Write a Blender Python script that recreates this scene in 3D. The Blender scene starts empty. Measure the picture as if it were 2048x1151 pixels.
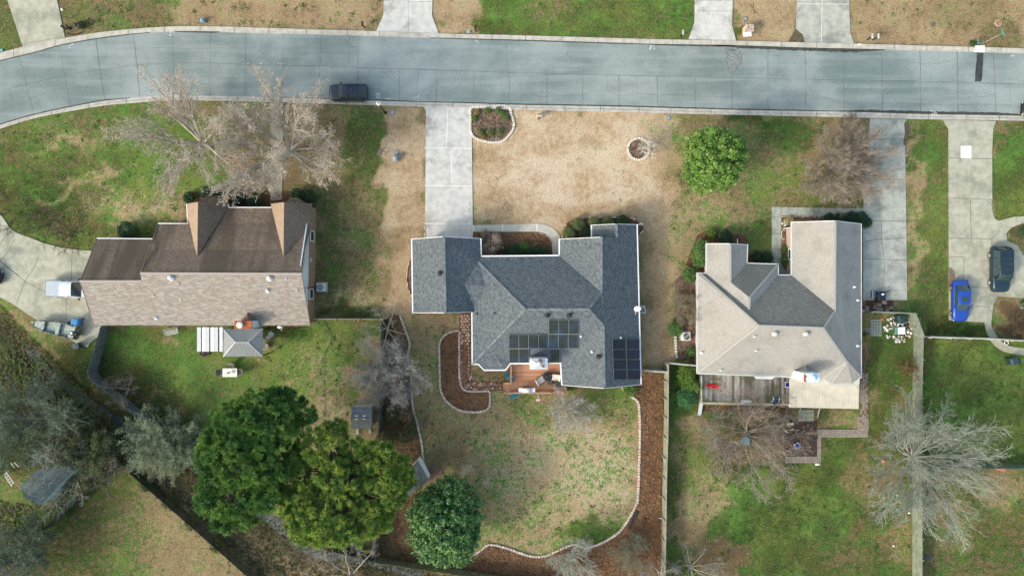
import bpy, math, random
import numpy as np
from mathutils import Vector, Matrix
from mathutils.geometry import tessellate_polygon
random.seed(7); RNG = np.random.default_rng(11)
C = bpy.context.scene.collection
H = 78.0; S = 58.5/1024
def P(px, py, z=0.0):
    k = (H-z)/H
    return Vector(((px-1024)*S*k, (575.5-py)*S*k, z))
def PX(pts, z=0.0): return [P(a, b, z) for a, b in pts]

# ------------------------------------------------------------------ objects
def empty(name, loc=(0,0,0), label=None, cat=None, group=None):
    o = bpy.data.objects.new(name, None); C.objects.link(o); o.location = loc
    o.empty_display_size = .3
    if label: tag(o, label, cat, group)
    return o
def tag(o, label, cat, group=None, kind=None):
    if label: o['label'] = label
    if cat: o['category'] = cat
    if group: o['group'] = group
    if kind: o['kind'] = kind
    return o
def wloc(o):
    v = Vector((0,0,0))
    while o is not None:
        v = v+Vector(o.location); o = o.parent
    return v
class MB:
    def __init__(s): s.v = []; s.f = []; s.m = []
    def add(s, verts, faces, m=0):
        n = len(s.v); s.v += [tuple(v) for v in verts]
        for f in faces: s.f.append(tuple(i+n for i in f)); s.m.append(m)
    def poly(s, pts, m=0):
        pts = [Vector(p) for p in pts]
        if len(pts) <= 4: s.add(pts, [tuple(range(len(pts)))], m)
        else:
            tr = tessellate_polygon([pts])
            fs = []
            for t in tr:
                a, b, c = (pts[i] for i in t)
                fs.append(t)
            s.add(pts, fs, m)
    def prism(s, pts, z0, z1, m=0, side=None):
        n = len(pts); lo = [(p[0], p[1], z0) for p in pts]; hi = [(p[0], p[1], z1) for p in pts]
        s.poly(hi, m)
        s.add(lo+hi, [(i, (i+1) % n, n+(i+1) % n, n+i) for i in range(n)], m if side is None else side)
    def box(s, c, size, rz=0, m=0, M=None):
        x, y, z = (d/2 for d in size); cs, sn = math.cos(rz), math.sin(rz)
        vs = []
        for a, b, d in ((-x,-y,-z),(x,-y,-z),(x,y,-z),(-x,y,-z),(-x,-y,z),(x,-y,z),(x,y,z),(-x,y,z)):
            p = Vector((a*cs-b*sn, a*sn+b*cs, d))
            if M is not None: p = M @ Vector((a, b, d))
            vs.append((c[0]+p[0], c[1]+p[1], c[2]+p[2]))
        s.add(vs, [(0,3,2,1),(4,5,6,7),(0,1,5,4),(1,2,6,5),(2,3,7,6),(3,0,4,7)], m)
    def bbox(s, c, size, rz=0, m=0, b=.02):
        # box with chamfered top edge
        x, y, h = size[0]/2, size[1]/2, size[2]; cs, sn = math.cos(rz), math.sin(rz)
        R = lambda a, d: (c[0]+a*cs-d*sn, c[1]+a*sn+d*cs)
        ring = lambda i, z: [(*R(a, d), c[2]-h/2+z) for a, d in ((-x+i,-y+i),(x-i,-y+i),(x-i,y-i),(-x+i,y-i))]
        vs = ring(0, 0)+ring(0, h-b)+ring(b, h)
        fs = [(8,9,10,11)]+[(k*4+i, k*4+(i+1) % 4, k*4+4+(i+1) % 4, k*4+4+i) for k in (0,1) for i in range(4)]+[(3,2,1,0)]
        s.add(vs, fs, m)
    def tube(s, path, r, n=6, m=0, cap=True):
        path = [Vector(p) for p in path]; k = len(path)
        rr = r if isinstance(r, (list, tuple)) else [r]*k
        rings = []
        for i, p in enumerate(path):
            d = (path[min(i+1, k-1)]-path[max(i-1, 0)])
            d = d.normalized() if d.length > 1e-9 else Vector((0,0,1))
            a = d.cross(Vector((0,0,1)) if abs(d.z) < .9 else Vector((1,0,0))).normalized(); b = d.cross(a)
            rings.append([p+(a*math.cos(t)+b*math.sin(t))*rr[i] for t in (2*math.pi*j/n for j in range(n))])
        vs = [v for q in rings for v in q]
        fs = [(i*n+j, i*n+(j+1) % n, (i+1)*n+(j+1) % n, (i+1)*n+j) for i in range(k-1) for j in range(n)]
        if cap: fs += [tuple(range(n))[::-1], tuple((k-1)*n+j for j in range(n))]
        s.add(vs, fs, m)
    def lathe(s, c, prof, n=16, m=0, axis=None):
        # prof: (r,z) list; axis rotates it
        vs = []
        for r, z in prof:
            for j in range(n):
                t = 2*math.pi*j/n; p = Vector((r*math.cos(t), r*math.sin(t), z))
                if axis is not None: p = axis @ p
                vs.append((c[0]+p[0], c[1]+p[1], c[2]+p[2]))
        k = len(prof)
        fs = [(i*n+j, i*n+(j+1) % n, (i+1)*n+(j+1) % n, (i+1)*n+j) for i in range(k-1) for j in range(n)]
        fs.append(tuple((k-1)*n+j for j in range(n))); fs.append(tuple(range(n))[::-1])
        s.add(vs, fs, m)
    def ell(s, c, r, n=12, k=8, m=0, jit=0.0):
        vs = []
        for i in range(k+1):
            ph = -math.pi/2+math.pi*i/k
            for j in range(n):
                t = 2*math.pi*j/n; q = 1+random.uniform(-jit, jit)
                vs.append((c[0]+r[0]*math.cos(ph)*math.cos(t)*q, c[1]+r[1]*math.cos(ph)*math.sin(t)*q, c[2]+r[2]*math.sin(ph)*q))
        fs = [(i*n+j, i*n+(j+1) % n, (i+1)*n+(j+1) % n, (i+1)*n+j) for i in range(k) for j in range(n)]
        s.add(vs, fs, m)
    def ribbon(s, pts, w, z=None, m=0):
        pts = [Vector(p) for p in pts]; L = []; R = []
        for i, p in enumerate(pts):
            d = pts[min(i+1, len(pts)-1)]-pts[max(i-1, 0)]; d.z = 0
            d = d.normalized() if d.length > 1e-9 else Vector((1,0,0)); nrm = Vector((-d.y, d.x, 0))
            ww = w[i] if isinstance(w, (list, tuple)) else w
            q = p.copy()
            if z is not None: q.z = z
            L.append(q+nrm*ww/2); R.append(q-nrm*ww/2)
        n = len(pts)
        s.add(L+R, [(n+i, n+i+1, i+1, i) for i in range(n-1)], m)
    def build(s, name, mats, parent=None, smooth=False, loc=None):
        me = bpy.data.meshes.new(name)
        off = wloc(parent) if parent is not None else (Vector(loc) if loc is not None else Vector((0,0,0)))
        v = np.array(s.v, dtype=np.float32)-np.array(off, dtype=np.float32)
        me.from_pydata(v.tolist(), [], s.f)
        ms = mats if isinstance(mats, (list, tuple)) else [mats]
        for m in ms: me.materials.append(m)
        if len(ms) > 1: me.polygons.foreach_set('material_index', s.m)
        if smooth: me.polygons.foreach_set('use_smooth', [True]*len(me.polygons))
        me.update()
        o = bpy.data.objects.new(name, me); C.objects.link(o)
        if parent is not None: o.parent = parent
        elif loc is not None: o.location = loc
        return o
def quads_obj(name, V, mat, parent=None, loc=None, k=4, mats=None, midx=None):
    """V: (n,k,3) numpy faces -> one mesh"""
    n = V.shape[0]; me = bpy.data.meshes.new(name)
    off = np.array(wloc(parent) if parent is not None else (loc if loc is not None else (0,0,0)), dtype=np.float32)
    co = (V.reshape(-1, 3)-off).astype(np.float32)
    me.vertices.add(n*k); me.vertices.foreach_set('co', co.ravel())
    me.loops.add(n*k); me.loops.foreach_set('vertex_index', np.arange(n*k, dtype=np.int32))
    me.polygons.add(n); me.polygons.foreach_set('loop_start', np.arange(0, n*k, k, dtype=np.int32))
    me.polygons.foreach_set('loop_total', np.full(n, k, dtype=np.int32))
    for m in (mats or [mat]): me.materials.append(m)
    if midx is not None: me.polygons.foreach_set('material_index', midx.astype(np.int32))
    me.update(calc_edges=True)
    o = bpy.data.objects.new(name, me); C.objects.link(o)
    if parent is not None: o.parent = parent
    elif loc is not None: o.location = loc
    return o
def copy_tree(o, parent=None):
    c = o.copy(); C.objects.link(c)
    if parent is not None: c.parent = parent
    for ch in list(o.children): copy_tree(ch, c)
    return c
def cr(pts, n=6, closed=False):
    """Catmull-Rom through 2D pts"""
    out = []; k = len(pts); rng = range(k if closed else k-1)
    g = lambda i: pts[i % k] if closed else pts[max(0, min(k-1, i))]
    for i in rng:
        p0, p1, p2, p3 = g(i-1), g(i), g(i+1), g(i+2)
        for j in range(n):
            t = j/n
            out.append(tuple(.5*((2*p1[d])+(-p0[d]+p2[d])*t+(2*p0[d]-5*p1[d]+4*p2[d]-p3[d])*t*t+(-p0[d]+3*p1[d]-3*p2[d]+p3[d])*t**3) for d in range(len(p1))))
    if not closed: out.append(tuple(pts[-1]))
    return out
def struct(o): o['kind'] = 'structure'; return o

# ------------------------------------------------------------------ materials
class N:
    def __init__(s, name):
        s.mat = bpy.data.materials.new(name); s.mat.use_nodes = True; s.t = s.mat.node_tree
        s.b = s.t.nodes['Principled BSDF']; s.b.inputs['Specular IOR Level'].default_value = .3
    def n(s, typ, **kw):
        x = s.t.nodes.new('ShaderNode'+typ)
        for k, v in kw.items(): setattr(x, k, v)
        return x
    def l(s, a, b): s.t.links.new(a, b)
    def set(s, inp, v):
        if hasattr(v, 'is_linked') or hasattr(v, 'links'): s.l(v, inp)
        elif isinstance(v, (tuple, list)) and len(v) == 3 and inp.type == 'RGBA': inp.default_value = (*v, 1)
        else: inp.default_value = v
    def coord(s, world=False):
        if world: return s.n('NewGeometry').outputs['Position']
        return s.n('TexCoord').outputs['Object']
    def math(s, op, a, b=None, c=None, clamp=False):
        x = s.n('Math', operation=op, use_clamp=clamp); s.set(x.inputs[0], a)
        if b is not None: s.set(x.inputs[1], b)
        if c is not None: s.set(x.inputs[2], c)
        return x.outputs[0]
    def noise(s, scale, detail=3, rough=.55, vec=None, dist=0):
        x = s.n('TexNoise'); x.inputs['Scale'].default_value = scale; x.inputs['Detail'].default_value = detail
        x.inputs['Roughness'].default_value = rough; x.inputs['Distortion'].default_value = dist
        s.l(vec if vec is not None else s.vec, x.inputs['Vector']); return x.outputs['Fac']
    def ss(s, v, lo, hi):
        x = s.n('MapRange', interpolation_type='SMOOTHSTEP'); s.set(x.inputs[0], v)
        x.inputs[1].default_value = lo; x.inputs[2].default_value = hi; return x.outputs[0]
    def mix(s, f, a, b, blend='MIX'):
        x = s.n('Mix', data_type='RGBA', blend_type=blend); s.set(x.inputs[0], f); s.set(x.inputs[6], a); s.set(x.inputs[7], b); return x.outputs[2]
    def scale(s, col, f):
        x = s.n('VectorMath', operation='SCALE'); s.l(col, x.inputs[0]); s.set(x.inputs['Scale'], f); return x.outputs[0]
    def bump(s, h, strength=.4, dist=.02):
        x = s.n('Bump'); x.inputs['Strength'].default_value = strength; x.inputs['Distance'].default_value = dist
        s.l(h, x.inputs['Height']); s.l(x.outputs[0], s.b.inputs['Normal'])
    def fin(s, col, rough=.85, metal=0.0, spec=None):
        s.set(s.b.inputs['Base Color'], col); s.set(s.b.inputs['Roughness'], rough); s.b.inputs['Metallic'].default_value = metal
        if spec is not None: s.b.inputs['Specular IOR Level'].default_value = spec
        return s.mat
def rough_mat(name, c1, c2, scale=3, fine=25, rough=.85, amp=.35, bump=.3, dist=.02, metal=0, c3=None, s3=.25, lo3=.5, hi3=.7, spec=None, world=False, amt3=1.0):
    m = N(name); m.vec = m.coord(world)
    col = m.mix(m.ss(m.noise(scale, 4), .32, .68), c1, c2)
    if c3 is not None:
        col = m.mix(m.math('MULTIPLY', m.ss(m.noise(s3*1.5, 9, .70), lo3, hi3), amt3), col, c3)
    f = m.noise(fine, 3, .6)
    col = m.scale(col, m.math('MULTIPLY_ADD', m.math('SUBTRACT', f, .5), 2*amp, 1.0))
    if bump: m.bump(f, bump, dist)
    return m.fin(col, rough, metal, spec)
def plain(name, c, rough=.5, metal=0, spec=.4, amp=.08):
    m = N(name); m.vec = m.coord()
    b = m.n('RGB'); b.outputs[0].default_value = (*c, 1)
    col = m.scale(b.outputs[0], m.math('MULTIPLY_ADD', m.math('SUBTRACT', m.noise(4, 4), .5), 4*amp, 1.0))
    return m.fin(col, rough, metal, spec)
def leafmat(name, a, b, c=None, rough=.5, trans=.25, spec=.3, big=.5, fc=.25):
    m = N(name); m.vec = m.coord()
    r = m.n('NewGeometry').outputs['Random Per Island']
    col = m.mix(r, a, b)
    if c is not None: col = m.mix(m.ss(m.noise(big, 3), .5-fc, .5+fc), col, c)
    m.fin(col, rough, 0, spec)
    m.b.inputs['Transmission Weight'].default_value = 0
    tr = m.n('BsdfTranslucent'); m.l(m.scale(col, 1.2), tr.inputs[0])
    mx = m.n('MixShader'); mx.inputs[0].default_value = trans
    m.l(m.b.outputs[0], mx.inputs[1]); m.l(tr.outputs[0], mx.inputs[2])
    m.l(mx.outputs[0], m.t.nodes['Material Output'].inputs[0])
    return m.mat
def shingle(name, cols, row=.085, tab=.26, stain=None, stain_lo=.45, stain_hi=.75, stretch=(1,1,1), rough=.92, stain_sc=.35, amp=.16):
    m = N(name); v = m.coord(); m.vec = v
    sp = m.n('SeparateXYZ'); m.l(v, sp.inputs[0]); x, y, z = sp.outputs
    rowi = m.math('MULTIPLY', z, 1/row); rf = m.math('FLOOR', rowi)
    u = m.math('MULTIPLY_ADD', m.math('ADD', x, y), 1/tab, m.math('MULTIPLY', rf, .37))
    cell = m.n('CombineXYZ'); m.l(m.math('FLOOR', u), cell.inputs[0]); m.l(rf, cell.inputs[1])
    wn = m.n('TexWhiteNoise', noise_dimensions='2D'); m.l(cell.outputs[0], wn.inputs[0])
    ramp = m.n('ValToRGB'); m.l(wn.outputs[0], ramp.inputs[0]); ramp.color_ramp.interpolation = 'CONSTANT'
    el = ramp.color_ramp.elements
    for i, c in enumerate(cols):
        e = el[i] if i < 2 else el.new(i/len(cols)); e.position = i/len(cols); e.color = (*c, 1)
    col = ramp.outputs[0]
    if stain is not None:
        mp = m.n('Mapping'); mp.inputs['Scale'].default_value = stretch; m.l(v, mp.inputs[0])
        col = m.mix(m.math('MULTIPLY', m.ss(m.noise(stain_sc, 5, .6, mp.outputs[0]), stain_lo, stain_hi), .75), col, stain)
    f = m.noise(14, 3, .7)
    col = m.scale(col, m.math('MULTIPLY_ADD', m.math('SUBTRACT', f, .5), 2*amp, 1.0))
    m.bump(m.math('FRACT', rowi), .5, .012)
    return m.fin(col, rough, 0, .2)
def brick(name, a, b, mortar, sc=1.0):
    m = N(name); v = m.coord(); sp = m.n('SeparateXYZ'); m.l(v, sp.inputs[0])
    cb = m.n('CombineXYZ'); m.l(m.math('ADD', sp.outputs[0], sp.outputs[1]), cb.inputs[0]); m.l(sp.outputs[2], cb.inputs[1])
    br = m.n('TexBrick'); m.l(cb.outputs[0], br.inputs[0]); m.vec = v
    for k, c in (('Color1', a), ('Color2', b), ('Mortar', mortar)): br.inputs[k].default_value = (*c, 1)
    br.inputs['Scale'].default_value = sc; br.inputs['Brick Width'].default_value = .22; br.inputs['Row Height'].default_value = .075
    br.inputs['Mortar Size'].default_value = .008
    m.bump(br.outputs['Fac'], -.3, .01)
    return m.fin(br.outputs['Color'], .9)
def planks(name, c1, c2, width=.14, ang=0, stain=None, rough=.85, ssc=.6, lo=.45, hi=.7):
    """boards running along local direction ang, colour varied board by board"""
    m = N(name); v = m.coord(); mp = m.n('Mapping'); mp.inputs['Rotation'].default_value = (0,0,-ang); m.l(v, mp.inputs[0])
    sp = m.n('SeparateXYZ'); m.l(mp.outputs[0], sp.inputs[0])
    q = m.math('MULTIPLY', sp.outputs[1], 1/width); fl = m.math('FLOOR', q)
    wn = m.n('TexWhiteNoise', noise_dimensions='1D'); m.l(fl, wn.inputs['W'])
    st = m.n('Mapping'); st.inputs['Scale'].default_value = (.6, 6, 6); m.l(mp.outputs[0], st.inputs[0]); m.vec = st.outputs[0]
    f = m.math('MULTIPLY_ADD', m.noise(2.2, 4), .8, m.math('MULTIPLY_ADD', wn.outputs[0], .6, -.25))
    col = m.mix(m.ss(f, .1, .75), c1, c2)
    if stain is not None:
        m.vec = v; col = m.mix(m.math('MULTIPLY', m.ss(m.noise(ssc, 5, .6), lo, hi), .8), col, stain)
    edge = m.math('LESS_THAN', m.math('FRACT', q), .07)
    m.bump(edge, -.8, .02)
    return m.fin(col, rough)
# ================================================================== SETTING
def grass_mat():
    m = N('grass_ground'); m.vec = m.coord()
    at = m.n('Attribute', attribute_name='cover'); sp = m.n('SeparateColor'); m.l(at.outputs['Color'], sp.inputs[0])
    g, tone, br = sp.outputs
    n1 = m.noise(.3, 4, .6); n2 = m.noise(1.6, 5, .65); n3 = m.noise(7, 4, .7); n4 = m.noise(13, 2, .7); n5 = m.noise(8.5, 5, .85)
    def sub(x, k): return m.math('MULTIPLY', m.math('SUBTRACT', x, .5), k)
    gv = m.math('ADD', m.math('ADD', g, sub(n1, 1.3)), m.math('ADD', sub(n2, 1.9), sub(n3, 2.0)))
    gf = m.ss(gv, .22, .78)
    tv = m.math('ADD', tone, m.math('ADD', sub(n3, 1.1), m.math('ADD', m.math('ADD', sub(n2, 1.2), sub(n1, 1.5)), sub(n4, 1.7))))
    tan = m.mix(m.ss(tv, .55, 1.25), m.mix(m.ss(tv, -.1, .7), (.15,.11,.055), (.375,.27,.16)), (.55,.455,.34))
    grn = m.mix(m.ss(tv, 0, 1), m.mix(m.ss(m.noise(.22, 4, .6), .42, .60), (.018,.046,.011), (.045,.052,.014)), m.mix(m.ss(m.noise(.17, 4, .6), .40, .60), (.11,.21,.043), (.16,.208,.05)))
    col = m.mix(gf, tan, grn)
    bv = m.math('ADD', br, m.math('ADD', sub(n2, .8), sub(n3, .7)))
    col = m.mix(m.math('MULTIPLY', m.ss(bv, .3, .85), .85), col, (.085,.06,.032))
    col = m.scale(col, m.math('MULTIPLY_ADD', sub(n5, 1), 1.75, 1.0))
    h = m.math('ADD', n4, m.math('MULTIPLY', n3, .8))
    m.bump(h, .45, .05)
    return m.fin(col, .95, 0, .1)
MG = grass_mat()
def axis(lo, hi, d):
    a = np.arange(lo, hi+d/2, d)
    far = np.array([8, 20, 45, 90, 180, 350, 700.])
    return np.concatenate([lo-far[::-1], a, hi+far])
gx = axis(-68, 68, .4); gy = axis(-40, 40, .4)
X, Y = np.meshgrid(gx, gy); PXX = 1024+X/S; PYY = 575.5-Y/S
wob = 0
for a, b, p, q in ((.11,.07,0,9),(.05,-.13,1,7),(.02,.19,2,5),(-.23,.17,3,4),(.31,.05,1,3)):
    wob = wob+np.sin(PXX*a*.6+PYY*b*.6+p)*q
cov = np.zeros(X.shape+(3,)); cov[..., 0] = .5; cov[..., 1] = .42; cov[..., 2] = .15
def patch(cx, cy, rx, ry, R=None, G=None, B=None, st=1.0, pw=2.0, soft=.55, rot=0):
    dx = PXX+wob-cx; dy = PYY+wob*.7-cy
    if rot:
        c, s_ = math.cos(math.radians(rot)), math.sin(math.radians(rot)); dx, dy = dx*c+dy*s_, -dx*s_+dy*c
    d = (np.abs(dx/rx)**pw+np.abs(dy/ry)**pw)**(1/pw)
    t = np.clip((1.0+soft*.5-d)/soft, 0, 1); w = t*t*(3-2*t)*st
    for k, v in enumerate((R, G, B)):
        if v is not None: cov[..., k] = cov[..., k]*(1-w)+v*w
def lot(x0, y0, x1, y1, R=None, G=None, B=None, st=1, soft=.12): patch((x0+x1)/2, (y0+y1)/2, (x1-x0)/2, (y1-y0)/2, R, G, B, st, 8, soft)
def line(pts, w, R=None, G=None, B=None, st=1.0):
    pts = cr(pts, 5)
    d = np.full(X.shape, 1e9)
    for (ax, ay), (bx, by) in zip(pts[:-1], pts[1:]):
        vx, vy = bx-ax, by-ay; L = vx*vx+vy*vy+1e-9
        t = np.clip(((PXX+wob*.5-ax)*vx+(PYY+wob*.5-ay)*vy)/L, 0, 1)
        d = np.minimum(d, np.hypot(PXX+wob*.5-ax-vx*t, PYY+wob*.5-ay-vy*t))
    t = np.clip(1.3-d/w, 0, 1); ww = t*t*(3-2*t)*st
    for k, v in enumerate((R, G, B)):
        if v is not None: cov[..., k] = cov[..., k]*(1-ww)+v*ww
    return d
# north verge
lot(-150,-80,60,110,.62,.3,.2); lot(100,-80,480,60,.58,.35,.12); lot(340,-80,775,60,.24,.42,.1); lot(470,-80,770,50,.16,.46,.05,.8)
lot(868,-80,968,66,.08,.5,.12); lot(965,-80,1390,80,.86,.5,.08); patch(1090,15,60,25,.5,.5,.1,.5); patch(985,60,25,20,.9,.4,.1)
lot(1466,-80,1600,88,.1,.5,.05); lot(1698,-80,2300,95,.2,.45,.08); patch(1480,70,16,25,.9,.45,0); patch(1930,20,90,40,.3,.25,.2,.7); patch(2000,70,45,28,.42,.15,.4,.8)
# left front yard
lot(-150,200,400,520,.72,.45,.1); patch(330,320,110,90,1.1,.66,0); patch(240,270,90,45,.8,.6,.0,.7); patch(120,305,110,35,.5,.55,.2,.55,rot=-12); patch(60,340,120,60,.85,.3,.1,.6)
patch(280,400,120,35,.5,.72,0,.75,rot=-12); patch(70,235,70,30,.7,.5,.15); patch(60,400,90,50,.8,.22,.25,.7); patch(170,450,100,30,.62,.2,.25,.6)
patch(420,330,60,60,.62,.5,.1,.6); patch(200,345,90,9,.25,.7,.05,.6,rot=-14); patch(150,380,90,8,.3,.65,.05,.6,rot=-14); patch(300,430,90,16,.3,.85,.0,.6,rot=-8); patch(110,290,70,10,.3,.55,.15,.6,rot=-12); patch(350,215,60,18,.55,.35,.3)
# beneath the bare trees
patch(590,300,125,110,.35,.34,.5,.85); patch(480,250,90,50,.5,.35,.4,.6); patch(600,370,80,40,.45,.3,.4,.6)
lot(690,210,770,640,.6,.28,.22,.9,.4); patch(740,290,40,70,.72,.3,.15); patch(710,440,60,70,.48,.36,.25,.8); patch(690,560,60,60,.42,.26,.42,.8); patch(715,600,50,14,.5,.75,.05,.8); patch(660,480,30,120,.62,.2,.3,.7); patch(700,620,80,14,.8,.14,.25,.8)  # pale patch paints a sunlit gap, darker ones the house and fence shadow
# tan strip
lot(765,212,850,480,.05,.62,.0,1,.25); patch(810,330,35,60,.05,.8,0,.6); patch(810,250,35,30,.05,.6,.05); lot(775,470,826,640,.12,.58,.05,1,.4)
line([(848,452),(815,462),(790,485),(778,530),(776,600),(770,640)],10,.12,.2,.55,.5)
line([(756,470),(760,540),(765,610)],14,.1,.3,.45,.5)
# middle front yard
lot(945,215,1350,455,.0,.78,.0,1,.12); patch(1110,370,150,60,.0,1.05,0,.8); patch(1240,330,90,80,.0,.95,0,.8); patch(1040,245,60,30,0,.85,0,.6); patch(1000,410,60,40,0,.5,.12,.7); patch(1200,425,130,22,.03,.5,.05,.6); patch(1185,290,20,14,.35,.5,0,.6); patch(980,330,25,40,0,.55,.05,.5)  # darker patch right of the driveway paints the garage gable's shadow
lot(1284,440,1352,735,.1,.5,.16,1,.3); patch(1305,620,25,100,.08,.42,.3,.6)  # tan brown strip with the house's shadow painted into its tone
# right front yard
lot(1345,232,1730,480,.55,.42,.1,1,.25); patch(1330,300,40,70,.3,.6,0,.6); patch(1410,420,80,40,.42,.62,0,.8); patch(1600,270,90,30,.78,.25,.15,.7); patch(1560,350,60,60,.66,.62,0,.7); patch(1480,440,60,25,.6,.6,0,.6); patch(1680,330,60,70,.3,.4,.45,.8); patch(1700,270,40,35,.15,.45,.4,.7); patch(1375,290,26,30,.45,.55,.4,.5); patch(1520,240,60,10,.75,.15,.2)  # dark olive patches near the kerb paint the round tree's shadow
lot(1350,450,1560,560,.62,.5,.05,1,.3); patch(1370,480,40,50,.35,.55,.1,.7); patch(1520,470,40,30,.72,.42,0)
lot(1340,540,1400,720,.4,.4,.2,.8,.4)
# right strips
lot(1814,235,1900,660,.78,.42,.06); patch(1832,450,14,200,.35,.62,.1,.8); patch(1890,500,10,170,1,.6,0,.8); patch(1865,590,40,70,.8,.35,.1,.7); patch(1870,400,18,60,.6,.5,.1,.5); lot(1840,640,1990,672,1,.2,.08)  # dark band above the pale fence is its cast shadow painted in
lot(1984,236,2200,445,.95,.5,.04); patch(2000,260,40,40,.6,.4,.2,.6); lot(1985,600,2200,690,.6,.5,.2); patch(2030,650,30,40,.1,.25,.75)
# left back yard
lot(195,650,772,905,.98,.64,.02,1,.2); patch(330,740,110,70,1.0,.72,0); patch(580,700,100,45,.75,.9,0,.8); patch(670,790,100,70,.5,.85,.02,.7); patch(480,760,60,50,.8,.7,0); patch(300,830,90,50,.65,.3,.2,.7); patch(760,760,60,90,.1,.5,.3,.8); patch(560,660,60,18,.95,.3,.15,.7); patch(240,790,50,30,.75,.3,.15,.6); patch(350,690,25,14,.3,.6,.2,.5); patch(700,700,50,40,.75,.8,0,.6); patch(690,860,90,60,.25,.75,.15,.7)
# verge by the creek
lot(-150,590,190,720,.55,.45,.2,1,.3); patch(140,730,60,50,.72,.5,.1); patch(70,640,80,30,.45,.35,.4,.7); patch(185,690,20,40,.85,.5,.05)
# middle back yard
lot(830,625,1000,960,.36,.34,.25,1,.25); patch(860,720,25,90,.4,.55,.1,.6); patch(890,640,40,20,.3,.55,.05); patch(900,890,60,60,.34,.24,.3,.7)
lot(930,775,1284,1112,.52,.62,.03,1,.15); patch(1130,950,130,110,.42,.95,0,.8); patch(1090,900,80,80,.42,.8,.05,.7); patch(1060,830,60,30,.55,.5,.05,.7); patch(1215,815,60,50,.68,.62,0,.9); patch(1220,930,50,80,.4,.9,0,.6); patch(1185,1065,70,26,.85,.24,.1,.8); patch(1050,1010,90,60,.55,.65,0,.5); patch(1005,900,50,80,.35,.55,.1,.5); patch(1045,1085,110,22,.45,.6,.05); line([(1275,830),(1272,980),(1255,1035)],10,.2,.4,.4,.6); patch(960,830,60,40,.3,.36,.2,.7); patch(935,945,25,12,.1,.85,0,.7)
lot(988,735,1005,765,.4,.4,.3); lot(925,730,1010,770,.4,.4,.45)
# right back yard
line([(1000,372),(1280,372)],5,0,1.0,0,.3); line([(1010,386),(1275,387)],4,0,.55,0,.3); line([(1000,398),(1260,399)],5,0,1.0,0,.3); line([(1060,352),(1290,350)],4,0,.6,0,.3)
lot(1338,810,1830,1300,.86,.28,.14,1,.1); patch(1350,960,26,250,.72,.24,.2,.9); patch(1420,1000,60,60,.3,.62,.05,.75); patch(1390,900,40,110,.5,.5,.1,.7); patch(1380,1060,70,30,.15,.3,.5,.9); patch(1510,970,60,30,1,.7,0,.8); patch(1620,1000,90,60,1.05,.5,.0,.8); patch(1490,1060,90,40,1.05,.45,.0,.8); patch(1450,1115,60,40,.1,.12,.75,.8); patch(1750,950,70,70,.35,.3,.4,.7); patch(1700,840,110,30,.8,.45,.1,.6); patch(1680,905,80,22,.9,.5,.05,.6); patch(1780,720,50,90,.85,.34,.1); patch(1540,870,110,60,.2,.3,.6,.75); patch(1730,1100,90,70,.6,.28,.25,.7); patch(1800,1070,40,60,.32,.4,.2,.6); lot(1332,722,1392,830,.8,.3,.12,.9,.3); patch(1400,850,40,20,.35,.55,.2,.6); patch(1720,1060,20,20,.4,.1,.8,.6); patch(1780,1090,20,25,.4,.1,.8,.5)  # long narrow strip beside the tall fence paints its shadow into the tone
# far right yards
lot(1836,676,2300,930,.96,.5,.03,1,.1); patch(1900,710,50,30,1,.75,0,.8); patch(1950,800,90,50,.95,.5,0); patch(1930,880,70,40,.7,.4,.15,.7); patch(2010,730,50,30,1,.72,0,.6); patch(1855,760,20,70,.6,.25,.35,.7)  # narrow dark patch along the long fence is its painted shadow
lot(1836,942,2300,1300,.62,.24,.22,1,.1); patch(1680,838,40,17,.35,.4,.3,.9,6); patch(1870,760,60,60,1,.5,0,.5); patch(1960,1090,80,30,.8,.3,.1,.7); patch(2010,980,50,40,.3,.42,.15,.7); patch(1900,1050,50,60,.4,.28,.35,.7)
# lower left lawn and wood floor
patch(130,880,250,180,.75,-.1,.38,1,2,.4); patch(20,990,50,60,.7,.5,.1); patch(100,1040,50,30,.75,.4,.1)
lot(200,660,215,700,.9,.4,0)
W = np.array([(252,925),(505,1160),(505,1300),(-20,1300),(60,1110)])
def inside(poly):
    r = np.zeros(X.shape, bool); n = len(poly)
    for i in range(n):
        (x0, y0), (x1, y1) = poly[i], poly[(i+1) % n]
        c = ((y0 > PYY) != (y1 > PYY)) & (PXX < (x1-x0)*(PYY-y0)/(y1-y0+1e-9)+x0); r ^= c
    return r
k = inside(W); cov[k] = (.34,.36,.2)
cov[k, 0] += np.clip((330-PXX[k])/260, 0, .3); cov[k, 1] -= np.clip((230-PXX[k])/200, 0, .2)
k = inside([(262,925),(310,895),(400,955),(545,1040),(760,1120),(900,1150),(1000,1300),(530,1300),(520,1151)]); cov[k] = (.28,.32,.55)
k = inside([(540,1060),(600,1040),(700,1090),(690,1110),(620,1151),(560,1120)]); cov[k] = (.1,.5,.3)
DITCH = [(-60,590),(20,665),(60,710),(110,760),(165,803),(240,852),(320,902),(400,948),(470,1000),(545,1048),(600,1094),(650,1116),(720,1121),(800,1142),(880,1180)]
d = line(DITCH[:9], 17, .3, .0, .8, .9)
d = np.minimum(d, line(DITCH[8:], 12, .2, .3, .5, .5))
Z = -.85*np.exp(-(d/22)**2)
Z += .03*np.sin(X*.7+np.sin(Y*.5))*np.cos(Y*.6)
ny, nx = X.shape
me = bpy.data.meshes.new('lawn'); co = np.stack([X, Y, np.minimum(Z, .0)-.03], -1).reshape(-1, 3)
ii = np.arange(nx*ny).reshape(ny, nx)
fc = np.stack([ii[:-1,:-1], ii[:-1,1:], ii[1:,1:], ii[1:,:-1]], -1).reshape(-1, 4)
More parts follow.
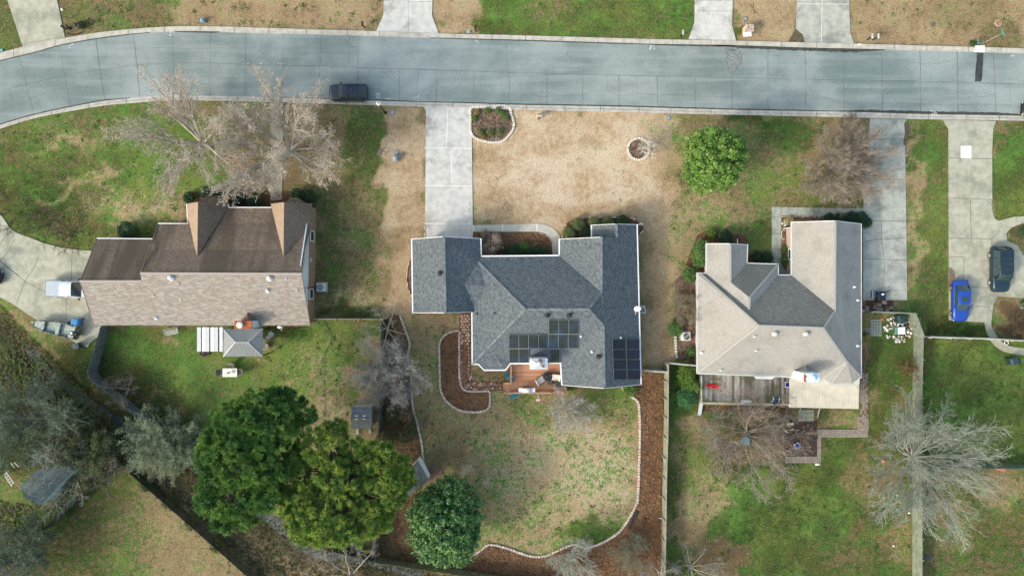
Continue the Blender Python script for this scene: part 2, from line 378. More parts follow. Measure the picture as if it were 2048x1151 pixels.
me.from_pydata(co.tolist(), [], fc.tolist()); me.materials.append(MG)
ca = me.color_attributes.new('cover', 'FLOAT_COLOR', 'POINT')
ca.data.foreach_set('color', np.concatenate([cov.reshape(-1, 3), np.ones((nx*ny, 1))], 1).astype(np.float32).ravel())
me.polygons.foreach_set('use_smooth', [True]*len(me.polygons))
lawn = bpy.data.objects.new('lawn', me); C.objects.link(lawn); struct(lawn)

# ------------------------------------------------------------------ road
def road_mat():
    m = N('asphalt'); v = m.coord(); m.vec = v
    col = m.mix(m.ss(m.noise(.10, 5, .6), .36, .64), (.14,.185,.18), (.265,.31,.305))
    st_ = m.n('Mapping'); st_.inputs['Scale'].default_value = (.05, .9, 1); m.l(v, st_.inputs[0])
    col = m.mix(m.math('MULTIPLY', m.ss(m.noise(1.0, 4, .6, st_.outputs[0]), .46, .66), .5), col, (.275,.32,.315))
    dg = m.n('Mapping'); dg.inputs['Rotation'].default_value = (0, 0, .6); dg.inputs['Scale'].default_value = (.12, .5, 1); m.l(v, dg.inputs[0])
    col = m.mix(m.math('MULTIPLY', m.ss(m.noise(1.0, 4, .6, dg.outputs[0]), .54, .70), .5), col, (.165,.195,.20))
    col = m.mix(m.math('MULTIPLY', m.ss(m.noise(.9, 5, .7), .62, .74), .35), col, (.13,.15,.15))
    f = m.noise(11, 4, .8); col = m.scale(col, m.math('MULTIPLY_ADD', m.math('SUBTRACT', f, .5), 1.3, 1.0)); m.bump(f, .3, .01)
    return m.fin(col, .88)
M_asph = road_mat()
M_crack = plain('crack_seal', (.115,.125,.125), .9, amp=.2)
M_gut = rough_mat('wet_gutter', (.035,.04,.033), (.07,.07,.055), 1.5, 20, .6, .3)
M_newasph = rough_mat('new_asphalt', (.03,.036,.038), (.055,.06,.062), 2, 30, .9, .3)
M_oldpatch = rough_mat('worn_patch', (.17,.185,.185), (.23,.25,.25), 3, 25, .9, .25)
M_conc = rough_mat('pale_concrete', (.44,.43,.40), (.56,.545,.51), 1.3, 30, .9, .12, .2, .01, c3=(.27,.265,.24), s3=.30, lo3=.52, hi3=.74, amt3=.8)
M_concw = rough_mat('white_concrete', (.45,.45,.415), (.56,.555,.525), 1.3, 30, .9, .08, .2, .01, c3=(.27,.265,.235), s3=.30, lo3=.50, hi3=.66, amt3=.75)
M_concg = rough_mat('grey_concrete', (.33,.345,.30), (.43,.44,.385), 1.3, 30, .9, .12, .2, .01, c3=(.185,.20,.18), s3=.25, lo3=.45, hi3=.66, amt3=.85)
M_concy = rough_mat('tan_concrete', (.34,.34,.26), (.43,.425,.34), 1.3, 30, .9, .12, .2, .01, c3=(.22,.235,.185), s3=.25, lo3=.46, hi3=.66, amt3=.85)
M_curb = rough_mat('curb_concrete', (.35,.34,.295), (.47,.455,.405), 1.6, 25, .9, .15, .2, .01, c3=(.17,.155,.12), s3=.8, lo3=.62, hi3=.78)
M_joint = plain('joint', (.12,.115,.095), .9, amp=.25)
M_jointw = plain('pale_joint', (.66,.65,.62), .9)
NE_ = [(-1600,760),(-800,380),(-260,190),(-120,152),(0,121.5),(69,105),(119,91),(191.5,77.6),(269,68),(345,63.7),(426,64),(520,67),(642,69.3),(764,73),(876,76.6),(1020,80),(1165,84.5),(1313,89),(1470,91.5),(1604,96),(1715,98.5),(1840,101.5),(2048,107),(2300,113),(3800,150)]
NC_ = [(-1600,745),(-800,365),(-260,175),(-120,137),(0,105.6),(48,93.4),(115.5,79),(191,66),(269,57.8),(345,53),(426,52.8),(520,55.5),(642,59.4),(764,62.7),(876,67),(1020,70.2),(1165,74.3),(1313,78.6),(1470,81.5),(1604,85),(1715,87.6),(1840,91),(2048,96.6),(2300,103),(3800,140)]
SE_ = [(-1600,925),(-800,540),(-260,345),(-120,290),(0,249),(69,228.8),(142,213),(211,200.5),(297,193),(347,191.2),(520,193.5),(638,197),(797,202),(947,206),(1020,208.4),(1094,209.8),(1237,212.3),(1390,216.6),(1500,219.4),(1688,222.5),(1840,227),(2035,230.5),(2300,236),(3800,273)]
SC_ = [(-1600,932),(-800,547),(-260,352),(-120,298),(0,257.5),(69,236.5),(142,222),(211,210.8),(274,205.5),(347,200.6),(520,203.2),(638,207),(797,212),(947,216.6),(1094,221),(1237,224),(1389,228),(1500,230.3),(1687,234.5),(1840,238.3),(2048,241.5),(2300,247),(3800,284)]
def yat(L, x):
    a = np.array(cr(L, 8)); return float(np.interp(x, a[:, 0], a[:, 1]))
xs = list(range(-1600, 3801, 20))
rd = MB()
def zr(): return .03
N1 = [P(x, yat(NE_, x)-2, .03) for x in xs]; S1 = [P(x, yat(SE_, x)+2, .03) for x in xs]
rd.add(N1+S1, [(len(xs)+i, len(xs)+i+1, i+1, i) for i in range(len(xs)-1)], 0)
def jitter(pts, amp=.6, n=5):
    out = []
    for (ax, ay), (bx, by) in zip(pts[:-1], pts[1:]):
        for j in range(n):
            t = j/n; out.append((ax+(bx-ax)*t+random.uniform(-amp, amp), ay+(by-ay)*t+random.uniform(-amp, amp)))
    out.append(pts[-1]); return out
def crack(pts, w=.05, amp=.6, n=5):
    w = w*.72
    q = jitter(pts, amp, n); rd.ribbon(PX(q), [w*random.uniform(.35, 1.6) for _ in q], .036, 1)
for pts, w in (([(36,106),(53,168),(69,234)],.06),([(117,84),(130,152),(142,219)],.09),([(191,71),(200,139),(211,206)],.09),([(267,65),(274,130),(280,196)],.07),([(345,58),(347,126),(348,196)],.07),([(422,60),(420,126),(420,197)],.06),([(492,62),(491,130),(491,198)],.05),([(567.7,66),(565,132),(563,200)],.05),([(642,66),(640,132),(638,203)],.07),([(717,70),(716,136),(716,203)],.06),([(799.6,138),(798,208)],.07),([(874,141),(873,208)],.06),([(948,142.5),(947,212)],.06),([(1010,78),(1019,160),(1019,213)],.06),([(1094.7,147),(1094,216)],.08),([(1166,148.5),(1165,218)],.08),([(1237.7,150),(1237.7,218)],.07),([(1314,152),(1315,222)],.08),([(1390.6,153.5),(1390.6,222)],.06),([(1465,85),(1464,156),(1464,226)],.07),([(1536,90),(1536,222)],.06),([(1611,90),(1611,226)],.07),([(1687.6,92),(1687.6,230)],.07),([(1763,95),(1765,233)],.08),([(1840,96),(1840.5,236)],.08),([(1914,98),(1916,238)],.09),([(1986.5,100),(1992,240)],.07)):
    crack(pts, w, .6, 12)
crack([(-100,215),(0,183),(53,168),(125,152),(200,139),(280,130),(330,126),(420,126),(500,130),(640,132),(717,136),(800,138),(947,142.5),(1000,144.5),(1040,145.5),(1094,147),(1237,150.5),(1390,154),(1500,156),(1687,161),(1840,163),(1916,165),(2048,169),(2200,172)], .06, .3, 4)
for pts in ([(0,219),(30,215),(62,198),(110,180),(150,176),(190,175)],[(20,180),(27,214)],[(797,190),(830,190),(873,192),(925,199),(950,196),(1000,205)],[(837,142),(831,189)],[(930,146),(915,180)],[(1009,145),(1019,158),(1032,147)],[(1040,189),(1094,194),(1150,191),(1165,192),(1178,184),(1200,181),(1215,182),(1237,191),(1275,188),(1314,189),(1350,190),(1390,193),(1463,195),(1490,180),(1536,182)],[(1214,150),(1215,181)],[(1275,151),(1275,188)],[(1340,154),(1333,182)],[(1538,194),(1600,191),(1640,193),(1686,205),(1722,217),(1765,208),(1800,207),(1840,208),(1915,212)],[(1540,112),(1611,113)],[(1690,105),(1763,111),(1830,126),(1860,129),(1913,120)],[(700,190),(750,195),(790,204)],[(1490,156),(1489,180)],[(291,95),(345,95),(400,85)],[(430,90),(490,87)],[(148,176),(190,174)],[(697,72),(697,132)],[(750,137),(750,165)],[(1137,92),(1133,115)],[(1945,190),(1960,195),(1990,190)],[(1936,192),(1938,205),(1960,206)],[(2020,165),(2020,205)],[(1916,210),(2000,209),(2048,212)]):
    crack(pts, .035, .8, 6)
# worn potholed patch, new asphalt strip, wet gutters, cracks of the patch
rd.poly(PX([(1452,116),(1457,106),(1466,101),(1478,104),(1484,112),(1483,124),(1476,132),(1470,140),(1469,148),(1460,150),(1458,138),(1455,130)], .034), 3)
for pts in ([(1450,97),(1462,102),(1478,98)],[(1453,104),(1456,112),(1452,120),(1456,130),(1462,147)],[(1478,102),(1484,112),(1482,125),(1472,136),(1468,150)],[(1460,97),(1468,104),(1476,112)]): crack(pts, .12, 1.2, 6)
for pts in ([(700,69),(708,76),(712,73)],[(690,80),(700,92),(712,95)],[(697,72),(702,80)]): crack(pts, .1, 1, 5)
rd.poly(PX(jitter([(1953.5,106),(1967,106.5),(1966,130),(1964,158),(1962,163),(1950,163.5),(1951,140),(1953,120),(1953.5,106)], .5, 4)[:-1], .034), 2)
def gutter(L, x0, x1, w0, w1, sgn):
    a = []; b = []
    for i in range(61):
        x = x0+(x1-x0)*i/60; y = yat(L, x); t = i/60; e = min(1, 6*t, 6*(1-t))
        a.append((x, y-sgn*1)); b.append((x, y+sgn*(w0+(w1-w0)*t)*e*random.uniform(.8, 1.2)+sgn*.3))
    rd.add(PX(a, .038)+PX(b, .038), [(61+i, 62+i, i+1, i) if sgn > 0 else (i, i+1, 62+i, 61+i) for i in range(60)], 4)
gutter(NE_, 1425, 1770, 4, 6.5, 1); gutter(SE_, 1672, 2060, 4, 5, -1); gutter(NE_, 1300, 1470, 1.5, 2.5, 1); gutter(NE_, 350, 440, 1, 2, 1); gutter(NE_,-50,300,.8,1,1); gutter(SE_,-50,260,1.2,1.2,-1); gutter(SE_,820,1690,1.3,1.3,-1); gutter(NE_,860,1320,.9,.9,1); gutter(SE_, 560, 830, 1.5, 1.2, -1)
road = struct(rd.build('road', [M_asph, M_crack, M_newasph, M_oldpatch, M_gut]))
# paint flecks left by surveyors on the asphalt
fl = MB()
for cx, cy, n in ((755,191,9),(778,198,6),(834,194,4),(342,68,7),(143,90,5),(1304,94,6),(1466,113,2),(1869,225,7),(2025,112,5),(893,122,1),(1056,157,1),(954,85,3)):
    for _ in range(n):
        a = random.uniform(0, 6.3); p = P(cx+random.uniform(-4, 4), cy+random.uniform(-3, 3), .041); d = Vector((math.cos(a), math.sin(a), 0))
        fl.ribbon([p, p+d*random.uniform(.1, .3)], random.uniform(.04, .08))
struct(fl.build('road_markings', plain('worn_white_paint', (.6,.62,.6), .8)))
# ------------------------------------------------------------------ curbs
def curb(name, E, CC, label=None):
    b = MB(); prof = ((0, .032), (.5, .045), (.62, .12), (1.0, .13), (1.02, -.05))
    rows = []
    for x in xs:
        e = Vector((x, yat(E, x))); c = Vector((x, yat(CC, x)))
        rows.append([P(*(e+(c-e)*t), z) for t, z in prof])
    n = len(prof)
    b.add([v for r in rows for v in r], [(i*n+j, i*n+j+1, (i+1)*n+j+1, (i+1)*n+j) for i in range(len(xs)-1) for j in range(n-1)], 0)
    for x in range(-40, 2100, 73):
        x = x+random.uniform(-6, 6); e = Vector((x, yat(E, x))); c = Vector((x, yat(CC, x)))
        b.ribbon([P(*(e+(c-e)*t), z+.006) for t, z in prof[:4]], .06, None, 1)
    return struct(b.build(name, [M_curb, M_joint]))
curb('kerb', NE_, NC_); curb('kerb', SE_, SC_)
# ------------------------------------------------------------------ paved areas
EXC = []
def slab(name, pts, mat, z=.05, joints=(), jm=None, jw=.05, curve=0):
    b = MB(); q = cr(pts, curve, True) if curve else pts; EXC.append(q)
    b.prism(PX(q), -.04, z, 0)
    for j in joints: b.ribbon(PX(jitter(j, .25, 5)), jw, z+.004, 1)
    return struct(b.build(name, [mat, jm or M_joint]))
slab('driveway', [(847,214),(852,222),(850,474),(946,476),(943,218),(938,213)], M_concw, .05, [[(849,296),(943,297)],[(849,371),(945,372)],[(848,447),(946,448)],[(896,215),(893,296)],[(902,300),(904,370)]], M_jointw, .09)
slab('driveway', [(768,-30),(767,30),(752,64),(766,64.5),(878,68),(864,32),(866,-30)], M_concw, .05, [[(816,-20),(817,63)],[(760,2),(866,4)]], M_joint, .03)
slab('driveway', [(1390,-30),(1389,45),(1377,79),(1472,82),(1464,50),(1466,-30)], M_concw, .05, [[(1391,1),(1465,2)],[(1392,22),(1465,23)]], M_joint, .03)
slab('driveway', [(1595,-30),(1592,58),(1606,70),(1610,86),(1708,88),(1700,65),(1697,-30)], M_concg, .05, [[(1593,8),(1698,9)],[(1645,-20),(1642,86)]], M_jointw, .06)
slab('driveway', [(5,-30),(47,96),(118,79),(130,75),(108,-30)], M_concy, .05, [[(40,90),(126,74)]], M_joint, .04)
# driveway mouths either side of the far right lawn
slab('driveway', [(1740,237),(1812,239),(1816,262),(1809,280),(1811,350),(1814,600),(1726,600),(1726,420),(1735,300)], M_concg, .05, [[(1728,278),(1812,279)],[(1727,358),(1811,359)],[(1726,441),(1814,442)],[(1726,517),(1814,520)],[(1728,483),(1760,478),(1790,477),(1813,476)],[(1763,440),(1762,478),(1768,517)],[(1770,520),(1766,560)]], M_joint, .05)
slab('driveway', [(1886,240),(1897,258),(1898,640),(1982,645),(1986,610),(1994,592),(2048,596),(2180,596),(2180,505),(2070,508),(2048,512),(2034,490),(2010,480),(1990,440),(1984,420),(1984,300),(1986,258),(1992,242)], M_concy, .05, [[(1897,316),(1984,318)],[(1898,396),(1983,399)],[(1898,476),(1983,478)],[(1898,514),(1926,513)],[(1900,573),(1983,575)],[(1940,400),(1942,476)],[(1927,515),(1927,572)],[(1983,478),(1984,560)],[(1983,478),(1999,461)],[(1940,610),(1980,614)]], M_joint, .055)
slab('path', [(1987,436),(1996,441),(2006,439),(2030,433),(2070,432),(2070,446),(2046,446),(2022,455),(2012,466),(2014,478),(2004,492),(1990,470)], M_concy, .045, [[(2031,433),(2035,446)]], M_joint, .04)
slab('path', cr([(1969,644),(1972,660),(1980,678),(1995,695),(2020,706),(2070,712)], 4)+cr([(2070,697),(2030,694),(2008,686),(1994,672),(1984,655),(1982,644)], 4), M_concy, .045, [[(2002,702),(2009,687)]], M_joint, .04)
slab('concrete_patch', [(1921,292),(1942,292),(1942,317),(1921,316)], plain('fresh_concrete', (.82,.82,.85), .8), .062)
# left house's driveway (curving in from the street)
slab('driveway', cr([(-250,352),(-130,350),(-60,372),(0,428),(25,460),(60,475),(95,488),(130,496),(165,500),(196,503)], 4)+[(235,640),(180,686),(176,694),(160,688)]+cr([(150,684),(120,664),(90,648),(60,630),(30,610),(0,594),(-160,520),(-360,405)], 4), M_concy, .05, [[(0,522),(50,562),(84,580),(108,590)],[(-20,540),(0,522),(20,500),(30,478)],[(50,562),(66,540),(78,512)],[(50,562),(40,590),(34,606)],[(145,500),(143,560)],[(134,596),(132,640)],[(0,488),(22,462)],[(0,522),(40,552)]], M_joint, .055)
# front walks
slab('path', [(946,450),(1003,449),(1073.7,447)]+cr([(1073.7,447),(1090,449),(1102.6,454),(1113,463),(1120,476),(1121,515)], 4)+[(1104,515),(1105,507)]+cr([(1103.5,487),(1099,476),(1090,467),(1073.7,463)], 4)+[(1005,463),(946,463)], rough_mat('walk_concrete', (.42,.40,.33), (.50,.475,.41), 2, 30, .9, .12, .2, .01), .045, [[(1005,449),(1005,463)],[(1073.7,447),(1073.7,463)],[(947,450),(947,463)]], M_jointw, .14)
slab('path', [(1544,413.5),(1727,417),(1727,434),(1562,431),(1562,526),(1573,545),(1573,560),(1543,560)], rough_mat('mossy_concrete', (.30,.33,.28), (.40,.42,.36), 2, 30, .9, .12, .2, .01, c3=(.17,.20,.16), s3=.3, lo3=.45, hi3=.7), .045, [[(1562,414),(1562,432)],[(1544,433),(1562,433)],[(1544,467),(1561,467)],[(1544,498),(1561,498)],[(1594,414),(1594,432)],[(1628,414),(1628,432)],[(1660,415),(1660,433)]], M_joint, .04)
slab('path', [(541,204),(566,204),(566,330),(564,400),(541,400)], rough_mat('sandy_walk', (.27,.24,.185), (.34,.31,.25), 2, 25, .9, .15, .2, .01), .045, [[(541,245),(566,245)],[(541,285),(566,285)],[(541,330),(566,330)]], M_joint, .03)
# ------------------------------------------------------------------ planting beds
M_mulch = rough_mat('bark_mulch', (.10,.055,.030), (.19,.105,.055), 2.2, 18, .95, .55, .8, .06, c3=(.055,.036,.024), s3=.6, lo3=.5, hi3=.68)
M_mulch2 = rough_mat('brown_mulch', (.15,.10,.07), (.25,.18,.13), 2.5, 18, .95, .5, .8, .06, c3=(.08,.055,.04), s3=.7, lo3=.5, hi3=.68)
BEDS = []
def bed(pts, mat=M_mulch, curve=0, z=.012, name='planting_bed'):
    q = cr(pts, curve, True) if curve else pts
    b = MB(); b.prism(PX(q), -.05, z, 0); BEDS.append((q, z)); EXC.append(q); return struct(b.build(name, mat))
LBED = [(920,664),(913,661),(896.5,665.6),(883.7,676.5),(878.8,689),(879,711),(879.7,747.7),(881,775),(887,793),(900,808),(920,819.7),(942,823),(964,822),(976.7,815),(980,804),(979.5,784),(975,781.4),(942,782),(929,778.7),(920,764),(918.7,729),(918.7,674.7)]
bed(LBED, M_mulch, 3)
REDGE = [(1243,774),(1253,786),(1274,801),(1278.6,822),(1279.6,883),(1276,990),(1271,1011),(1253,1043.6),(1235,1065),(1203,1084.6),(1171,1093.6),(1146,1088),(1117,1099),(1088.6,1111),(1063.6,1111),(1038.6,1104),(1010,1093.6),(978,1088),(960,1100.7),(937,1115)]
bed(cr(REDGE, 4)+[(900,1130),(880,1190),(1320,1190),(1326,740),(1280,738),(1270,770)], M_mulch)
LEDGE = [(800,630.7),(811.7,662),(819.5,689),(815.6,713),(821.5,752),(825.4,810.5),(835,850),(844,890),(846,926)]
bed(cr(LEDGE, 4)+[(840,1000),(850,1140),(760,1115),(766,850),(770,640),(785,628)], rough_mat('leafy_bed', (.075,.05,.03), (.15,.10,.055), 1.5, 16, .95, .55, .8, .06, c3=(.05,.06,.022), s3=.35, lo3=.48, hi3=.66))
bed([(946,465),(1060,464),(1090,470),(1104,490),(1104,515),(960,518),(946,500)], M_mulch)
RING1 = [(944,216),(980,213.5),(1015,213),(1023,231),(1028,248),(1023,264),(1010,279),(1000,284),(978.5,284.5),(952,277),(942,264),(941,240)]
bed(RING1, M_mulch2, 3)
RING2 = [(1277+21.5*math.cos(t), 298+21.5*math.sin(t)) for t in np.linspace(0, 2*math.pi, 28)[:-1]]
bed(RING2, M_mulch2)
NEBED = [(1122,486),(1124,476),(1129.7,452.5),(1138.7,441.7),(1153,437),(1193,435),(1229,434.5),(1261.6,436),(1279.7,445),(1287,454),(1286,461.6),(1276,470.6)]
bed(cr(NEBED, 4)+[(1270,500),(1140,500)], M_mulch)
bed([(826,510),(817,530),(814,550),(816,575),(824,592),(840,592),(840,510)], M_mulch2)
bed([(375,410),(372,395),(385,385),(420,380),(470,388),(540,385),(600,382),(625,388),(632,412),(600,425),(400,425)], M_mulch)
bed([(1395,470),(1410,462),(1450,465),(1492,470),(1498,500),(1520,522),(1550,522),(1550,545),(1410,545),(1372,530),(1382,500)], M_mulch)
bed([(1562,432),(1735,434),(1735,450),(1590,450),(1590,548),(1575,552),(1562,520)], M_mulch2)
bed([(1352,560),(1380,530),(1400,545),(1402,720),(1352,716),(1348,640)], M_mulch2)
bed([(1394,812),(1580,812),(1580,822),(1394,822)], M_mulch)
bed([(2018,462),(2030,450),(2048,447),(2100,447),(2100,476),(2040,476),(2022,472)], rough_mat('grassy_bed', (.07,.10,.03), (.12,.09,.05), 1.2, 16, .95, .5, .8, .05))
# red path between the house and the L bed with round stepping stones
M_red = rough_mat('red_gravel', (.17,.085,.05), (.23,.12,.075), 2, 22, .95, .3, .5, .03)
bed([(919,626),(940,626),(941,745),(938,752),(945,762),(1005,763),(1005,781),(942,781),(929,778),(920,764)], M_red, 0, .018, 'path')
st = MB()
def hexstone(x, y, r, z=.045, m=0):
    a0 = random.uniform(0, 1); p = P(x, y)
    pts = [(p.x+r*math.cos(a0+k*math.pi/3.5), p.y+r*math.sin(a0+k*math.pi/3.5)) for k in range(7)]
    st.prism(pts, 0, z, m)
for i in range(11):
    for j in range(3):
        if i > 7 and random.random() < .3: continue
        hexstone(922.5+j*6.2+(i % 2)*2.6+random.uniform(-.6, .6), 631+i*5.6+random.uniform(-.6, .6), random.uniform(.125, .17))
for i in range(9): hexstone(937+random.uniform(-1, 1), 695+i*7, random.uniform(.05, .11)); hexstone(922+random.uniform(-1, 2), 700+i*8, random.uniform(.04, .09))
for i in range(46):
    hexstone(random.uniform(925, 1002), random.choice([random.uniform(765, 770), random.uniform(773, 779)]), random.uniform(.05, .13))
struct(st.build('stepping_stones', rough_mat('pale_stone', (.42,.33,.25), (.58,.48,.40), 6, 20, .9, .2)))
# right house: brick patio, tile paths
M_paver = rough_mat('paver', (.23,.19,.16), (.33,.29,.25), 3, 20, .9, .2)
M_paver2 = rough_mat('red_paver', (.14,.075,.055), (.22,.12,.09), 3, 20, .9, .2)
def tiles(name, x0, y0, x1, y1, nx, ny, mats, z=.04, gap=.05, jit=.3, probs=None, keep=1.0):
    b = MB(); EXC.append([(x0,y0),(x1,y0),(x1,y1),(x0,y1)])
    for i in range(nx):
        for j in range(ny):
            if random.random() > keep: continue
            a = P(x0+(x1-x0)*i/nx, y0+(y1-y0)*j/ny); c = P(x0+(x1-x0)*(i+1)/nx, y0+(y1-y0)*(j+1)/ny)
            m = random.choices(range(len(mats)), probs)[0] if probs else random.randrange(len(mats))
            b.box(((a.x+c.x)/2+random.uniform(-1, 1)*.01, (a.y+c.y)/2, z/2-.02), (abs(c.x-a.x)-gap, abs(c.y-a.y)-gap, z+.04+random.uniform(0, .006)), random.uniform(-.02, .02)*jit, m)
    return struct(b.build(name, mats))
tiles('paving', 1723, 690, 1731, 745, 2, 12, [M_paver2], .04)
tiles('paving', 1721, 745, 1736, 832, 4, 22, [M_paver, M_paver2], .04, .03, probs=[3,1])
tiles('paving', 1636, 858, 1736, 874, 26, 4, [M_paver], .04, .03)
tiles('paving', 1715, 832, 1737, 860, 5, 7, [M_paver, M_paver2], .04, .03, probs=[4,1])
tiles('paving', 1634, 874, 1642, 930, 2, 12, [M_paver], .042, .03)
tiles('paving', 1570, 912, 1634, 925, 14, 3, [M_paver], .042, .03)
tiles('patio', 1568, 840, 1634, 912, 9, 10, [rough_mat('dark_tile', (.045,.03,.026), (.085,.055,.045), 3, 20, .85, .3), M_paver2], .03, .05, probs=[12,1])
tiles('paving', 1596, 818, 1628, 842, 2, 3, [rough_mat('green_slab', (.22,.24,.18), (.31,.32,.25), 3, 20, .9, .2)], .035)
tiles('patio', 1723, 600, 1786, 624, 8, 4, [M_paver2, rough_mat('brown_tile', (.05,.028,.022), (.09,.05,.04), 3, 20, .85, .3), M_paver], .03, .03, probs=[3,4,1])
tiles('paving', 1741, 638, 1763, 672, 4, 6, [rough_mat('grey_slab', (.26,.28,.25), (.34,.36,.33), 3, 20, .9, .2)], .035, .05)
tiles('paving', 1730, 655, 1742, 672, 2, 3, [M_paver], .035, .05)
tiles('paving', 1764, 601, 1773, 608, 1, 1, [rough_mat('pink_slab', (.42,.28,.2), (.5,.35,.27), 3, 20, .9, .2)], .06)
tiles('paving', 1752, 615, 1766, 622, 1, 1, [M_paver], .06)
# creek: water surface and a concrete invert further down
wt = N('creek_water'); wt.vec = wt.coord(); wt.bump(wt.noise(7, 3), .12, .03)
M_water = wt.fin((.07,.10,.10), .28, 0, .45)
b = MB(); q = cr([(44,694),(60,710),(110,760),(165,803),(205,830),(240,852)], 8); b.ribbon(PX(q), [1.05+.4*math.sin(i*.9)+random.uniform(-.35, .35) for i in range(len(q))], -.60)
struct(b.build('creek_water', M_water))
b = MB(); q = cr(DITCH[8:], 8); b.ribbon(PX(q), [1.15+.12*math.sin(i*.9) for i in range(len(q))], -.60)
struct(b.build('drainage_channel', rough_mat('channel_concrete', (.11,.13,.13), (.17,.19,.185), 2, 20, .7, .2)))
def in_poly(x, y, poly):
    r = False; n = len(poly)
    for i in range(n):
        x0, y0 = poly[i][:2]; x1, y1 = poly[(i+1) % n][:2]
        if (y0 > y) != (y1 > y) and x < (x1-x0)*(y-y0)/(y1-y0)+x0: r = not r
    return r
# fallen leaves and litter on beds and in the wood
def litter(name, polys, n_per_m2, size, mat, z=.03, mx=14000):
    out = []
    for q in polys:
        w = [P(a, b) for a, b in q]; x0 = min(v.x for v in w); x1 = max(v.x for v in w); y0 = min(v.y for v in w); y1 = max(v.y for v in w)
        k = int((x1-x0)*(y1-y0)*n_per_m2)
        for _ in range(k):
            x, y = random.uniform(x0, x1), random.uniform(y0, y1)
            if in_poly(x, y, w): out.append((x, y))
    out = np.array(out); 
    if len(out) > mx: out = out[RNG.choice(len(out), mx, False)]
    n = len(out); a = RNG.uniform(0, 6.28, n); s = RNG.uniform(.5, 1.2, n)*size
    u = np.stack([np.cos(a), np.sin(a), RNG.uniform(-.7, .7, n)], -1)*s[:, None]; v = np.stack([-np.sin(a), np.cos(a), RNG.uniform(-.7, .7, n)], -1)*s[:, None]*.6
    c = np.stack([out[:, 0], out[:, 1], z+RNG.uniform(0, .06, n)], -1)
    o = quads_obj(name, np.stack([c-u-v, c+u-v, c+u+v, c-u+v], 1), mat); o['kind'] = 'stuff'; return o
M_leaf1 = leafmat('dead_leaf', (.20,.105,.05), (.10,.055,.03), (.27,.17,.09), .8, .1, .1)
litter('dead_leaves', [q for q, z in BEDS[:4]], 26, .085, M_leaf1, .035)
litter('dead_leaves', [q for q, z in BEDS[4:]], 30, .06, leafmat('bed_litter', (.22,.15,.10), (.10,.065,.045), (.05,.035,.025), .8, .1, .1), .035, 8000)
litter('dry_brush', [[(262,905),(310,895),(400,955),(545,1040),(760,1120),(900,1150),(960,1220),(560,1220),(520,1151)]], 20, .13, leafmat('brush', (.11,.095,.055), (.045,.05,.028), (.07,.085,.035), .85, .1, .1), .02, 16000)

litter('undergrowth', [[(-20,600),(40,660),(250,860),(262,920),(170,985),(60,930),(-20,960)],[(-20,1000),(60,1010),(90,1060),(40,1151),(-20,1151)]], 26, .14, leafmat('undergrowth_leaf', (.04,.075,.025), (.085,.12,.04), (.10,.09,.05), .8, .1, .1), .02, 14000)
def inmask(px, py, poly):
    r = np.zeros(px.shape, bool); n = len(poly)
    for i in range(n):
        x0, y0 = poly[i][:2]; x1, y1 = poly[(i+1) % n][:2]
        c = ((y0 > py) != (y1 > py)) & (px < (x1-x0)*(py-y0)/(y1-y0+1e-9)+x0); r ^= c
    return r
def on_lawn(px, py):
    ok = ~inmask(px, py, [(x, yat(NC_, x)-2) for x in range(-200, 2260, 20)]+[(x, yat(SC_, x)+2) for x in range(2240, -220, -20)])
    for q in EXC: ok &= ~inmask(px, py, q)
    return ok
def covat(px, py):
    i = np.clip(np.searchsorted(gx, (px-1024)*S), 0, len(gx)-1); j = np.clip(np.searchsorted(gy, (575.5-py)*S), 0, len(gy)-1); return cov[j, i], np.minimum(Z[j, i], 0)-.03
def tufts(name, n, want, mat, ln, wd, lean=.8, pts=None):
    if pts is None: px = RNG.uniform(-60, 2108, n); py = RNG.uniform(-40, 1190, n)
    else: px, py = pts
    k = on_lawn(px, py); px, py = px[k], py[k]; cv, zz = covat(px, py); k = RNG.random(len(px)) < want(cv); px, py, zz = px[k], py[k], zz[k]; n = len(px)
    a = RNG.uniform(0, 6.28, n); L = ln*RNG.uniform(.5, 1.3, (n, 1)); d = np.stack([np.cos(a)*lean, np.sin(a)*lean, np.full(n, .6)], -1)*L; s_ = np.stack([-np.sin(a), np.cos(a), np.zeros(n)], -1)*wd*RNG.uniform(.6, 1.3, (n, 1))
    c = np.stack([(px-1024)*S, (575.5-py)*S, zz+.005], -1)
    o = quads_obj(name, np.stack([c-s_, c+s_, c+d+s_*.4, c+d-s_*.4], 1), mat); o['kind'] = 'stuff'; return o
tufts('grass_tufts', 130000, lambda c: np.clip(c[:, 0]*1.1-.15, 0, 1), leafmat('green_blade', (.045,.09,.02), (.11,.175,.045), (.10,.12,.045), .7, .2, .1, 1.2), .14, .035)
tufts('straw_tufts', 34000, lambda c: np.clip(1.05-c[:, 0], .12, 1), leafmat('straw_blade', (.33,.25,.16), (.48,.39,.28), (.26,.19,.115), .8, .25, .1, 1.2), .10, .03)
def clusters(x0, y0, x1, y1, n, k, r):
    cx = np.repeat(RNG.uniform(x0, x1, n), k); cy = np.repeat(RNG.uniform(y0, y1, n), k); rr = np.repeat(RNG.uniform(.3, 1.3, n), k)
    return cx+RNG.normal(0, r, n*k)*rr, cy+RNG.normal(0, r, n*k)*rr
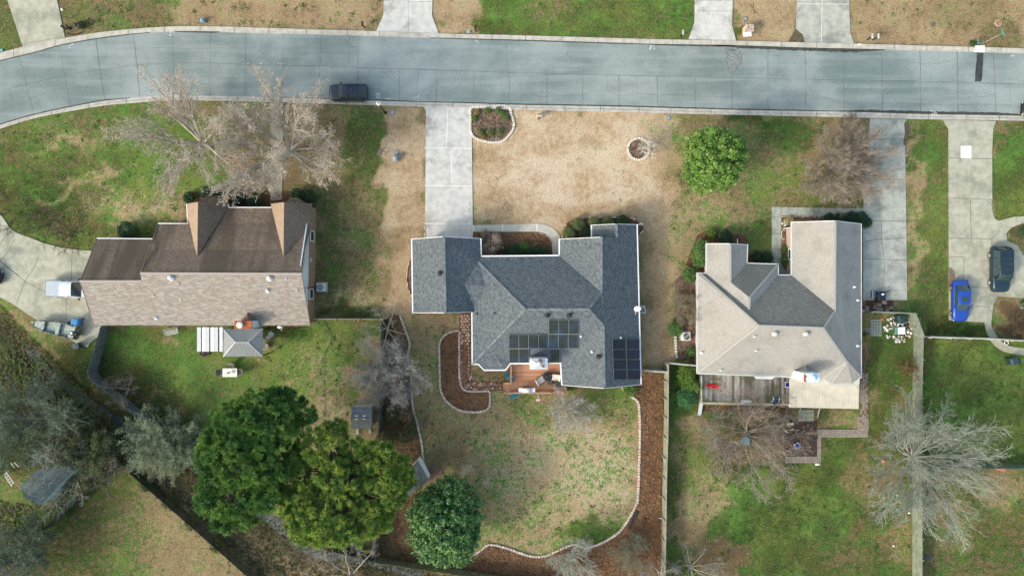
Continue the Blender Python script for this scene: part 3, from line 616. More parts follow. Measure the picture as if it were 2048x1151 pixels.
W_ = [clusters(945, 790, 1275, 1095, 150, 14, 5), clusters(960, 800, 1260, 900, 50, 16, 6), clusters(1010, 1020, 1250, 1090, 60, 14, 6), clusters(835, 640, 960, 900, 50, 16, 4), clusters(950, 230, 1340, 440, 14, 8, 4), clusters(560, 660, 760, 840, 60, 18, 4), clusters(1345, 820, 1820, 1150, 240, 22, 5), clusters(1845, 690, 2048, 1150, 120, 22, 5), clusters(0, 230, 400, 500, 110, 22, 5), clusters(110, 950, 480, 1150, 60, 12, 5), clusters(640, 220, 770, 640, 70, 14, 6), clusters(1345, 240, 1720, 470, 90, 20, 5), clusters(130, 0, 760, 55, 60, 18, 4), clusters(980, 0, 2048, 70, 60, 18, 4)]
tufts('lawn_weeds', 0, lambda c: np.full(len(c), 1.0), leafmat('weed', (.03,.075,.02), (.075,.15,.035), None, .6, .2, .1), .10, .04, .9, (np.concatenate([w[0] for w in W_]), np.concatenate([w[1] for w in W_])))
# ================================================================== HOUSES
M_white = plain('white_trim', (.78,.79,.80), .5, amp=.03)
M_cream = plain('cream_siding', (.55,.50,.42), .7)
M_glass = plain('window_glass', (.03,.04,.05), .08, 0, .6, .02)
M_dark = plain('dark_metal', (.03,.032,.035), .5, .3)
M_black = plain('black_plastic', (.015,.017,.018), .5)
M_galv = plain('galvanised_metal', (.55,.58,.60), .4, .5)
M_bluewhite = plain('blue_white_siding', (.62,.69,.76), .6)
M_brickA = brick('brown_brick', (.21,.12,.075), (.30,.18,.11), (.36,.30,.24))
M_brickB = brick('pink_brick', (.46,.30,.23), (.55,.38,.30), (.58,.52,.46))
M_brickC = brick('red_brick', (.30,.13,.08), (.38,.19,.12), (.45,.40,.36))
M_redcrown = rough_mat('rust_crown', (.30,.07,.025), (.42,.12,.05), 3, 15, .7, .2)
SH_blue = shingle('blue_grey_shingle', [(.072,.088,.102),(.098,.117,.13),(.112,.131,.144),(.125,.147,.158),(.088,.106,.122),(.142,.164,.175)], stain=(.095,.11,.118), stain_sc=.5, stain_lo=.5, stain_hi=.8, row=.075, tab=.15, amp=.1)
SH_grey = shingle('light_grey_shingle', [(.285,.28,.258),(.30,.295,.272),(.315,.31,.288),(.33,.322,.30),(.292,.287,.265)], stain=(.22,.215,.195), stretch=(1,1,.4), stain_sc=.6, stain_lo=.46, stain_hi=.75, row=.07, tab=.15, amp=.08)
SH_brown = shingle('shaded_brown_shingle', [(.155,.118,.088),(.18,.138,.104),(.20,.156,.12),(.168,.13,.10),(.22,.172,.135)], stain=(.082,.068,.048), stretch=(.7,.1,.1), stain_sc=.55, stain_lo=.42, stain_hi=.62, row=.075, tab=.16, amp=.1)  # darker copy for north and east slopes, their shade put into the colour
SH_brownS = shingle('sunlit_bleached_shingle', [(.215,.19,.162),(.24,.213,.182),(.26,.232,.20),(.23,.203,.175),(.275,.25,.22)], stain=(.34,.335,.325), stretch=(.5,1.6,1.6), stain_sc=2.8, stain_lo=.47, stain_hi=.62, row=.075, tab=.16, amp=.1)  # paler copy for the south slope: sunlight in the colour, plus bleached flecks
CAM = Vector((0,0,H))
class House:
    def __init__(s, name, label, base, cat='house', group=None):
        s.e = empty(name, P(*base), label, cat, group); s.polys = []
    def roof(s, polys, mats, idx=None, thick=.0):
        s.polys = polys; b = MB()
        for i, q in enumerate(polys): b.poly([P(*v) for v in q], idx[i] if idx else 0)
        s.r = b.build('roof', mats, s.e)
        # outward normals up
        for p in s.r.data.polygons:
            if p.normal.z < 0: p.flip()
        return s.r
    def at(s, px, py, i, off=0.0):
        q = [P(*v) for v in s.polys[i]]
        c = sum(q, Vector())/len(q); n = Vector()
        for k in range(len(q)): n += (q[k]-c).cross(q[(k+1) % len(q)]-c)
        n.normalize()
        if n.z < 0: n = -n
        d = P(px, py, 0)-CAM; t = n.dot(c-CAM)/n.dot(d)
        return CAM+d*t+n*off, n
    def strips(s, lines, mat, w=.11, h=.16, name='gutter', dz=-.04):
        for ln in lines:
            b = MB()
            if len(ln) > 2: lines_ = [ln]
            pts = [P(*a)+Vector((0,0,dz)) for a in ln]; L = []
            for i, p in enumerate(pts):
                d = (pts[min(i+1, len(pts)-1)]-pts[max(i-1, 0)]).normalized(); sd = d.cross(Vector((0,0,1))).normalized(); up = sd.cross(d)
                e_ = d*(.03 if i == len(pts)-1 else -.03 if i == 0 else 0)
                L += [p+e_-sd*w/2-up*h/2, p+e_+sd*w/2-up*h/2, p+e_+sd*w/2+up*h/2, p+e_-sd*w/2+up*h/2]
            k = len(pts)
            b.add(L, [(i*4+j, i*4+(j+1) % 4, i*4+4+(j+1) % 4, i*4+4+j) for i in range(k-1) for j in range(4)]+[(3,2,1,0),(k*4-4,k*4-3,k*4-2,k*4-1)])
            b.build(name, mat, s.e)
    def walls(s, foot, z, inset, mat, zlo=-.05, name='wall'):
        w = [P(a, b, z) for a, b in foot]; w = [Vector((v.x, v.y)) for v in w]
        ar = sum(w[i].x*w[(i+1) % len(w)].y-w[(i+1) % len(w)].x*w[i].y for i in range(len(w)))
        if ar < 0: w.reverse()
        n = len(w); out = []
        for i in range(n):
            d1 = (w[i]-w[i-1]).normalized(); d2 = (w[(i+1) % n]-w[i]).normalized()
            n1 = Vector((-d1.y, d1.x)); n2 = Vector((-d2.y, d2.x))
            k = n1+n2; k = k/max(.3, k.dot(n1)); out.append(w[i]+k*inset)
        s.foot = out; b = MB(); b.prism(out, zlo, z-.06, 0)
        s.wall = b.build(name, mat, s.e); return s.wall
    def gable(s, e1, r, e2, inw, mat, dz=-.1, name='gable_wall', zlo=None):
        iv = Vector((inw[0], inw[1], 0)); q = [P(*v)+iv+Vector((0,0,dz)) for v in (e1, r, e2)]
        b = MB(); th = iv.normalized()*.1
        if zlo is not None:
            q = [q[0], q[1], q[2], Vector((q[2].x, q[2].y, zlo)), Vector((q[0].x, q[0].y, zlo))]
        m = len(q); b.poly(q); b.poly([v+th for v in q])
        b.add(q+[v+th for v in q], [(i, (i+1) % m, m+(i+1) % m, m+i) for i in range(m)])
        return b.build(name, mat, s.e)
    def opening(s, i, t, w, h, z0, kind='window', fm=None, pm=None):
        a = s.foot[i]; c = s.foot[(i+1) % len(s.foot)]; d = (c-a).normalized(); nrm = Vector((d.y, -d.x)); ang = math.atan2(d.y, d.x)
        p = a+(c-a)*t
        f = MB()
        for du, dv, ww, hh in ((0, h/2, w+.16, .09),(0, -h/2, w+.16, .09),(-w/2, 0, .09, h-.09),(w/2, 0, .09, h-.09)):
            f.box((p.x+d.x*du+nrm.x*.02, p.y+d.y*du+nrm.y*.02, z0+h/2+dv), (ww, .1, hh), ang)
        fr = f.build(kind if kind != 'window' else 'window', fm or M_white, s.e)
        g = MB(); g.box((p.x+nrm.x*.01, p.y+nrm.y*.01, z0+h/2), (w-.04, .05, h-.04), ang)
        g.build('pane' if kind == 'window' else 'panel', pm or M_glass, fr); return fr
    def vent(s, px, py, i, r=.17, h=.42, mat=None, cap=None, name='roof_vent'):
        p, n = s.at(px, py, i); b = MB()
        b.lathe(p, [(r*1.5,-.12),(r*1.5,-.02+r*.35),(r*.75,.06+r*.3),(r*.75,h*.6),(r,h*.62),(r*1.05,h*.8),(r*.8,h),(r*.2,h*1.08)], 14)
        return b.build(name, mat or M_dark, s.e, True)
    def pipe(s, px, py, i, r=.05, h=.35, mat=None):
        p, n = s.at(px, py, i); b = MB()
        b.lathe(p, [(r*2.6,-.1),(r*2.2,.04),(r,.09),(r,h)], 10); return b.build('vent_pipe', mat or M_white, s.e, True)
def chase(hs, x0, y0, x1, y1, z, zlo, side, top, name='chimney', band=True):
    a = P(x0, y0, z); c = P(x1, y1, z); b = MB(); w = abs(c.x-a.x); d = abs(c.y-a.y); cx = (a.x+c.x)/2; cy = (a.y+c.y)/2
    b.box((cx, cy, (z-.12+zlo)/2), (w-.1, d-.1, z-.12-zlo), 0, 0)
    o = b.build(name, side, hs.e)
    t = MB(); t.bbox((cx, cy, z-.06), (w, d, .12), 0, 0, .03); t.build('chimney_crown', top, o)
    return o, Vector((cx, cy, z)), w, d
# ------------------------------------------------------------------ left brown house
e = 2.6
h1 = House('brown_house', 'house with a weathered brown shingle roof and two steep front gables', (410,560))
Rw, Re = (281.3,546.6,6.2), (603.2,547.8,6.2); bw, be = (297.9,499,4.5), (610.4,499.3,4.5); g1, g2 = (160,562.5,5.67), (283,562.5,5.67)
h1.roof([
 [Rw, Re, (620.5,650.5,e), (187.5,650,e), g1, g2],
 [Rw, Re, be, bw],
 [bw, be, (624,445,2.95), (543,414.4,e), (456,414.4,e), (435,447.2,3.22), (316.3,446.6,3.25)],
 [g1, g2, (305.4,477.3,e), (194,476.3,e)],
 [(373.5,407.7,e), (396,404,5.0), (394.5,512.7,5.02), (375.6,447,2.8)],
 [(396,404,5.0), (456.4,409,e), (456.4,414.4,e+.02), (394.5,512.7,5.02)],
 [(541.8,407.7,e), (568,404.5,5.0), (567,512.7,5.02), (543,414.4,e+.03)],
 [(568,404.5,5.0), (624,407.7,2.75), (624,445,2.97), (567,512.7,5.02)],
 [(398,405,3.3), (452,408,3.3), (434,394.5,2.75), (401,394.5,2.75)],
 [(572,405,3.3), (610,407,3.3), (595,394.5,2.75), (580,394.5,2.75)],
], [SH_brownS, SH_brown, shingle('sunlit_tan_shingle', [(.27,.20,.145),(.31,.235,.175),(.34,.26,.20),(.29,.215,.16)], row=.1, tab=.3)], [0,1,1,1,2,1,2,1,1,1])  # tan copy paints sunlight onto the west slopes of the gables
h1.strips([[(194,476.3,e),(305.4,477.3,e)],[(316.3,446.6,3.25),(375.6,447,3.2)],[(456.4,409,e),(456.4,414.6,e)],[(456,414.6,e),(543,414.6,e)],[(373.5,407.7,e),(375.6,447,2.75)]], M_white, .1)
h1.strips([[g1,(194,476.3,e)],[g1,(187.5,650,e)],[Rw,(316.3,446.6,3.25)],[Re,(624,445,2.95)],[Re,(620.5,650.5,e)],[(187.5,650,e),(620.5,650.5,e)],[(373.5,407.7,e),(396,404,5)],[(396,404,5),(456.4,409,e)],[(541.8,407.7,e),(568,404.5,5)],[(568,404.5,5),(624,407.7,2.75)]], plain('brown_fascia', (.2,.16,.13), .7), .05, .14, 'fascia')
h1.strips([[Rw,Re],[g1,g2]], plain('ridge_cap', (.36,.31,.27), .9), .26, .05, 'ridge_cap', .03)
h1.walls([(194,476),(312,477),(314,447),(375,447),(375,408),(456,409),(456,414),(543,414),(543,408),(623,408),(620,650),(187.5,650)], e, .22, M_brickA)
h1.gable((623,414,e),Re,(620,650,e),(-.26,0),M_bluewhite,-.14)
h1.gable((194,476,e),g1,(187.5,650,e),(.3,0),M_cream)
h1.gable((316,447,3.2),Rw,(283,562,5.6),(.7,0),M_cream,-.45,'gable_wall',3)
h1.gable((373.5,407.7,e),(396,404,5),(456.4,409,e),(0,-.3),M_cream); h1.gable((541.8,407.7,e),(568,404.5,5),(624,407.7,2.75),(0,-.3),M_cream)
for q in ([(398,406),(452,408),(434,396.5),(402,396.5)],[(572,406),(610,407),(595,396.5),(580,396.5)]):
    b = MB(); b.prism(PX(q, 2.75), 0, 2.7); b.build('bay_wall', M_brickA, h1.e)
for x, y, r, hh in ((343,555,.22,.5),(540,556,.22,.5)): h1.vent(x, y, 0, r, hh, M_white)
h1.vent(536,581,0,.15,.35,M_white)
for x, y in ((306.5,590.5),(361.5,600),(313,635.5),(572,558),(357,567),(594,581)): h1.pipe(x, y, 0, .045 if y != 635.5 else .09, .3)
for i in range(len(h1.foot)):
    a = h1.foot[i]; c = h1.foot[(i+1) % len(h1.foot)]; L = (c-a).length
    if L > 4:
        n = max(1, int(L/4.5))
        for k in range(n): h1.opening(i, (k+.5)/n, 1.1, 1.3, .9)
o, c, w, d = chase(h1, 468.7, 641, 504, 657, 4.85, 0, M_bluewhite, M_redcrown)
b = MB(); b.lathe(c+Vector((-.25,-.02,0)), [(.22,0),(.22,.2),(.34,.22),(.34,.3),(.1,.36)], 16); b.build('flue_cap', M_white, o, True)
pk = h1.at(494.6,624.5,0)[0]; l_ = h1.at(481,641,0)[0]; r_ = h1.at(516,641,0)[0]; mid = P(495,640,4.4)
b = MB(); b.poly([pk, mid, l_]); b.poly([pk, r_, mid]); b.poly([l_, mid, r_]); b.build('cricket', SH_brown, h1.e)
p = P(621,519,3.4); b = MB(); b.tube([P(626,519,3), P(621,519,3.5)], .025); b.lathe(P(621.5,519,3.5), [(.02,.1),(.2,.05),(.28,0)], 14, 0, Matrix.Rotation(-1.0, 3, 'Y')); b.build('gable_dish', M_galv, h1.e, True)
b = MB(); b.tube([P(634,575,.4), P(619,575,3.4), P(615,575,4.4)], .06, 8); b.build('drain_pipe', M_dark, h1.e)
# ------------------------------------------------------------------ middle blue grey house
e = 2.75
h2 = House('grey_house', 'blue grey shingle house with black solar panels on its roof, between the two neighbouring houses', (1050,620))
A, B_, Cc, D, E, F = (962,512,e), (1118.6,510.6,e), (1202.7,584,5.5), (1177.3,618.2,6.5), (1050,618.5,6.5), (956.4,524,3.1)
J, K, G = (929,569,3.88), (972,571,3.85), (1206.6,650,5.5); sw = (944.6,727.6,e); ic = (1121,725.5,e); rs = (1209,776,5.5)
gN, gS = (888,473,5.25), (890.7,625,5.25)
h2.roof([
 [E,D,G,ic,(1021,726.5,e),(956.4,727.6,e),sw],                      #0 south
 [A,B_,Cc,D,E,F],                                                   #1 north
 [(823.5,478,e),gN,gS,(825.5,625,e)],                               #2 garage west
 [gN,(961.5,477,e),A,F,J,(951.7,623.6,e),gS],                       #3 garage east
 [F,J,K],[J,(951.7,623.6,e),(944,625,e+.02),K],                     #4 5
 [E,F,K,(943.8,624,e),sw],                                          #6 west
 [G,rs,(1123.7,769.5,e),ic],                                        #7 wing west
 [(1202.7,474,5.5),Cc,D,G,rs,(1282,768.3,e),(1274,449,e),(1233,447.7,4.35),(1233,474,4.35)], #8 east
 [(1183,450,2.65),(1233,447.7,4.35),(1233,474,4.35),(1183,474,2.65)], #9
 [(1118.6,478,e),(1202.7,474,5.5),Cc,B_],                           #10
 [(956.4,727.6,e+.02),(989,706,3.5),(1011,739.4,2.68),(968,739.4,2.68)],[(1021,726.5,e+.02),(1011,739.4,2.68),(989,706,3.5)], #11 12
], SH_blue)
h2.strips([[(823.5,478,e),(825.5,625,e)],[(961.5,477,e),A],[A,B_],[B_,(1118.6,478,e)],[(1183,450,2.65),(1183,474,2.65)],[(1274,449,e),(1282,768.3,e)],[(943.8,624,e),sw],[sw,(956.4,727.6,e),(968,739.6,2.68),(1011,739.6,2.68),(1021,726.5,e),ic],[ic,(1123.7,769.5,e)]], M_white, .15)
h2.strips([[(823.5,478,e),gN],[gN,(961.5,477,e)],[(825.5,625,e),gS],[gS,(951.7,623.6,e)],[(1118.6,478,e),(1202.7,474,5.5)],[(1123.7,769.5,e),rs],[rs,(1282,768.3,e)],[(1183,450,2.65),(1233,447.7,4.35)],[(1233,447.7,4.35),(1274,449,e)]], M_white, .05, .14, 'fascia')
M_cap = shingle('blue_grey_ridge', [(.115,.135,.145),(.15,.175,.185),(.18,.205,.215)], row=.1, tab=.25)
h2.strips([[gN,gS],[E,D],[E,F],[E,sw],[D,G],[(1202.7,474,5.5),Cc],[Cc,D],[G,rs],[(1233,447.7,4.35),(1233,474,4.35)]], M_cap, .24, .03, 'ridge_cap', .02)
h2.walls([(825,478),(961.5,477),(962,512),(1118.6,511),(1118.6,477),(1183,474),(1183,451),(1273.5,450),(1281,767),(1209,769.5),(1123.7,769.5),(1121,725.5),(1021,726.5),(1011,739),(968,739),(956.4,727.6),(944.6,727.6),(943.8,624),(825.5,624)], e, .45, M_brickC)
h2.gable((823.5,478,e),gN,(961.5,477,e),(0,-.35),M_cream); h2.gable((825.5,625,e),gS,(951.7,623.6,e),(0,.35),M_cream)
h2.gable((1123.7,769.5,e),rs,(1282,768.3,e),(0,.4),M_cream); h2.gable((1118.6,478,e),(1202.7,474,5.5),(1274,476,e),(0,-.35),M_cream); h2.gable((1183,450,2.65),(1233,447.7,4.35),(1274,449,e),(0,-.3),M_cream)
for x, y, i in ((880.5,546,2),(1094,630,0),(1138,630,0),(1197.5,713,7)): h2.vent(x, y, i, .19, .5, M_dark)
for x, y, i in ((955,627,6),(989.5,625.5,6)): h2.pipe(x, y, i, .06, .18, M_dark)
for x, y, i in ((1162,672,0),(1184,703,7),(1241,675,8)): h2.pipe(x, y, i, .06, .35, M_white)
for i in range(len(h2.foot)):
    a = h2.foot[i]; c = h2.foot[(i+1) % len(h2.foot)]; L = (c-a).length
    if L > 2.2:
        n = max(1, int(L/4.2))
        for k in range(n): h2.opening(i, (k+.5)/n, 1.1, 1.4, .8)
o, c, w, d = chase(h2, 1059.7, 716, 1095.6, 738, 5.5, 0, M_white, plain('pale_cap', (.60,.66,.68), .5))
b = MB(); b.poly([c+Vector((-w/2+.02, d/2-.02, .01)), c+Vector((w/2-.02, d/2-.02, .01)), c+Vector((w/2-.02,-d/2+.02,.01)), c+Vector((-w/2+.5,-d/2+.02,.01)), c+Vector((-.1, 0, .14))]); b.build('cap_sheet', M_galv, o)
b = MB(); b.lathe(c+Vector((.05,.05,0)), [(.2,0),(.2,.22),(.29,.24),(.29,.32),(.08,.38)], 14); b.build('flue_cap', M_galv, o, True)
b = MB(); b.lathe(c+Vector((.1,.3,0)), [(.12,0),(.2,.1),(.24,.24),(.1,.36)], 10); b.lathe(c+Vector((.42,-.28,0)), [(.1,0),(.15,.08),(.1,.2)], 9); b.build('rusty_flashing', rough_mat('rust', (.23,.12,.06), (.34,.2,.1), 4, 15, .8, .3), o, True)
b = MB(); b.tube([P(1274,449.5,2.6), P(1286,447,1.6), P(1286,448,.1)], .05, 6); b.build('downspout', M_white, h2.e)
# solar panels
def solar_mat(name, cell, tint, grid):
    m = N(name); v = m.n('TexCoord').outputs['UV']; sp = m.n('SeparateXYZ'); m.l(v, sp.inputs[0]); m.vec = m.coord()
    def gridl(o, k, w):
        w = w*.7; return m.math('LESS_THAN', m.math('ABSOLUTE', m.math('SUBTRACT', m.math('FRACT', m.math('MULTIPLY', o, k)), .5)), .5-w)
    a = m.math('MULTIPLY', gridl(sp.outputs[0], 6, .10), gridl(sp.outputs[1], 10, .085))
    col = m.mix(m.ss(m.noise(.55, 4, .6), .42, .62), cell, tint)
    return m.fin(m.mix(a, grid, col), .12, 0, .2)
M_sol = [solar_mat('solar_cells_blue', (.006,.010,.016), (.008,.026,.085), (.085,.10,.065)), solar_mat('solar_cells_dark', (.006,.008,.013), (.008,.014,.04), (.035,.042,.055))]
M_alu = plain('panel_frame', (.30,.33,.32), .4, .4)
M_blkf = plain('dark_panel_frame', (.22,.24,.25), .4, .4)
def panel(hs, x0, y0, x1, y1, i, m):
    q = [hs.at(x, y, i, .13)[0] for x, y in ((x0,y1),(x1,y1),(x1,y0),(x0,y0))]; n = hs.at(x0, y0, i)[1]
    b = MB(); dn = n*-.05; b.add(q+[v+dn for v in q], [(0,1,5,4),(1,2,6,5),(2,3,7,6),(3,0,4,7)], 1)
    cx = sum(q, Vector())/4; ins = [v+(cx-v)*.032 for v in q]
    b.add(q+ins, [(0,1,5,4),(1,2,6,5),(2,3,7,6),(3,0,4,7)], 1)
    b.add([v-n*.012 for v in ins], [(0,1,2,3)], 0)
    o = b.build('solar_panel', [M_sol[m], M_blkf if m else M_alu], hs.e)
    uv = o.data.uv_layers.new(); pl = o.data.polygons[-1]
    for k, t in zip(pl.loop_indices, ((0,0),(1,0),(1,1),(0,1))): uv.data[k].uv = t if not m else (t[1], t[0])
    b = MB()
    for t in (.25, .75):
        a = q[0]+(q[3]-q[0])*t+dn; c = q[1]+(q[2]-q[1])*t+dn; b.tube([a-n*.03, c-n*.03], .025, 4)
    b.build('rail', M_galv, o)
for r, (y0, y1, xs_) in enumerate(((637,666.2,(1097.3,1117.3,1137.3)),(666.8,695.2,(1018,1037.6,1057.4,1077.2,1096.9,1116.7,1136.3)),(695.8,723.5,(1018.5,1038,1100)))):
    for x in xs_: panel(h2, x+.3-(.3 if r else 0), y0, x+19.5, y1, 0, 0)
for y in (677.5,698,718.3,738.4):
    for x, x2 in ((1223.5,1250),(1251,1277.5)):
        k = (y-677.5)*.03; panel(h2, x+k, y+.3, x2+k, y+19.7, 8, 1)
# dish on the east eave
p = P(1279,617,2.7); b = MB(); b.tube([p, p+Vector((-.1,0,.7))], .03); b.tube([P(1271,622,3.3), P(1271,628,3.3)], .03)
b.lathe(p+Vector((-.35,0,.75)), [(.02,.12),(.2,.08),(.34,.03),(.42,0)], 16, 0, Matrix.Rotation(math.radians(35), 3, 'X')); b.build('satellite_dish', M_white, h2.e, True)
# ------------------------------------------------------------------ right light grey house
e = 2.7
h3 = House('pale_house', 'light grey shingle house with a cream covered patio and weathered deck behind', (1560,610))
Pk, Q, Ml, Mr, Wj, Hx = (1499,594.5,5.3), (1498,617.7,5.3), (1517.5,651,6.5), (1646.4,655.7,6.5), (1669.7,621,5.3), (1693.5,723,4.25)
rN = (1670.5,441.3,5.3)
h3.roof([
 [Ml,Mr,Hx,(1645,755.8,e),(1394,746.4,e)],                                                          #0 south
 [(1556.5,549.5,e),(1582.7,549.5,e),Wj,Mr,Ml,Q],                                                   #1 north
 [(1412.3,487,e),(1460.5,487,4.2),(1460.5,563.8,4.2),Pk,Q,(1412.3,546.7,e)],                       #2
 [(1460.5,487,4.2),(1495.3,489,e),(1494,525.8,e),(1460.5,563.8,4.2)],                              #3
 [(1494,525.8,e),(1556.5,527.9,e),Pk,(1460.5,563.8,4.2)],                                          #4
 [(1556.5,527.9,e),(1556.5,549.5,e),Q,Pk],                                                         #5
 [(1399,546,e),(1412.3,546.7,e),Q,Ml],                                                             #6
 [(1394,545.4,e),(1399,546,e),Ml,(1394,746.4,e)],                                                  #7 west
 [rN,Wj,Mr,Hx,(1722.4,753.8,e),(1722.4,447.4,e)],                                                  #8 east
 [(1582.7,444,e),rN,Wj,(1582.7,549.5,e)],                                                          #9
 [Hx,(1645,755.8,e),(1661.5,767,2.66)],[Hx,(1661.5,767,2.66),(1704.4,767,2.66)],[Hx,(1704.4,767,2.66),(1722.4,753.8,e)],
], [SH_grey, shingle('shaded_grey_shingle', [(.15,.15,.14),(.18,.18,.167),(.20,.20,.186),(.225,.225,.208),(.165,.165,.153)], stain=(.15,.155,.135), stretch=(.8,.15,.15), stain_sc=.6, stain_lo=.42, stain_hi=.62, row=.07, tab=.16, amp=.1)], [0,1,0,0,1,0,1,0,0,0,0,0,0])  # second, darker copy puts shade into the colour of the north slopes
h3.strips([[(1412.3,487,e),(1412.3,546.5,e)],[(1495.3,489,e),(1494,525.8,e)],[(1494,525.8,e),(1556.5,527.9,e)],[(1556.5,527.9,e),(1556.5,549.5,e)],[(1556.5,549.5,e),(1582.7,549.5,e)],[(1582.7,444,e),(1582.7,549.5,e)],[(1722.4,447.4,e),(1722.4,753.8,e)],[(1722.4,753.8,e),(1704.4,767,2.66),(1661.5,767,2.66),(1645,755.8,e)],[(1394,746.4,e),(1645,755.8,e)],[(1394,545.4,e),(1394,746.4,e)],[(1394,545.4,e),(1412.3,546.2,e)]], plain('pale_gutter', (.56,.60,.60), .5), .1)
h3.strips([[(1412.3,487,e),(1460.5,487,4.2)],[(1460.5,487,4.2),(1495.3,489,e)],[(1582.7,444,e),rN],[rN,(1722.4,447.4,e)]], M_white, .05, .14, 'fascia')
M_cap3 = plain('grey_ridge_cap', (.33,.325,.30), .9)
h3.strips([[Ml,Mr],[rN,Wj],[Wj,Mr],[Mr,Hx],[Ml,(1394,746.4,e)],[Ml,(1399,546,e)],[(1460.5,487,4.2),(1460.5,563.8,4.2)],[Pk,Q],[Pk,(1556.5,527.9,e)],[Hx,(1661.5,767,2.66)],[Hx,(1704.4,767,2.66)],[Hx,(1722.4,753.8,e)],[Hx,(1645,755.8,e)]], M_cap3, .22, .03, 'ridge_cap', .02)
h3.walls([(1412.3,487),(1495.3,489),(1494,525.8),(1556.5,527.9),(1556.5,549.5),(1582.7,549.5),(1582.7,445),(1722.4,447.4),(1722.4,753.8),(1704.4,766),(1661.5,766),(1645,755.8),(1394,746.4),(1394,546),(1412.3,547)], e, .5, M_brickB)
h3.gable((1412.3,487,e),(1460.5,487,4.2),(1495.3,489,e),(0,-.4),M_cream); h3.gable((1582.7,444,e),rN,(1722.4,447.4,e),(0,-.4),M_cream)
for x, y in ((1549.5,666.5),(1611.5,666.5)): h3.vent(x, y, 0, .22, .42, plain('grey_vent', (.42,.43,.42), .6))
for x, y, i in ((1402.5,704.5,7),(1441.5,739.5,0),(1512,700.5,0),(1508.5,672.5,0),(1707.5,573.5,8),(1714.5,600,8),(1714.5,691,8)): h3.pipe(x, y, i, .07, .4, M_galv if i == 0 else M_white)
for i in range(len(h3.foot)):
    a = h3.foot[i]; c = h3.foot[(i+1) % len(h3.foot)]; L = (c-a).length
    if L > 2.2:
        n = max(1, int(L/4.2))
        for k in range(n): h3.opening(i, (k+.5)/n, 1.1, 1.4, .8)
o, c, w, d = chase(h3, 1606, 745.5, 1639.5, 764, 5.8, 0, M_white, plain('light_blue_cap', (.60,.73,.85), .35, .2))
b = MB(); b.poly([c+Vector((-w/2+.03,-d/2+.03,.012)), c+Vector((-w/2+.4,-d/2+.03,.012)), c+Vector((-w/2+.28,-.12,.012)), c+Vector((-w/2+.42,.12,.012)), c+Vector((-w/2+.26,.3,.012)), c+Vector((-w/2+.03,d/2-.03,.012))]); b.build('rust_stain', M_redcrown, o)
b = MB(); b.lathe(c+Vector((.12,0,0)), [(.22,0),(.22,.2),(.33,.22),(.33,.3),(.1,.38)], 16); b.build('flue_cap', plain('blue_flue', (.62,.74,.84), .4, .2), o, True)
pk = h3.at(1611,731,0)[0]; l_ = h3.at(1590,743,0)[0]; r_ = h3.at(1634,747,0)[0]; mid = P(1617,746,4.6)
b = MB(); b.poly([pk, mid, l_]); b.poly([pk, r_, mid]); b.build('cricket', SH_grey, h3.e)
b = MB(); b.tube([P(1475,489,2.6), P(1475,478,1.6), P(1475,478,.1)], .05, 6); b.tube([P(1581,455,2.5), P(1567,457,1.4), P(1567,457,.1)], .05, 6); b.build('downspout', M_white, h3.e)
# cream patio cover
pc = empty('patio_cover', P(1650,785), 'cream corrugated metal patio cover behind the light grey house', 'patio cover')
q = [P(1579,755,2.62), P(1646,757.5,2.62), P(1661,768.5,2.60), P(1705,768.5,2.60), P(1719,758,2.62), P(1717.5,817,2.35), P(1579,814,2.35)]
b = MB(); b.poly(q); b.poly([v-Vector((0,0,.06)) for v in q])
n_ = len(q); b.add(q+[v-Vector((0,0,.06)) for v in q], [(i, (i+1) % n_, n_+(i+1) % n_, n_+i) for i in range(n_)])
for i in range(48):
    t = (i+.5)/48; a = P(1579+t*139, 757+t*2.5 if t < .47 else 770, 2.63 if t < .47 else 2.59); c = P(1579+t*138.5, 814+t*3, 2.37)
    b.box((a+c)/2+Vector((0,0,.012)), ((a-c).length, .05, .05), 0, 0, Matrix(((c-a).normalized(), (c-a).normalized().cross(Vector((0,0,1))).normalized()*-1, Vector((0,0,1)))).transposed())
b.build('roof_sheet', rough_mat('cream_metal', (.53,.50,.41), (.60,.57,.48), 1.2, 20, .6, .06, .1, .01, c3=(.30,.28,.18), s3=.5, lo3=.56, hi3=.80, amt3=.55), pc)
for x in (1583,1628,1672,1714):
    b = MB(); p = P(x, 812+ (x-1579)*.02, 2.3); b.box((p.x, p.y, 1.15), (.12,.12,2.3)); b.build('post', M_white, pc)
b = MB(); b.tube([P(1639,817,2.3), P(1635,834,.1)], .07, 4); b.tube([P(1601,817,2.3), P(1598,826,.1)], .05, 4); b.build('downspout', M_galv, pc)
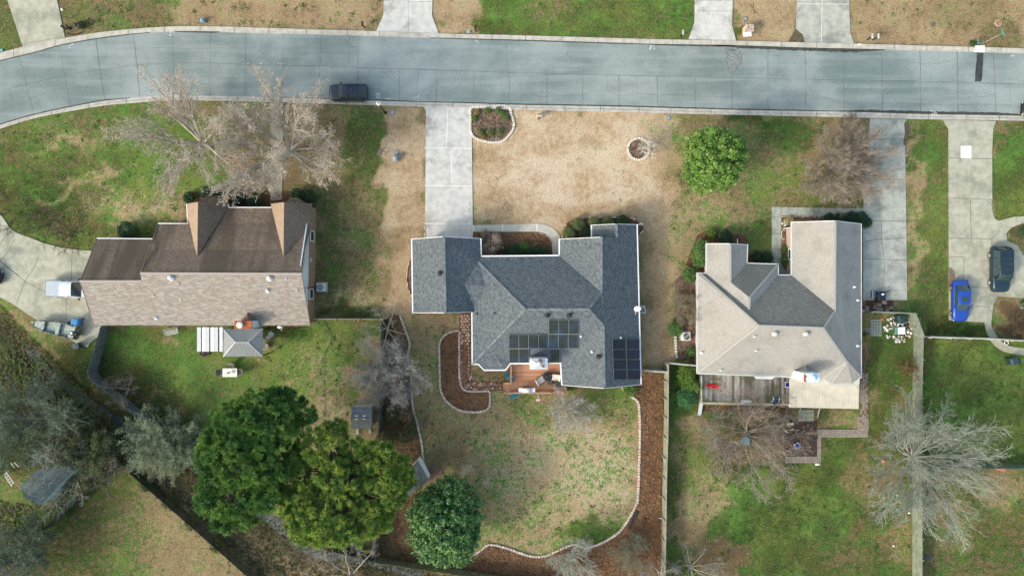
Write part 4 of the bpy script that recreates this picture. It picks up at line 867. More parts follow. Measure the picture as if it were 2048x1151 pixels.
# ================================================================== TREES AND SHRUBS
def norm(a): return a/np.maximum(1e-9, np.linalg.norm(a, axis=-1, keepdims=True))
def segs_mesh(name, segs, mat, parent, sides=4):
    """segs: array (n,8): p0,p1,r0,r1 -> one mesh of tapered prisms"""
    a = np.array(segs, dtype=np.float64); n = len(a); p0, p1, r0, r1 = a[:, :3], a[:, 3:6], a[:, 6], a[:, 7]
    d = norm(p1-p0); ref = np.where(np.abs(d[:, 2:3]) < .9, np.array([[0,0,1.]]), np.array([[1.,0,0]]))
    u = norm(np.cross(d, ref)); v = np.cross(d, u); R = []
    for p, r in ((p0, r0), (p1, r1)):
        for j in range(sides):
            t = 2*math.pi*j/sides; R.append(p+(u*math.cos(t)+v*math.sin(t))*r[:, None])
    V = np.stack(R, 1)  # n, 2*sides, 3
    F = np.array([(j, (j+1) % sides, sides+(j+1) % sides, sides+j) for j in range(sides)])
    off = np.array(wloc(parent)); me = bpy.data.meshes.new(name)
    me.vertices.add(n*2*sides); me.vertices.foreach_set('co', (V.reshape(-1, 3)-off).astype(np.float32).ravel())
    idx = (np.arange(n)[:, None, None]*2*sides+F[None]).reshape(-1)
    me.loops.add(len(idx)); me.loops.foreach_set('vertex_index', idx.astype(np.int32)); m = n*sides
    me.polygons.add(m); me.polygons.foreach_set('loop_start', np.arange(0, m*4, 4, dtype=np.int32)); me.polygons.foreach_set('loop_total', np.full(m, 4, dtype=np.int32))
    me.materials.append(mat); me.update(calc_edges=True)
    o = bpy.data.objects.new(name, me); C.objects.link(o); o.parent = parent; return o
def rv(s=1.0): return Vector((random.gauss(0, s), random.gauss(0, s), random.gauss(0, s)))
def grow(out, tips, p, d, L, r, lvl, maxl, cfg):
    """one wandering branch of length L with side branches; recursion to level maxl"""
    n = cfg['seg'][lvl]; up = cfg['up'][lvl]; q = p.copy(); d = d.normalized(); step = L/n; kids = cfg['kids'][lvl] if lvl < maxl else 0; pts = [q.copy()]; ds = []
    for i in range(n):
        d = (d+rv(cfg['wob'][lvl])+Vector((0,0,up))).normalized(); ds.append(d.copy())
        q2 = q+d*step; ra = r*(1-.75*i/n); rb = r*(1-.75*(i+1)/n); out[0 if lvl < cfg['tl'] else 1].append((*q, *q2, max(ra, .005), max(rb, .004))); q = q2; pts.append(q.copy())
    if lvl == maxl: tips.append((q.copy(), d.copy())); return
    for k in range(kids):
        t = cfg['t0'][lvl]+(1-cfg['t0'][lvl])*(k+random.random()*.8)/kids; i = min(n-1, int(t*n)); f = t*n-i
        b = pts[i].lerp(pts[i+1], min(1, f)); dd = ds[i]; sd = rv(1); sd = (sd-dd*sd.dot(dd)).normalized()
        a = cfg['ang'][lvl]*random.uniform(.7, 1.3); nd = dd*math.cos(a)+sd*math.sin(a)
        grow(out, tips, b, nd, L*cfg['len'][lvl]*random.uniform(.7, 1.15)*(1.15-.55*t), max(.006, r*(1-.7*t)*cfg['rr'][lvl]), lvl+1, maxl, cfg)
    tips.append((q.copy(), d.copy()))
def bare_tree(label, px, py, h, rad, mt, mc, trunk_h=1.5, limbs=7, seed=1, kids=(8,7,5), maxl=3, spread=(.35,1.15), r0=.16, bud=None, budn=0, buds=.05, bias=(0,0), name='bare_tree', group='leafless winter trees', cat='tree', dirs=None, up=(.06,.03,.02,.0), multi=False, twig=1.0, wob=(.10,.14,.18,.2), z0=0, ang=(.62,.7,.75)):
    random.seed(seed); e_ = empty(name, P(px, py, 0)+Vector((0,0,z0)), label, cat, group); b0 = e_.location.copy()
    cfg = dict(seg=(6,5,4,2), up=up, wob=wob, kids=kids, t0=(.25,.15,.15), ang=ang, len=(.55,.5,.55), rr=(.55,.6,.75), tl=1)
    out = [[], []]; tips = []; top = b0+Vector((0,0,trunk_h))
    if not multi:
        n = 4; q = b0-Vector((0,0,.2))
        for i in range(n):
            q2 = b0+Vector((random.uniform(-.05, .05), random.uniform(-.05, .05), trunk_h*(i+1)/n)); out[0].append((*q, *q2, r0*(1.35-.35*i/n if i == 0 else 1.1-.1*i/n), r0*(1.1-.12*i/n))); q = q2
        top = q
    for k in range(limbs):
        a = 2*math.pi*(k+random.uniform(-.3, .3))/limbs if dirs is None else math.radians(dirs[k % len(dirs)]+random.uniform(-9, 9))
        el = random.uniform(*spread); L = math.hypot(rad, (h-trunk_h)*.7)*random.uniform(.8, 1.05)
        hz = math.sin(el); d = Vector((math.cos(a)*hz+bias[0], math.sin(a)*hz+bias[1], math.cos(el)))
        Lk = min(rad/max(.25, hz), (h-trunk_h)/max(.25, math.cos(el)))*random.uniform(.85, 1.05)
        o_ = top-Vector((0,0,random.uniform(0, trunk_h*.35))) if not multi else b0+Vector((random.uniform(-.25, .25), random.uniform(-.25, .25), 0))
        grow(out, tips, o_, d, Lk, r0*random.uniform(.5, .75), 0, maxl, cfg)
    segs_mesh('trunk', out[0], mt, e_, 6)
    tw = np.array(out[1]); tw[:, 6:] = np.maximum(tw[:, 6:]*twig, .0085*twig)
    cr_ = segs_mesh('crown', tw, mc, e_, 3)
    if bud is not None:
        T = np.array([[*t, *d] for t, d in tips]); k = budn; n = len(T)*k
        c = np.repeat(T[:, :3], k, 0)-np.repeat(T[:, 3:], k, 0)*RNG.uniform(0, .7, (n, 1))+RNG.normal(0, .11, (n, 3))
        u = norm(RNG.normal(0, 1, (n, 3)))*buds*RNG.uniform(.6, 1.4, (n, 1)); v = norm(np.cross(u, RNG.normal(0, 1, (n, 3))))*buds*.8
        quads_obj('buds', np.stack([c-u-v, c+u-v, c+u+v, c-u+v], 1), bud, e_)
    random.seed(seed+100); return e_
def bark(name, a, b, amp=.25): return rough_mat(name, a, b, 3, 20, .9, amp, 0)
BK_pale = bark('pale_bark', (.44,.41,.35), (.34,.31,.26)); BK_tan = bark('tan_twig', (.48,.43,.37), (.38,.34,.29)); BK_grey = bark('grey_bark', (.33,.33,.30), (.22,.22,.20))
BK_green = bark('lichen_bark', (.30,.34,.29), (.40,.43,.38)); BK_dark = bark('dark_bark', (.035,.035,.03), (.07,.065,.05)); BK_red = bark('reddish_twig', (.33,.27,.215), (.27,.25,.21)); BK_mid = bark('mid_bark', (.13,.115,.095), (.20,.18,.15))
BUD = leafmat('tan_bud', (.54,.47,.38), (.43,.37,.30), (.50,.45,.38), .8, .2, .1)
bare_tree('leafless tan budded tree beside the curving street, its crown leaning over the kerb', 420, 292, 9.4, 5.7, BK_pale, BK_tan, 2.2, 12, 21, (9,7,4), 3, (.4,1.2), .25, BUD, 2, .045, ang=(.42,.5,.6), wob=(.06,.09,.14,.2), up=(.03,.03,.02,0), twig=1.2)
bare_tree('leafless tan budded tree whose crown brushes the brown house gable', 588, 305, 9.8, 6.0, BK_pale, BK_tan, 1.6, 17, 33, (9,7,4), 3, (.35,1.2), .25, BUD, 2, .045, ang=(.40,.5,.6), wob=(.05,.09,.14,.2), up=(.03,.03,.02,0), twig=1.2, bias=(.03,-.04))
bare_tree('bushy leafless tree with grey stems and rusty twigs overhanging the pale grey driveway', 1662, 338, 4.6, 4.9, BK_grey, BK_red, .6, 30, 5, (8,7,4), 3, (.3,1.3), .07, None, 0, bias=(.18,.02), multi=True, twig=1.7, ang=(.4,.5,.6), wob=(.06,.1,.15,.2))
bare_tree('wide leafless silvery tree growing through the grey fence line', 1808, 906, 7.2, 6.9, BK_green, bark('lichen_twig', (.24,.28,.235), (.34,.375,.325)), 1.6, 28, 9, (8,7,3), 3, (.4,1.45), .12, twig=1.75, bias=(-.06,.06), ang=(.45,.55,.65), wob=(.07,.10,.16,.2))
bare_tree('low leafless crape myrtle with tangled branches behind the weathered deck', 1492, 866, 4.4, 6.0, BK_pale, bark('grey_twig', (.30,.265,.225), (.22,.19,.16)), .5, 22, 14, (8,7,4), 3, (.55,1.42), .07, multi=True, twig=1.7, wob=(.18,.2,.22,.25), up=(.02,.02,.02,.02), ang=(.55,.65,.7))
bare_tree('small leafless whitish tree near the corner of the grey house roof', 1128, 807, 3.6, 2.9, BK_pale, bark('silver_twig', (.46,.45,.41), (.36,.35,.32)), .9, 14, 15, (8,7,5), 3, (.5,1.3), .07, bias=(.3,-.25), twig=1.2)
bare_tree('fine grey leafless tree standing beside the dark shed fence', 793, 742, 6.0, 3.2, BK_grey, BK_grey, 1.6, 18, 16, (10,9,6), 3, (.25,1.15), .09, twig=1.2)
bare_tree('thin sparse leafless tree near the garage corner of the grey house', 778, 655, 4.6, 3.0, BK_pale, BK_grey, 1.4, 7, 17, (5,4,3), 3, (.7,1.4), .07)
bare_tree('small leafless grey tree near the bottom of the stone edged lawn', 1143, 1108, 4.4, 3.1, BK_green, BK_green, .8, 12, 18, (7,6,5), 3, (.5,1.3), .09, multi=True)
bare_tree('dense leafless olive grey shrub tree next to the tall straight fence', 1258, 1092, 3.6, 2.2, BK_mid, bark('olive_twig', (.22,.24,.17), (.16,.17,.12)), .5, 14, 19, (8,7,4), 3, (.3,1.25), .06, multi=True)
bare_tree('pale leafless tree at the lower end of the fence behind the crape myrtle', 1376, 1128, 5, 2.8, BK_pale, BK_grey, 1, 10, 20, (6,6,4), 3, (.5,1.35), .09)
bare_tree('whitish leafless tree leaning over the bottom end of the fence', 1316, 1140, 5, 2.6, BK_pale, BK_grey, 1, 9, 22, (6,6,4), 3, (.5,1.35), .09)
bare_tree('spreading whitish leafless tree beside the concrete drainage channel', 704, 1142, 6, 5.2, BK_pale, BK_tan, 1.2, 9, 23, (6,6,4), 3, (.7,1.35), .12, up=(.03,.02,.02,.0))
bare_tree('sparse pale leafless tree reaching over the old barn roof', 160, 945, 6, 4.2, BK_pale, BK_green, 1.5, 9, 24, (6,5,4), 3, (.6,1.4), .11, z0=-.2)
bare_tree('small leafless tree in the corner where two wooden fences meet', 236, 905, 4, 2.6, BK_pale, BK_red, .8, 8, 25, (6,5,4), 3, (.5,1.3), .08)
M_gtw = bark('greenish_twig', (.15,.19,.14), (.24,.28,.22)); M_gtw2 = bark('grey_green_twig', (.17,.20,.165), (.27,.30,.255)); LF_haze = leafmat('grey_green_leaf', (.09,.14,.07), (.05,.085,.04), (.15,.19,.10), .7, .3, .1)
bare_tree('large tangled grey green tree beside the creek at the left edge', 118, 822, 7, 4.8, BK_mid, M_gtw2, 1.5, 14, 26, (8,6,4), 3, (.3,1.35), .12, LF_haze, 2, .05, z0=-.3, twig=1.6)
bare_tree('tangled dark green tree at the left edge above the old barn', 60, 850, 6, 4.2, BK_mid, M_gtw, 1.5, 12, 126, (8,6,4), 3, (.3,1.35), .14, LF_haze, 2, .06, z0=-.3, twig=1.2)
bare_tree('tangled grey green tree below the old barn at the left edge', 90, 1072, 5.5, 3.2, BK_mid, M_gtw2, 1.2, 11, 27, (8,6,4), 3, (.35,1.3), .11, LF_haze, 2, .05, twig=1.5)
bare_tree('tangled grey tree at the far lower left corner of the wood', 50, 1118, 6, 4.0, BK_mid, bark('bluish_twig', (.24,.28,.26), (.16,.19,.17)), 1.2, 12, 28, (8,6,4), 3, (.35,1.3), .12, LF_haze, 1, .05, twig=1.5)
bare_tree('dark scraggly thicket tree between the creek and the barn', 205, 900, 5, 4.0, BK_mid, M_gtw, .8, 16, 29, (8,7,6), 3, (.35,1.3), .09, leafmat('olive_leaf', (.05,.10,.03), (.10,.135,.045), (.13,.14,.055), .7, .3, .1), 2, .06, multi=True, z0=-.3)
SAGE = leafmat('sage_leaf', (.26,.33,.19), (.16,.225,.11), (.31,.35,.23), .7, .3, .1); SAGT = bark('sage_twig', (.32,.37,.27), (.22,.27,.18))
bare_tree('pale grey green willow shrub overgrowing the slatted fence by the creek', 340, 872, 4.2, 3.8, BK_mid, SAGT, .6, 22, 30, (8,7,4), 3, (.2,1.4), .06, SAGE, 1, .045, multi=True, z0=-.1, twig=1.2)
bare_tree('pale grey green willow shrub close to the left pine crown', 385, 900, 3.6, 3.2, BK_mid, SAGT, .6, 18, 130, (8,7,4), 3, (.2,1.4), .06, SAGE, 1, .045, multi=True, z0=-.1, twig=1.2)
bare_tree('low sage coloured shrub on the ditch side of the slatted fence', 318, 905, 2.6, 2.8, BK_mid, SAGT, .4, 14, 131, (8,8,5), 3, (.3,1.4), .05, SAGE, 1, .045, multi=True, z0=-.4, twig=1.2)
bare_tree('small bare twiggy tree hugging the inside of the slatted fence bend', 262, 778, 3, 2.1, BK_grey, BK_mid, .5, 8, 31, (6,5,4), 3, (.5,1.3), .06)
for k, (x, y, r_, lab) in enumerate(((40,425,2.6,'dark bare twiggy shrub at the upper end of the curved driveway edge'),(95,452,2.6,'dark bare twiggy shrub in the middle of the curved driveway edge'),(148,468,2.2,'dark bare twiggy shrub at the house end of the curved driveway edge'))):
    bare_tree(lab, x, y, 1.7, r_, BK_dark, BK_dark, .3, 8, 40+k, (5,5,4), 3, (.9,1.5), .05, multi=True, name='bare_shrub', group='dark bare shrubs along the driveway', cat='shrub', up=(.0,.0,.0,.0))
bare_tree('pale pinkish leafless shrub between the driveway and the front walk', 986, 489, 1.9, 1.5, BK_tan, bark('pink_twig', (.40,.32,.27), (.28,.22,.20)), .3, 12, 51, (7,6,4), 3, (.2,1.2), .035, leafmat('pink_bud', (.45,.33,.30), (.28,.30,.16), (.36,.27,.25), .8, .2, .1), 2, .045, multi=True, name='bare_shrub', group='bare shrubs', cat='shrub')
bare_tree('tan leafless shrub against the left wall of the light grey house', 1366, 612, 2.6, 2.4, BK_tan, bark('straw_twig', (.34,.29,.19), (.24,.22,.14)), .3, 16, 52, (7,6,4), 3, (.2,1.3), .04, multi=True, name='bare_shrub', group='bare shrubs', cat='shrub')
bare_tree('small tan dried shrub just above the round bush and air conditioner', 1373, 642, 1.8, 1.1, BK_tan, bark('straw_twig2', (.33,.27,.18), (.24,.2,.13)), .3, 10, 53, (6,5,4), 3, (.2,1.2), .03, multi=True, name='bare_shrub', group='bare shrubs', cat='shrub')
bare_tree('dry brown shrub beside the far right curved walk', 2030, 648, 1.8, 2.2, BK_mid, bark('brown_twig', (.17,.12,.07), (.11,.08,.05)), .3, 14, 54, (7,6,4), 3, (.3,1.35), .04, multi=True, name='bare_shrub', group='bare shrubs', cat='shrub')
bare_tree('dry reddish shrub against the grey fence in the right back yard', 1813, 737, 1.5, 1.3, BK_red, bark('rust_twig', (.26,.12,.06), (.17,.08,.045)), .3, 10, 55, (6,5,4), 3, (.3,1.35), .03, multi=True, name='bare_shrub', group='bare shrubs', cat='shrub')
bare_tree('tan dried brush clump where the lawn meets the street by the rusty twigged tree', 1690, 254, 1.2, 1.5, BK_tan, bark('tan_twig2', (.34,.26,.18), (.24,.17,.12)), .2, 12, 56, (6,5,4), 3, (.3,1.3), .025, multi=True, name='bare_shrub', group='bare shrubs', cat='shrub')
bare_tree('tiny whitish sapling leaning out of the round stone ring', 1274, 300, 2.6, 1.6, BK_pale, bark('white_twig', (.60,.58,.52), (.5,.47,.42)), .7, 8, 57, (5,4,3), 3, (.3,.9), .04, bias=(.9,.15), twig=2.2, name='sapling', group=None)
bare_tree('dry tan shrub in the mulch bed below the old leaf covered path', 815, 830, 1.9, 1.6, BK_tan, bark('tan_twig3', (.28,.19,.13), (.2,.14,.09)), .3, 10, 58, (6,5,4), 3, (.3,1.3), .03, multi=True, name='bare_shrub', group='bare shrubs', cat='shrub')
# ---------------- evergreens
def leaf_cloud(centers, nrm, n_per, spread, size, elong=1.5, flat=.5):
    n = len(centers)*n_per
    c = np.repeat(centers, n_per, 0)+RNG.normal(0, 1, (n, 3))*np.repeat(np.asarray(spread).reshape(-1, 1) if np.ndim(spread) else np.full((len(centers), 1), spread), n_per, 0)
    nn = norm(np.repeat(nrm, n_per, 0)*flat*2+RNG.normal(0, 1, (n, 3)))
    u = norm(np.cross(nn, RNG.normal(0, 1, (n, 3)))); v = np.cross(nn, u); s_ = size*RNG.uniform(.6, 1.3, (n, 1))
    return np.stack([c-u*s_*elong*.5, c-v*s_*.45, c+u*s_*elong*.5, c+v*s_*.45], 1)
def puffs(centers, nrm, n_per, rad, size, elong=1.7, jit=.28, up=.55):
    n = len(centers)*n_per; c = np.repeat(centers, n_per, 0); nb = np.repeat(nrm, n_per, 0)
    d = norm(RNG.normal(0, 1, (n, 3))+nb*up); R = np.repeat(rad, n_per)[:, None]*RNG.uniform(.78, 1.08, (n, 1)); p = c+d*R*np.array([1, 1, .85])
    nn = norm(d+RNG.normal(0, jit, (n, 3))); u = norm(np.cross(nn, RNG.normal(0, 1, (n, 3)))); v = np.cross(nn, u); s_ = size*RNG.uniform(.6, 1.3, (n, 1))
    return np.stack([p-u*s_*elong*.5, p-v*s_*.45, p+u*s_*elong*.5, p+v*s_*.45], 1)
def blob_dirs(n):
    d = norm(RNG.normal(0, 1, (n, 3))); d[:, 2] = np.where(d[:, 2] < -.35, -d[:, 2], d[:, 2]); return d
def bush(label, px, py, r, h, mat, size=.09, dens=1.0, group=None, name='bush', z0=0, squash=(1,1), cat='bush', core=None, lump=.12):
    e_ = empty(name, P(px, py, 0)+Vector((0,0,z0)), label, cat, group); c = np.array(e_.location)+np.array([0,0,h*.45])
    n = int(dens*9*(r*r+r*h)/(size*size)/4); d = blob_dirs(n); ph = RNG.uniform(0, 6.28, 6)
    lum = 1+lump*(np.sin(d[:, 0]*5+ph[0])*np.cos(d[:, 1]*5+ph[1])+.6*np.sin(d[:, 2]*7+ph[2]+d[:, 0]*4))
    rr = RNG.uniform(.72, 1.0, n)*lum; P_ = c+d*np.array([r*squash[0], r*squash[1], h*.58])*rr[:, None]
    V = leaf_cloud(P_, d, 4, size*.8, size, 1.6, .45); quads_obj('foliage', V, mat, e_)
    b = MB()
    for _ in range(7):
        a = random.uniform(0, 6.28); b.tube([e_.location+Vector((math.cos(a)*.05, math.sin(a)*.05, 0)), e_.location+Vector((math.cos(a)*r*.6*squash[0], math.sin(a)*r*.6*squash[1], h*.7))], [.03, .012], 4)
    b.build('stem', BK_mid, e_); return e_
L_box = leafmat('boxwood', (.13,.19,.065), (.20,.27,.10), (.17,.20,.09), .5, .2)
L_boxd = leafmat('dark_boxwood', (.035,.085,.04), (.07,.135,.06), None, .5, .2)
L_hol = leafmat('holly', (.05,.135,.035), (.11,.25,.06), (.15,.26,.07), .4, .2)
L_dk = leafmat('dark_evergreen', (.018,.06,.028), (.045,.115,.052), None, .4, .2)
L_lime = leafmat('spring_green', (.07,.18,.025), (.14,.26,.045), (.18,.26,.06), .5, .25)
G1 = 'clipped boxwoods at the corner of the grey house'; G2 = 'dark evergreen bushes below the front window'
for x, y, r, l_, m in ((1137,466,.75,'clipped olive boxwood at the left end of the curved corner bed',L_box),(1155,450,.8,'largest clipped olive boxwood in the curved corner bed',L_box),(1169,468,.68,'dark green boxwood tucked beside the wall of the corner bed',L_boxd),(1187,446,.68,'clipped boxwood next to the white downspout in the corner bed',L_box),(1214,444,.7,'clipped boxwood behind the middle of the small roof corner',L_box),(1243,444,.78,'dark clipped boxwood at the right part of the corner bed',L_boxd)):
    bush(l_, x, y, r, 1.1, m, .06, 1, G1)
for k, (x, y, r) in enumerate(((1031,494,.4),(1048,492,.58),(1040,503,.42),(1058.5,503,.45),(1073,500,.5),(1088,502,.46),(1018,505,.4),(1026,506,.4),(1012,498,.45))):
    bush(('dark bush second row behind the pink shrub','largest rounded bush under the front window','small dark bush left of centre under the front window','dark bush right of centre under the front window','dark bush near the right end under the front window','dark bush at the right end under the front window','small dark bush nearest the eave beside the pink shrub','small dark bush pressed against the front wall','small dark bush at the left end beside the pink shrub')[k], x, y, r, .8, L_boxd if k != 1 else L_hol, .06, 1, G2)
def many(group, items, mat, h=1.0, size=.07, name='bush', dens=1):
    for x, y, r, l_ in items: bush(l_, x, y, r, h*min(1.3, r+.35), mat, size, dens, group, name)
GH = 'evergreen shrubs around the light grey house'
bush('big bright green holly at the upper left wall of the light grey house', 1397, 509, 1.35, 2.2, L_hol, .1, 1, GH, squash=(.85,1.15))
bush('round green holly left of the roof corner of the light grey house', 1377, 550, .85, 1.3, L_hol, .09, 1, GH)
bush('dark green bush in the bed above the small hip roof', 1447, 475, .85, 1.2, L_dk, .09, 1, GH)
bush('low yellowish shrub at the left of the bed above the small hip roof', 1421, 468, .55, .7, L_lime, .07, .8, GH)
bush('round bright green bush left of the air conditioner', 1348, 657, .85, 1.3, L_hol, .08, 1, GH)
bush('small green bush against the wall below the air conditioner', 1380, 702, .55, .9, L_hol, .08, 1, GH)
bush('leafy green shrub just inside the gate beside the deck', 1368, 748, 1.1, 1.8, L_lime, .11, 1, GH, squash=(1,1.5))
bush('leafy green shrub pressed against the end of the weathered deck', 1382, 770, .8, 1.7, L_lime, .11, 1, GH)
bush('large round needle bush at the lower left of the weathered deck', 1367, 793, 1.15, 1.8, leafmat('cedar', (.05,.15,.055), (.10,.25,.09), None, .5, .2), .08, 1.3, GH)
for x, y, r, l_ in ((1655,436,.55,'small dark bush at the left of the front hedge'),(1675,437,.6,'low dark bush left of the middle of the front hedge'),(1698,437,.75,'dark leafy bush at the middle of the front hedge'),(1716,438,.85,'largest leafy bush in the front hedge'),(1727,446,.7,'leafy bush at the hedge end by the pale grey driveway')): bush(l_, x, y, r, 1.0, L_dk, .09, 1, 'low hedge along the front walk')
bush('green bush in the narrow bed between walk and brick wall', 1567, 521, .55, .9, L_hol, .08, 1, GH); bush('small yellow green shrub in the narrow bed by the walk', 1566, 500, .4, .7, L_lime, .07, 1, GH)
bush('straw coloured dry plant at the corner of the front walk', 1575, 441, .5, .6, leafmat('straw', (.42,.36,.16), (.5,.45,.25), None, .7, .2), .08, .8, GH); bush('dark bush in the shaded bed beside the front walk', 1530, 515, .7, .9, L_dk, .08, 1, GH)
bush('dark low shrub in the corner bed by the small hip roof', 1512, 512, .6, .8, L_dk, .08, .8, GH)
bush('feathery green cedar below the left front eave of the brown house', 264, 462, 1.1, 1.7, leafmat('blue_cedar', (.03,.09,.045), (.07,.15,.07), None, .5, .2), .09, 1, 'dark shrubs along the brown house front')
for x, y, r, l_ in ((385,396,.7,'sparse dark shrub left of the left front gable'),(420,390,.85,'dark shrub in front of the left front gable'),(445,393,.8,'dark shrub right of the left front gable'),(480,397,.9,'dark shrub left of centre between the two gables'),(512,402,.85,'dark shrub right of centre between the two gables'),(600,392,.8,'dark shrub in front of the right front gable'),(621,398,.95,'tall dark shrub at the right corner of the right front gable')): bush(l_, x, y, r, 1.3, L_dk, .1, .9, 'dark shrubs along the brown house front')
for x, y, r, l_, m in ((950,239,.35,'bright lime perennial at the left rim of the street bed',L_lime),(961,265,.35,'green tuft at the lower left inside the street bed',L_box),(981,266,.42,'largest green tuft at the bottom of the street bed',L_box),(1000,264,.4,'green tuft at the lower right inside the street bed',L_box),(968,274,.3,'golden brown tuft at the lower rim of the street bed',leafmat('golden', (.3,.2,.06), (.2,.16,.05), None, .7, .2)),(975,222,.36,'green perennial at the top of the street bed',L_lime),(996,221,.36,'green tuft at the upper right of the street bed',L_box),(1012,238,.38,'olive tuft at the right rim of the street bed',L_box),(955,226,.3,'golden tuft at the upper left of the street bed',leafmat('golden2', (.33,.24,.08), (.2,.2,.06), None, .7, .2)),(1004,228,.32,'lime tuft near the upper right of the street bed',L_lime)):
    bush(l_, x, y, r, .45, m, .06, .9, 'perennials in the stone ringed street bed', 'perennial')
for x, y, r, l_ in ((1140,770,.65,'low green shrub under the left gable corner of the back roof'),(1259,778,.8,'bright green shrub between the stone edging and the back roof corner')): bush(l_, x, y, r, .8, L_lime, .08, 1, 'low shrubs behind the grey house')
for x, y, r, l_ in ((788,826,1.1,'dark leafy shrub left of the curving stone edging'),(812,870,1.0,'leafy shrub between the pine and the curving stone edging'),(775,870,1.1,'leafy shrub under the right edge of the pine crown'),(822,850,.7,'small shrub beside the bend of the curving stone edging')): bush(l_, x, y, r, 1.4, leafmat('wild_shrub', (.05,.10,.035), (.10,.15,.05), (.16,.12,.06), .6, .2), .1, .7, 'wild shrubs along the property line')
for x, y, r, l_ in ((300,965,.8,'small green shrub behind the corner of the lower left fence'),(345,1000,.9,'green shrub midway along the lower left fence'),(390,1040,.8,'green shrub farther along the lower left fence'),(440,1085,.9,'green shrub close to the bottom of the lower left fence'),(180,868,1.3,'round green thicket bush beside the creek'),(215,880,1.1,'yellow green thicket bush above the fence corner'),(95,925,.9,'yellowish bush above the old barn roof'),(150,880,1.1,'dark green thicket bush left of the creek')): bush(l_, x, y, r, 1.3, leafmat('thicket', (.04,.08,.025), (.10,.13,.045), (.15,.14,.05), .6, .2), .1, .6, 'thicket bushes in the wooded strip', lump=.25)
for x, y, r, l_ in ((2044,462,.5,'small dark bush inside the far right walkway island'),(2046,608,.5,'green bush at the right edge below the parked dark wagon')): bush(l_, x, y, r, .7, L_boxd, .07, 1, 'bushes by the far right walk')
# broadleaf evergreens
def broadleaf(label, px, py, h, crown, mat, size, nclump, n_per, seed, lobes, name='magnolia_tree', spread=.34):
    """crown: list of lobes (dx,dy,cz,rx,ry,rz)"""
    random.seed(seed); e_ = empty(name, P(px, py, 0), label, 'tree', 'evergreen broadleaf trees'); o = np.array(e_.location)
    cs = []; ns = []
    for dx, dy, cz, rx, ry, rz in lobes:
        k = int(nclump*2.3*(rx*ry+rx*rz)/ (lobes[0][3]*lobes[0][4]+lobes[0][3]*lobes[0][5])); d = norm(RNG.normal(0, 1, (k, 3))); d[:, 2] = np.where(d[:, 2] < -.5, -d[:, 2], d[:, 2])
        cs.append(o+np.array([dx, dy, cz])+d*np.array([rx, ry, rz])*RNG.uniform(.62, 1.06, (k, 1))); ns.append(norm(d+np.array([0,0,.5])))
    cs = np.concatenate(cs); ns = np.concatenate(ns)
    V = np.concatenate([puffs(cs, ns, n_per, spread*.78*RNG.uniform(.5, 1.4, len(cs)), size, jit=.4), leaf_cloud(cs, ns, int(n_per*.45), spread*.62, size*.95, 1.7, .6)]); quads_obj('crown', V, mat, e_)
    segs = []; q = Vector(o)
    for i in range(6): q2 = Vector(o)+Vector((random.uniform(-.1, .1), random.uniform(-.1, .1), h*.85*(i+1)/6)); segs.append((*q, *q2, .24*(1-i/7), .24*(1-(i+1)/7))); q = q2
    for k in RNG.choice(len(cs), 70, False):
        t = random.uniform(.2, .8); a = Vector(o)+Vector((0,0,h*.85*t)); segs.append((*a, *cs[k], .07, .02))
    segs_mesh('trunk', segs, BK_mid, e_, 5); return e_
L_mag = leafmat('magnolia_leaf', (.04,.125,.017), (.11,.235,.037), (.175,.30,.055), .4, .06, .5, 1.0, .22)
broadleaf('round bright green evergreen tree on the open front lawn', 1402, 333, 9.0, None, L_mag, .125, 165, 52, 3, [(0,0,5.0,3.0,3.0,4.0),(1.3,.7,4.2,2.2,2.2,3.0),(-.8,-1.3,4.3,2.2,2.2,3.0),(.6,-1.6,4.2,2.0,1.8,2.8),(-.7,1.6,3.8,2.0,1.8,2.5)])
L_mag2 = leafmat('gloss_leaf', (.018,.085,.026), (.055,.17,.045), (.15,.29,.08), .4, .06, .5, .9, .18)
broadleaf('dark glossy evergreen tree at the lower left corner of the stone edged lawn', 900, 1021, 8, None, L_mag2, .14, 175, 50, 4, [(-.2,-.2,4.2,3.6,4.0,3.4),(1.8,1.2,3.6,2.3,2.5,2.4),(-1.8,-1.6,3.9,2.3,2.5,2.5),(.3,2.7,3.3,2.5,2.1,2.2),(1.2,-1.9,3.8,2.3,2.5,2.5),(-2.0,1.2,3.4,2.2,2.3,2.2)])
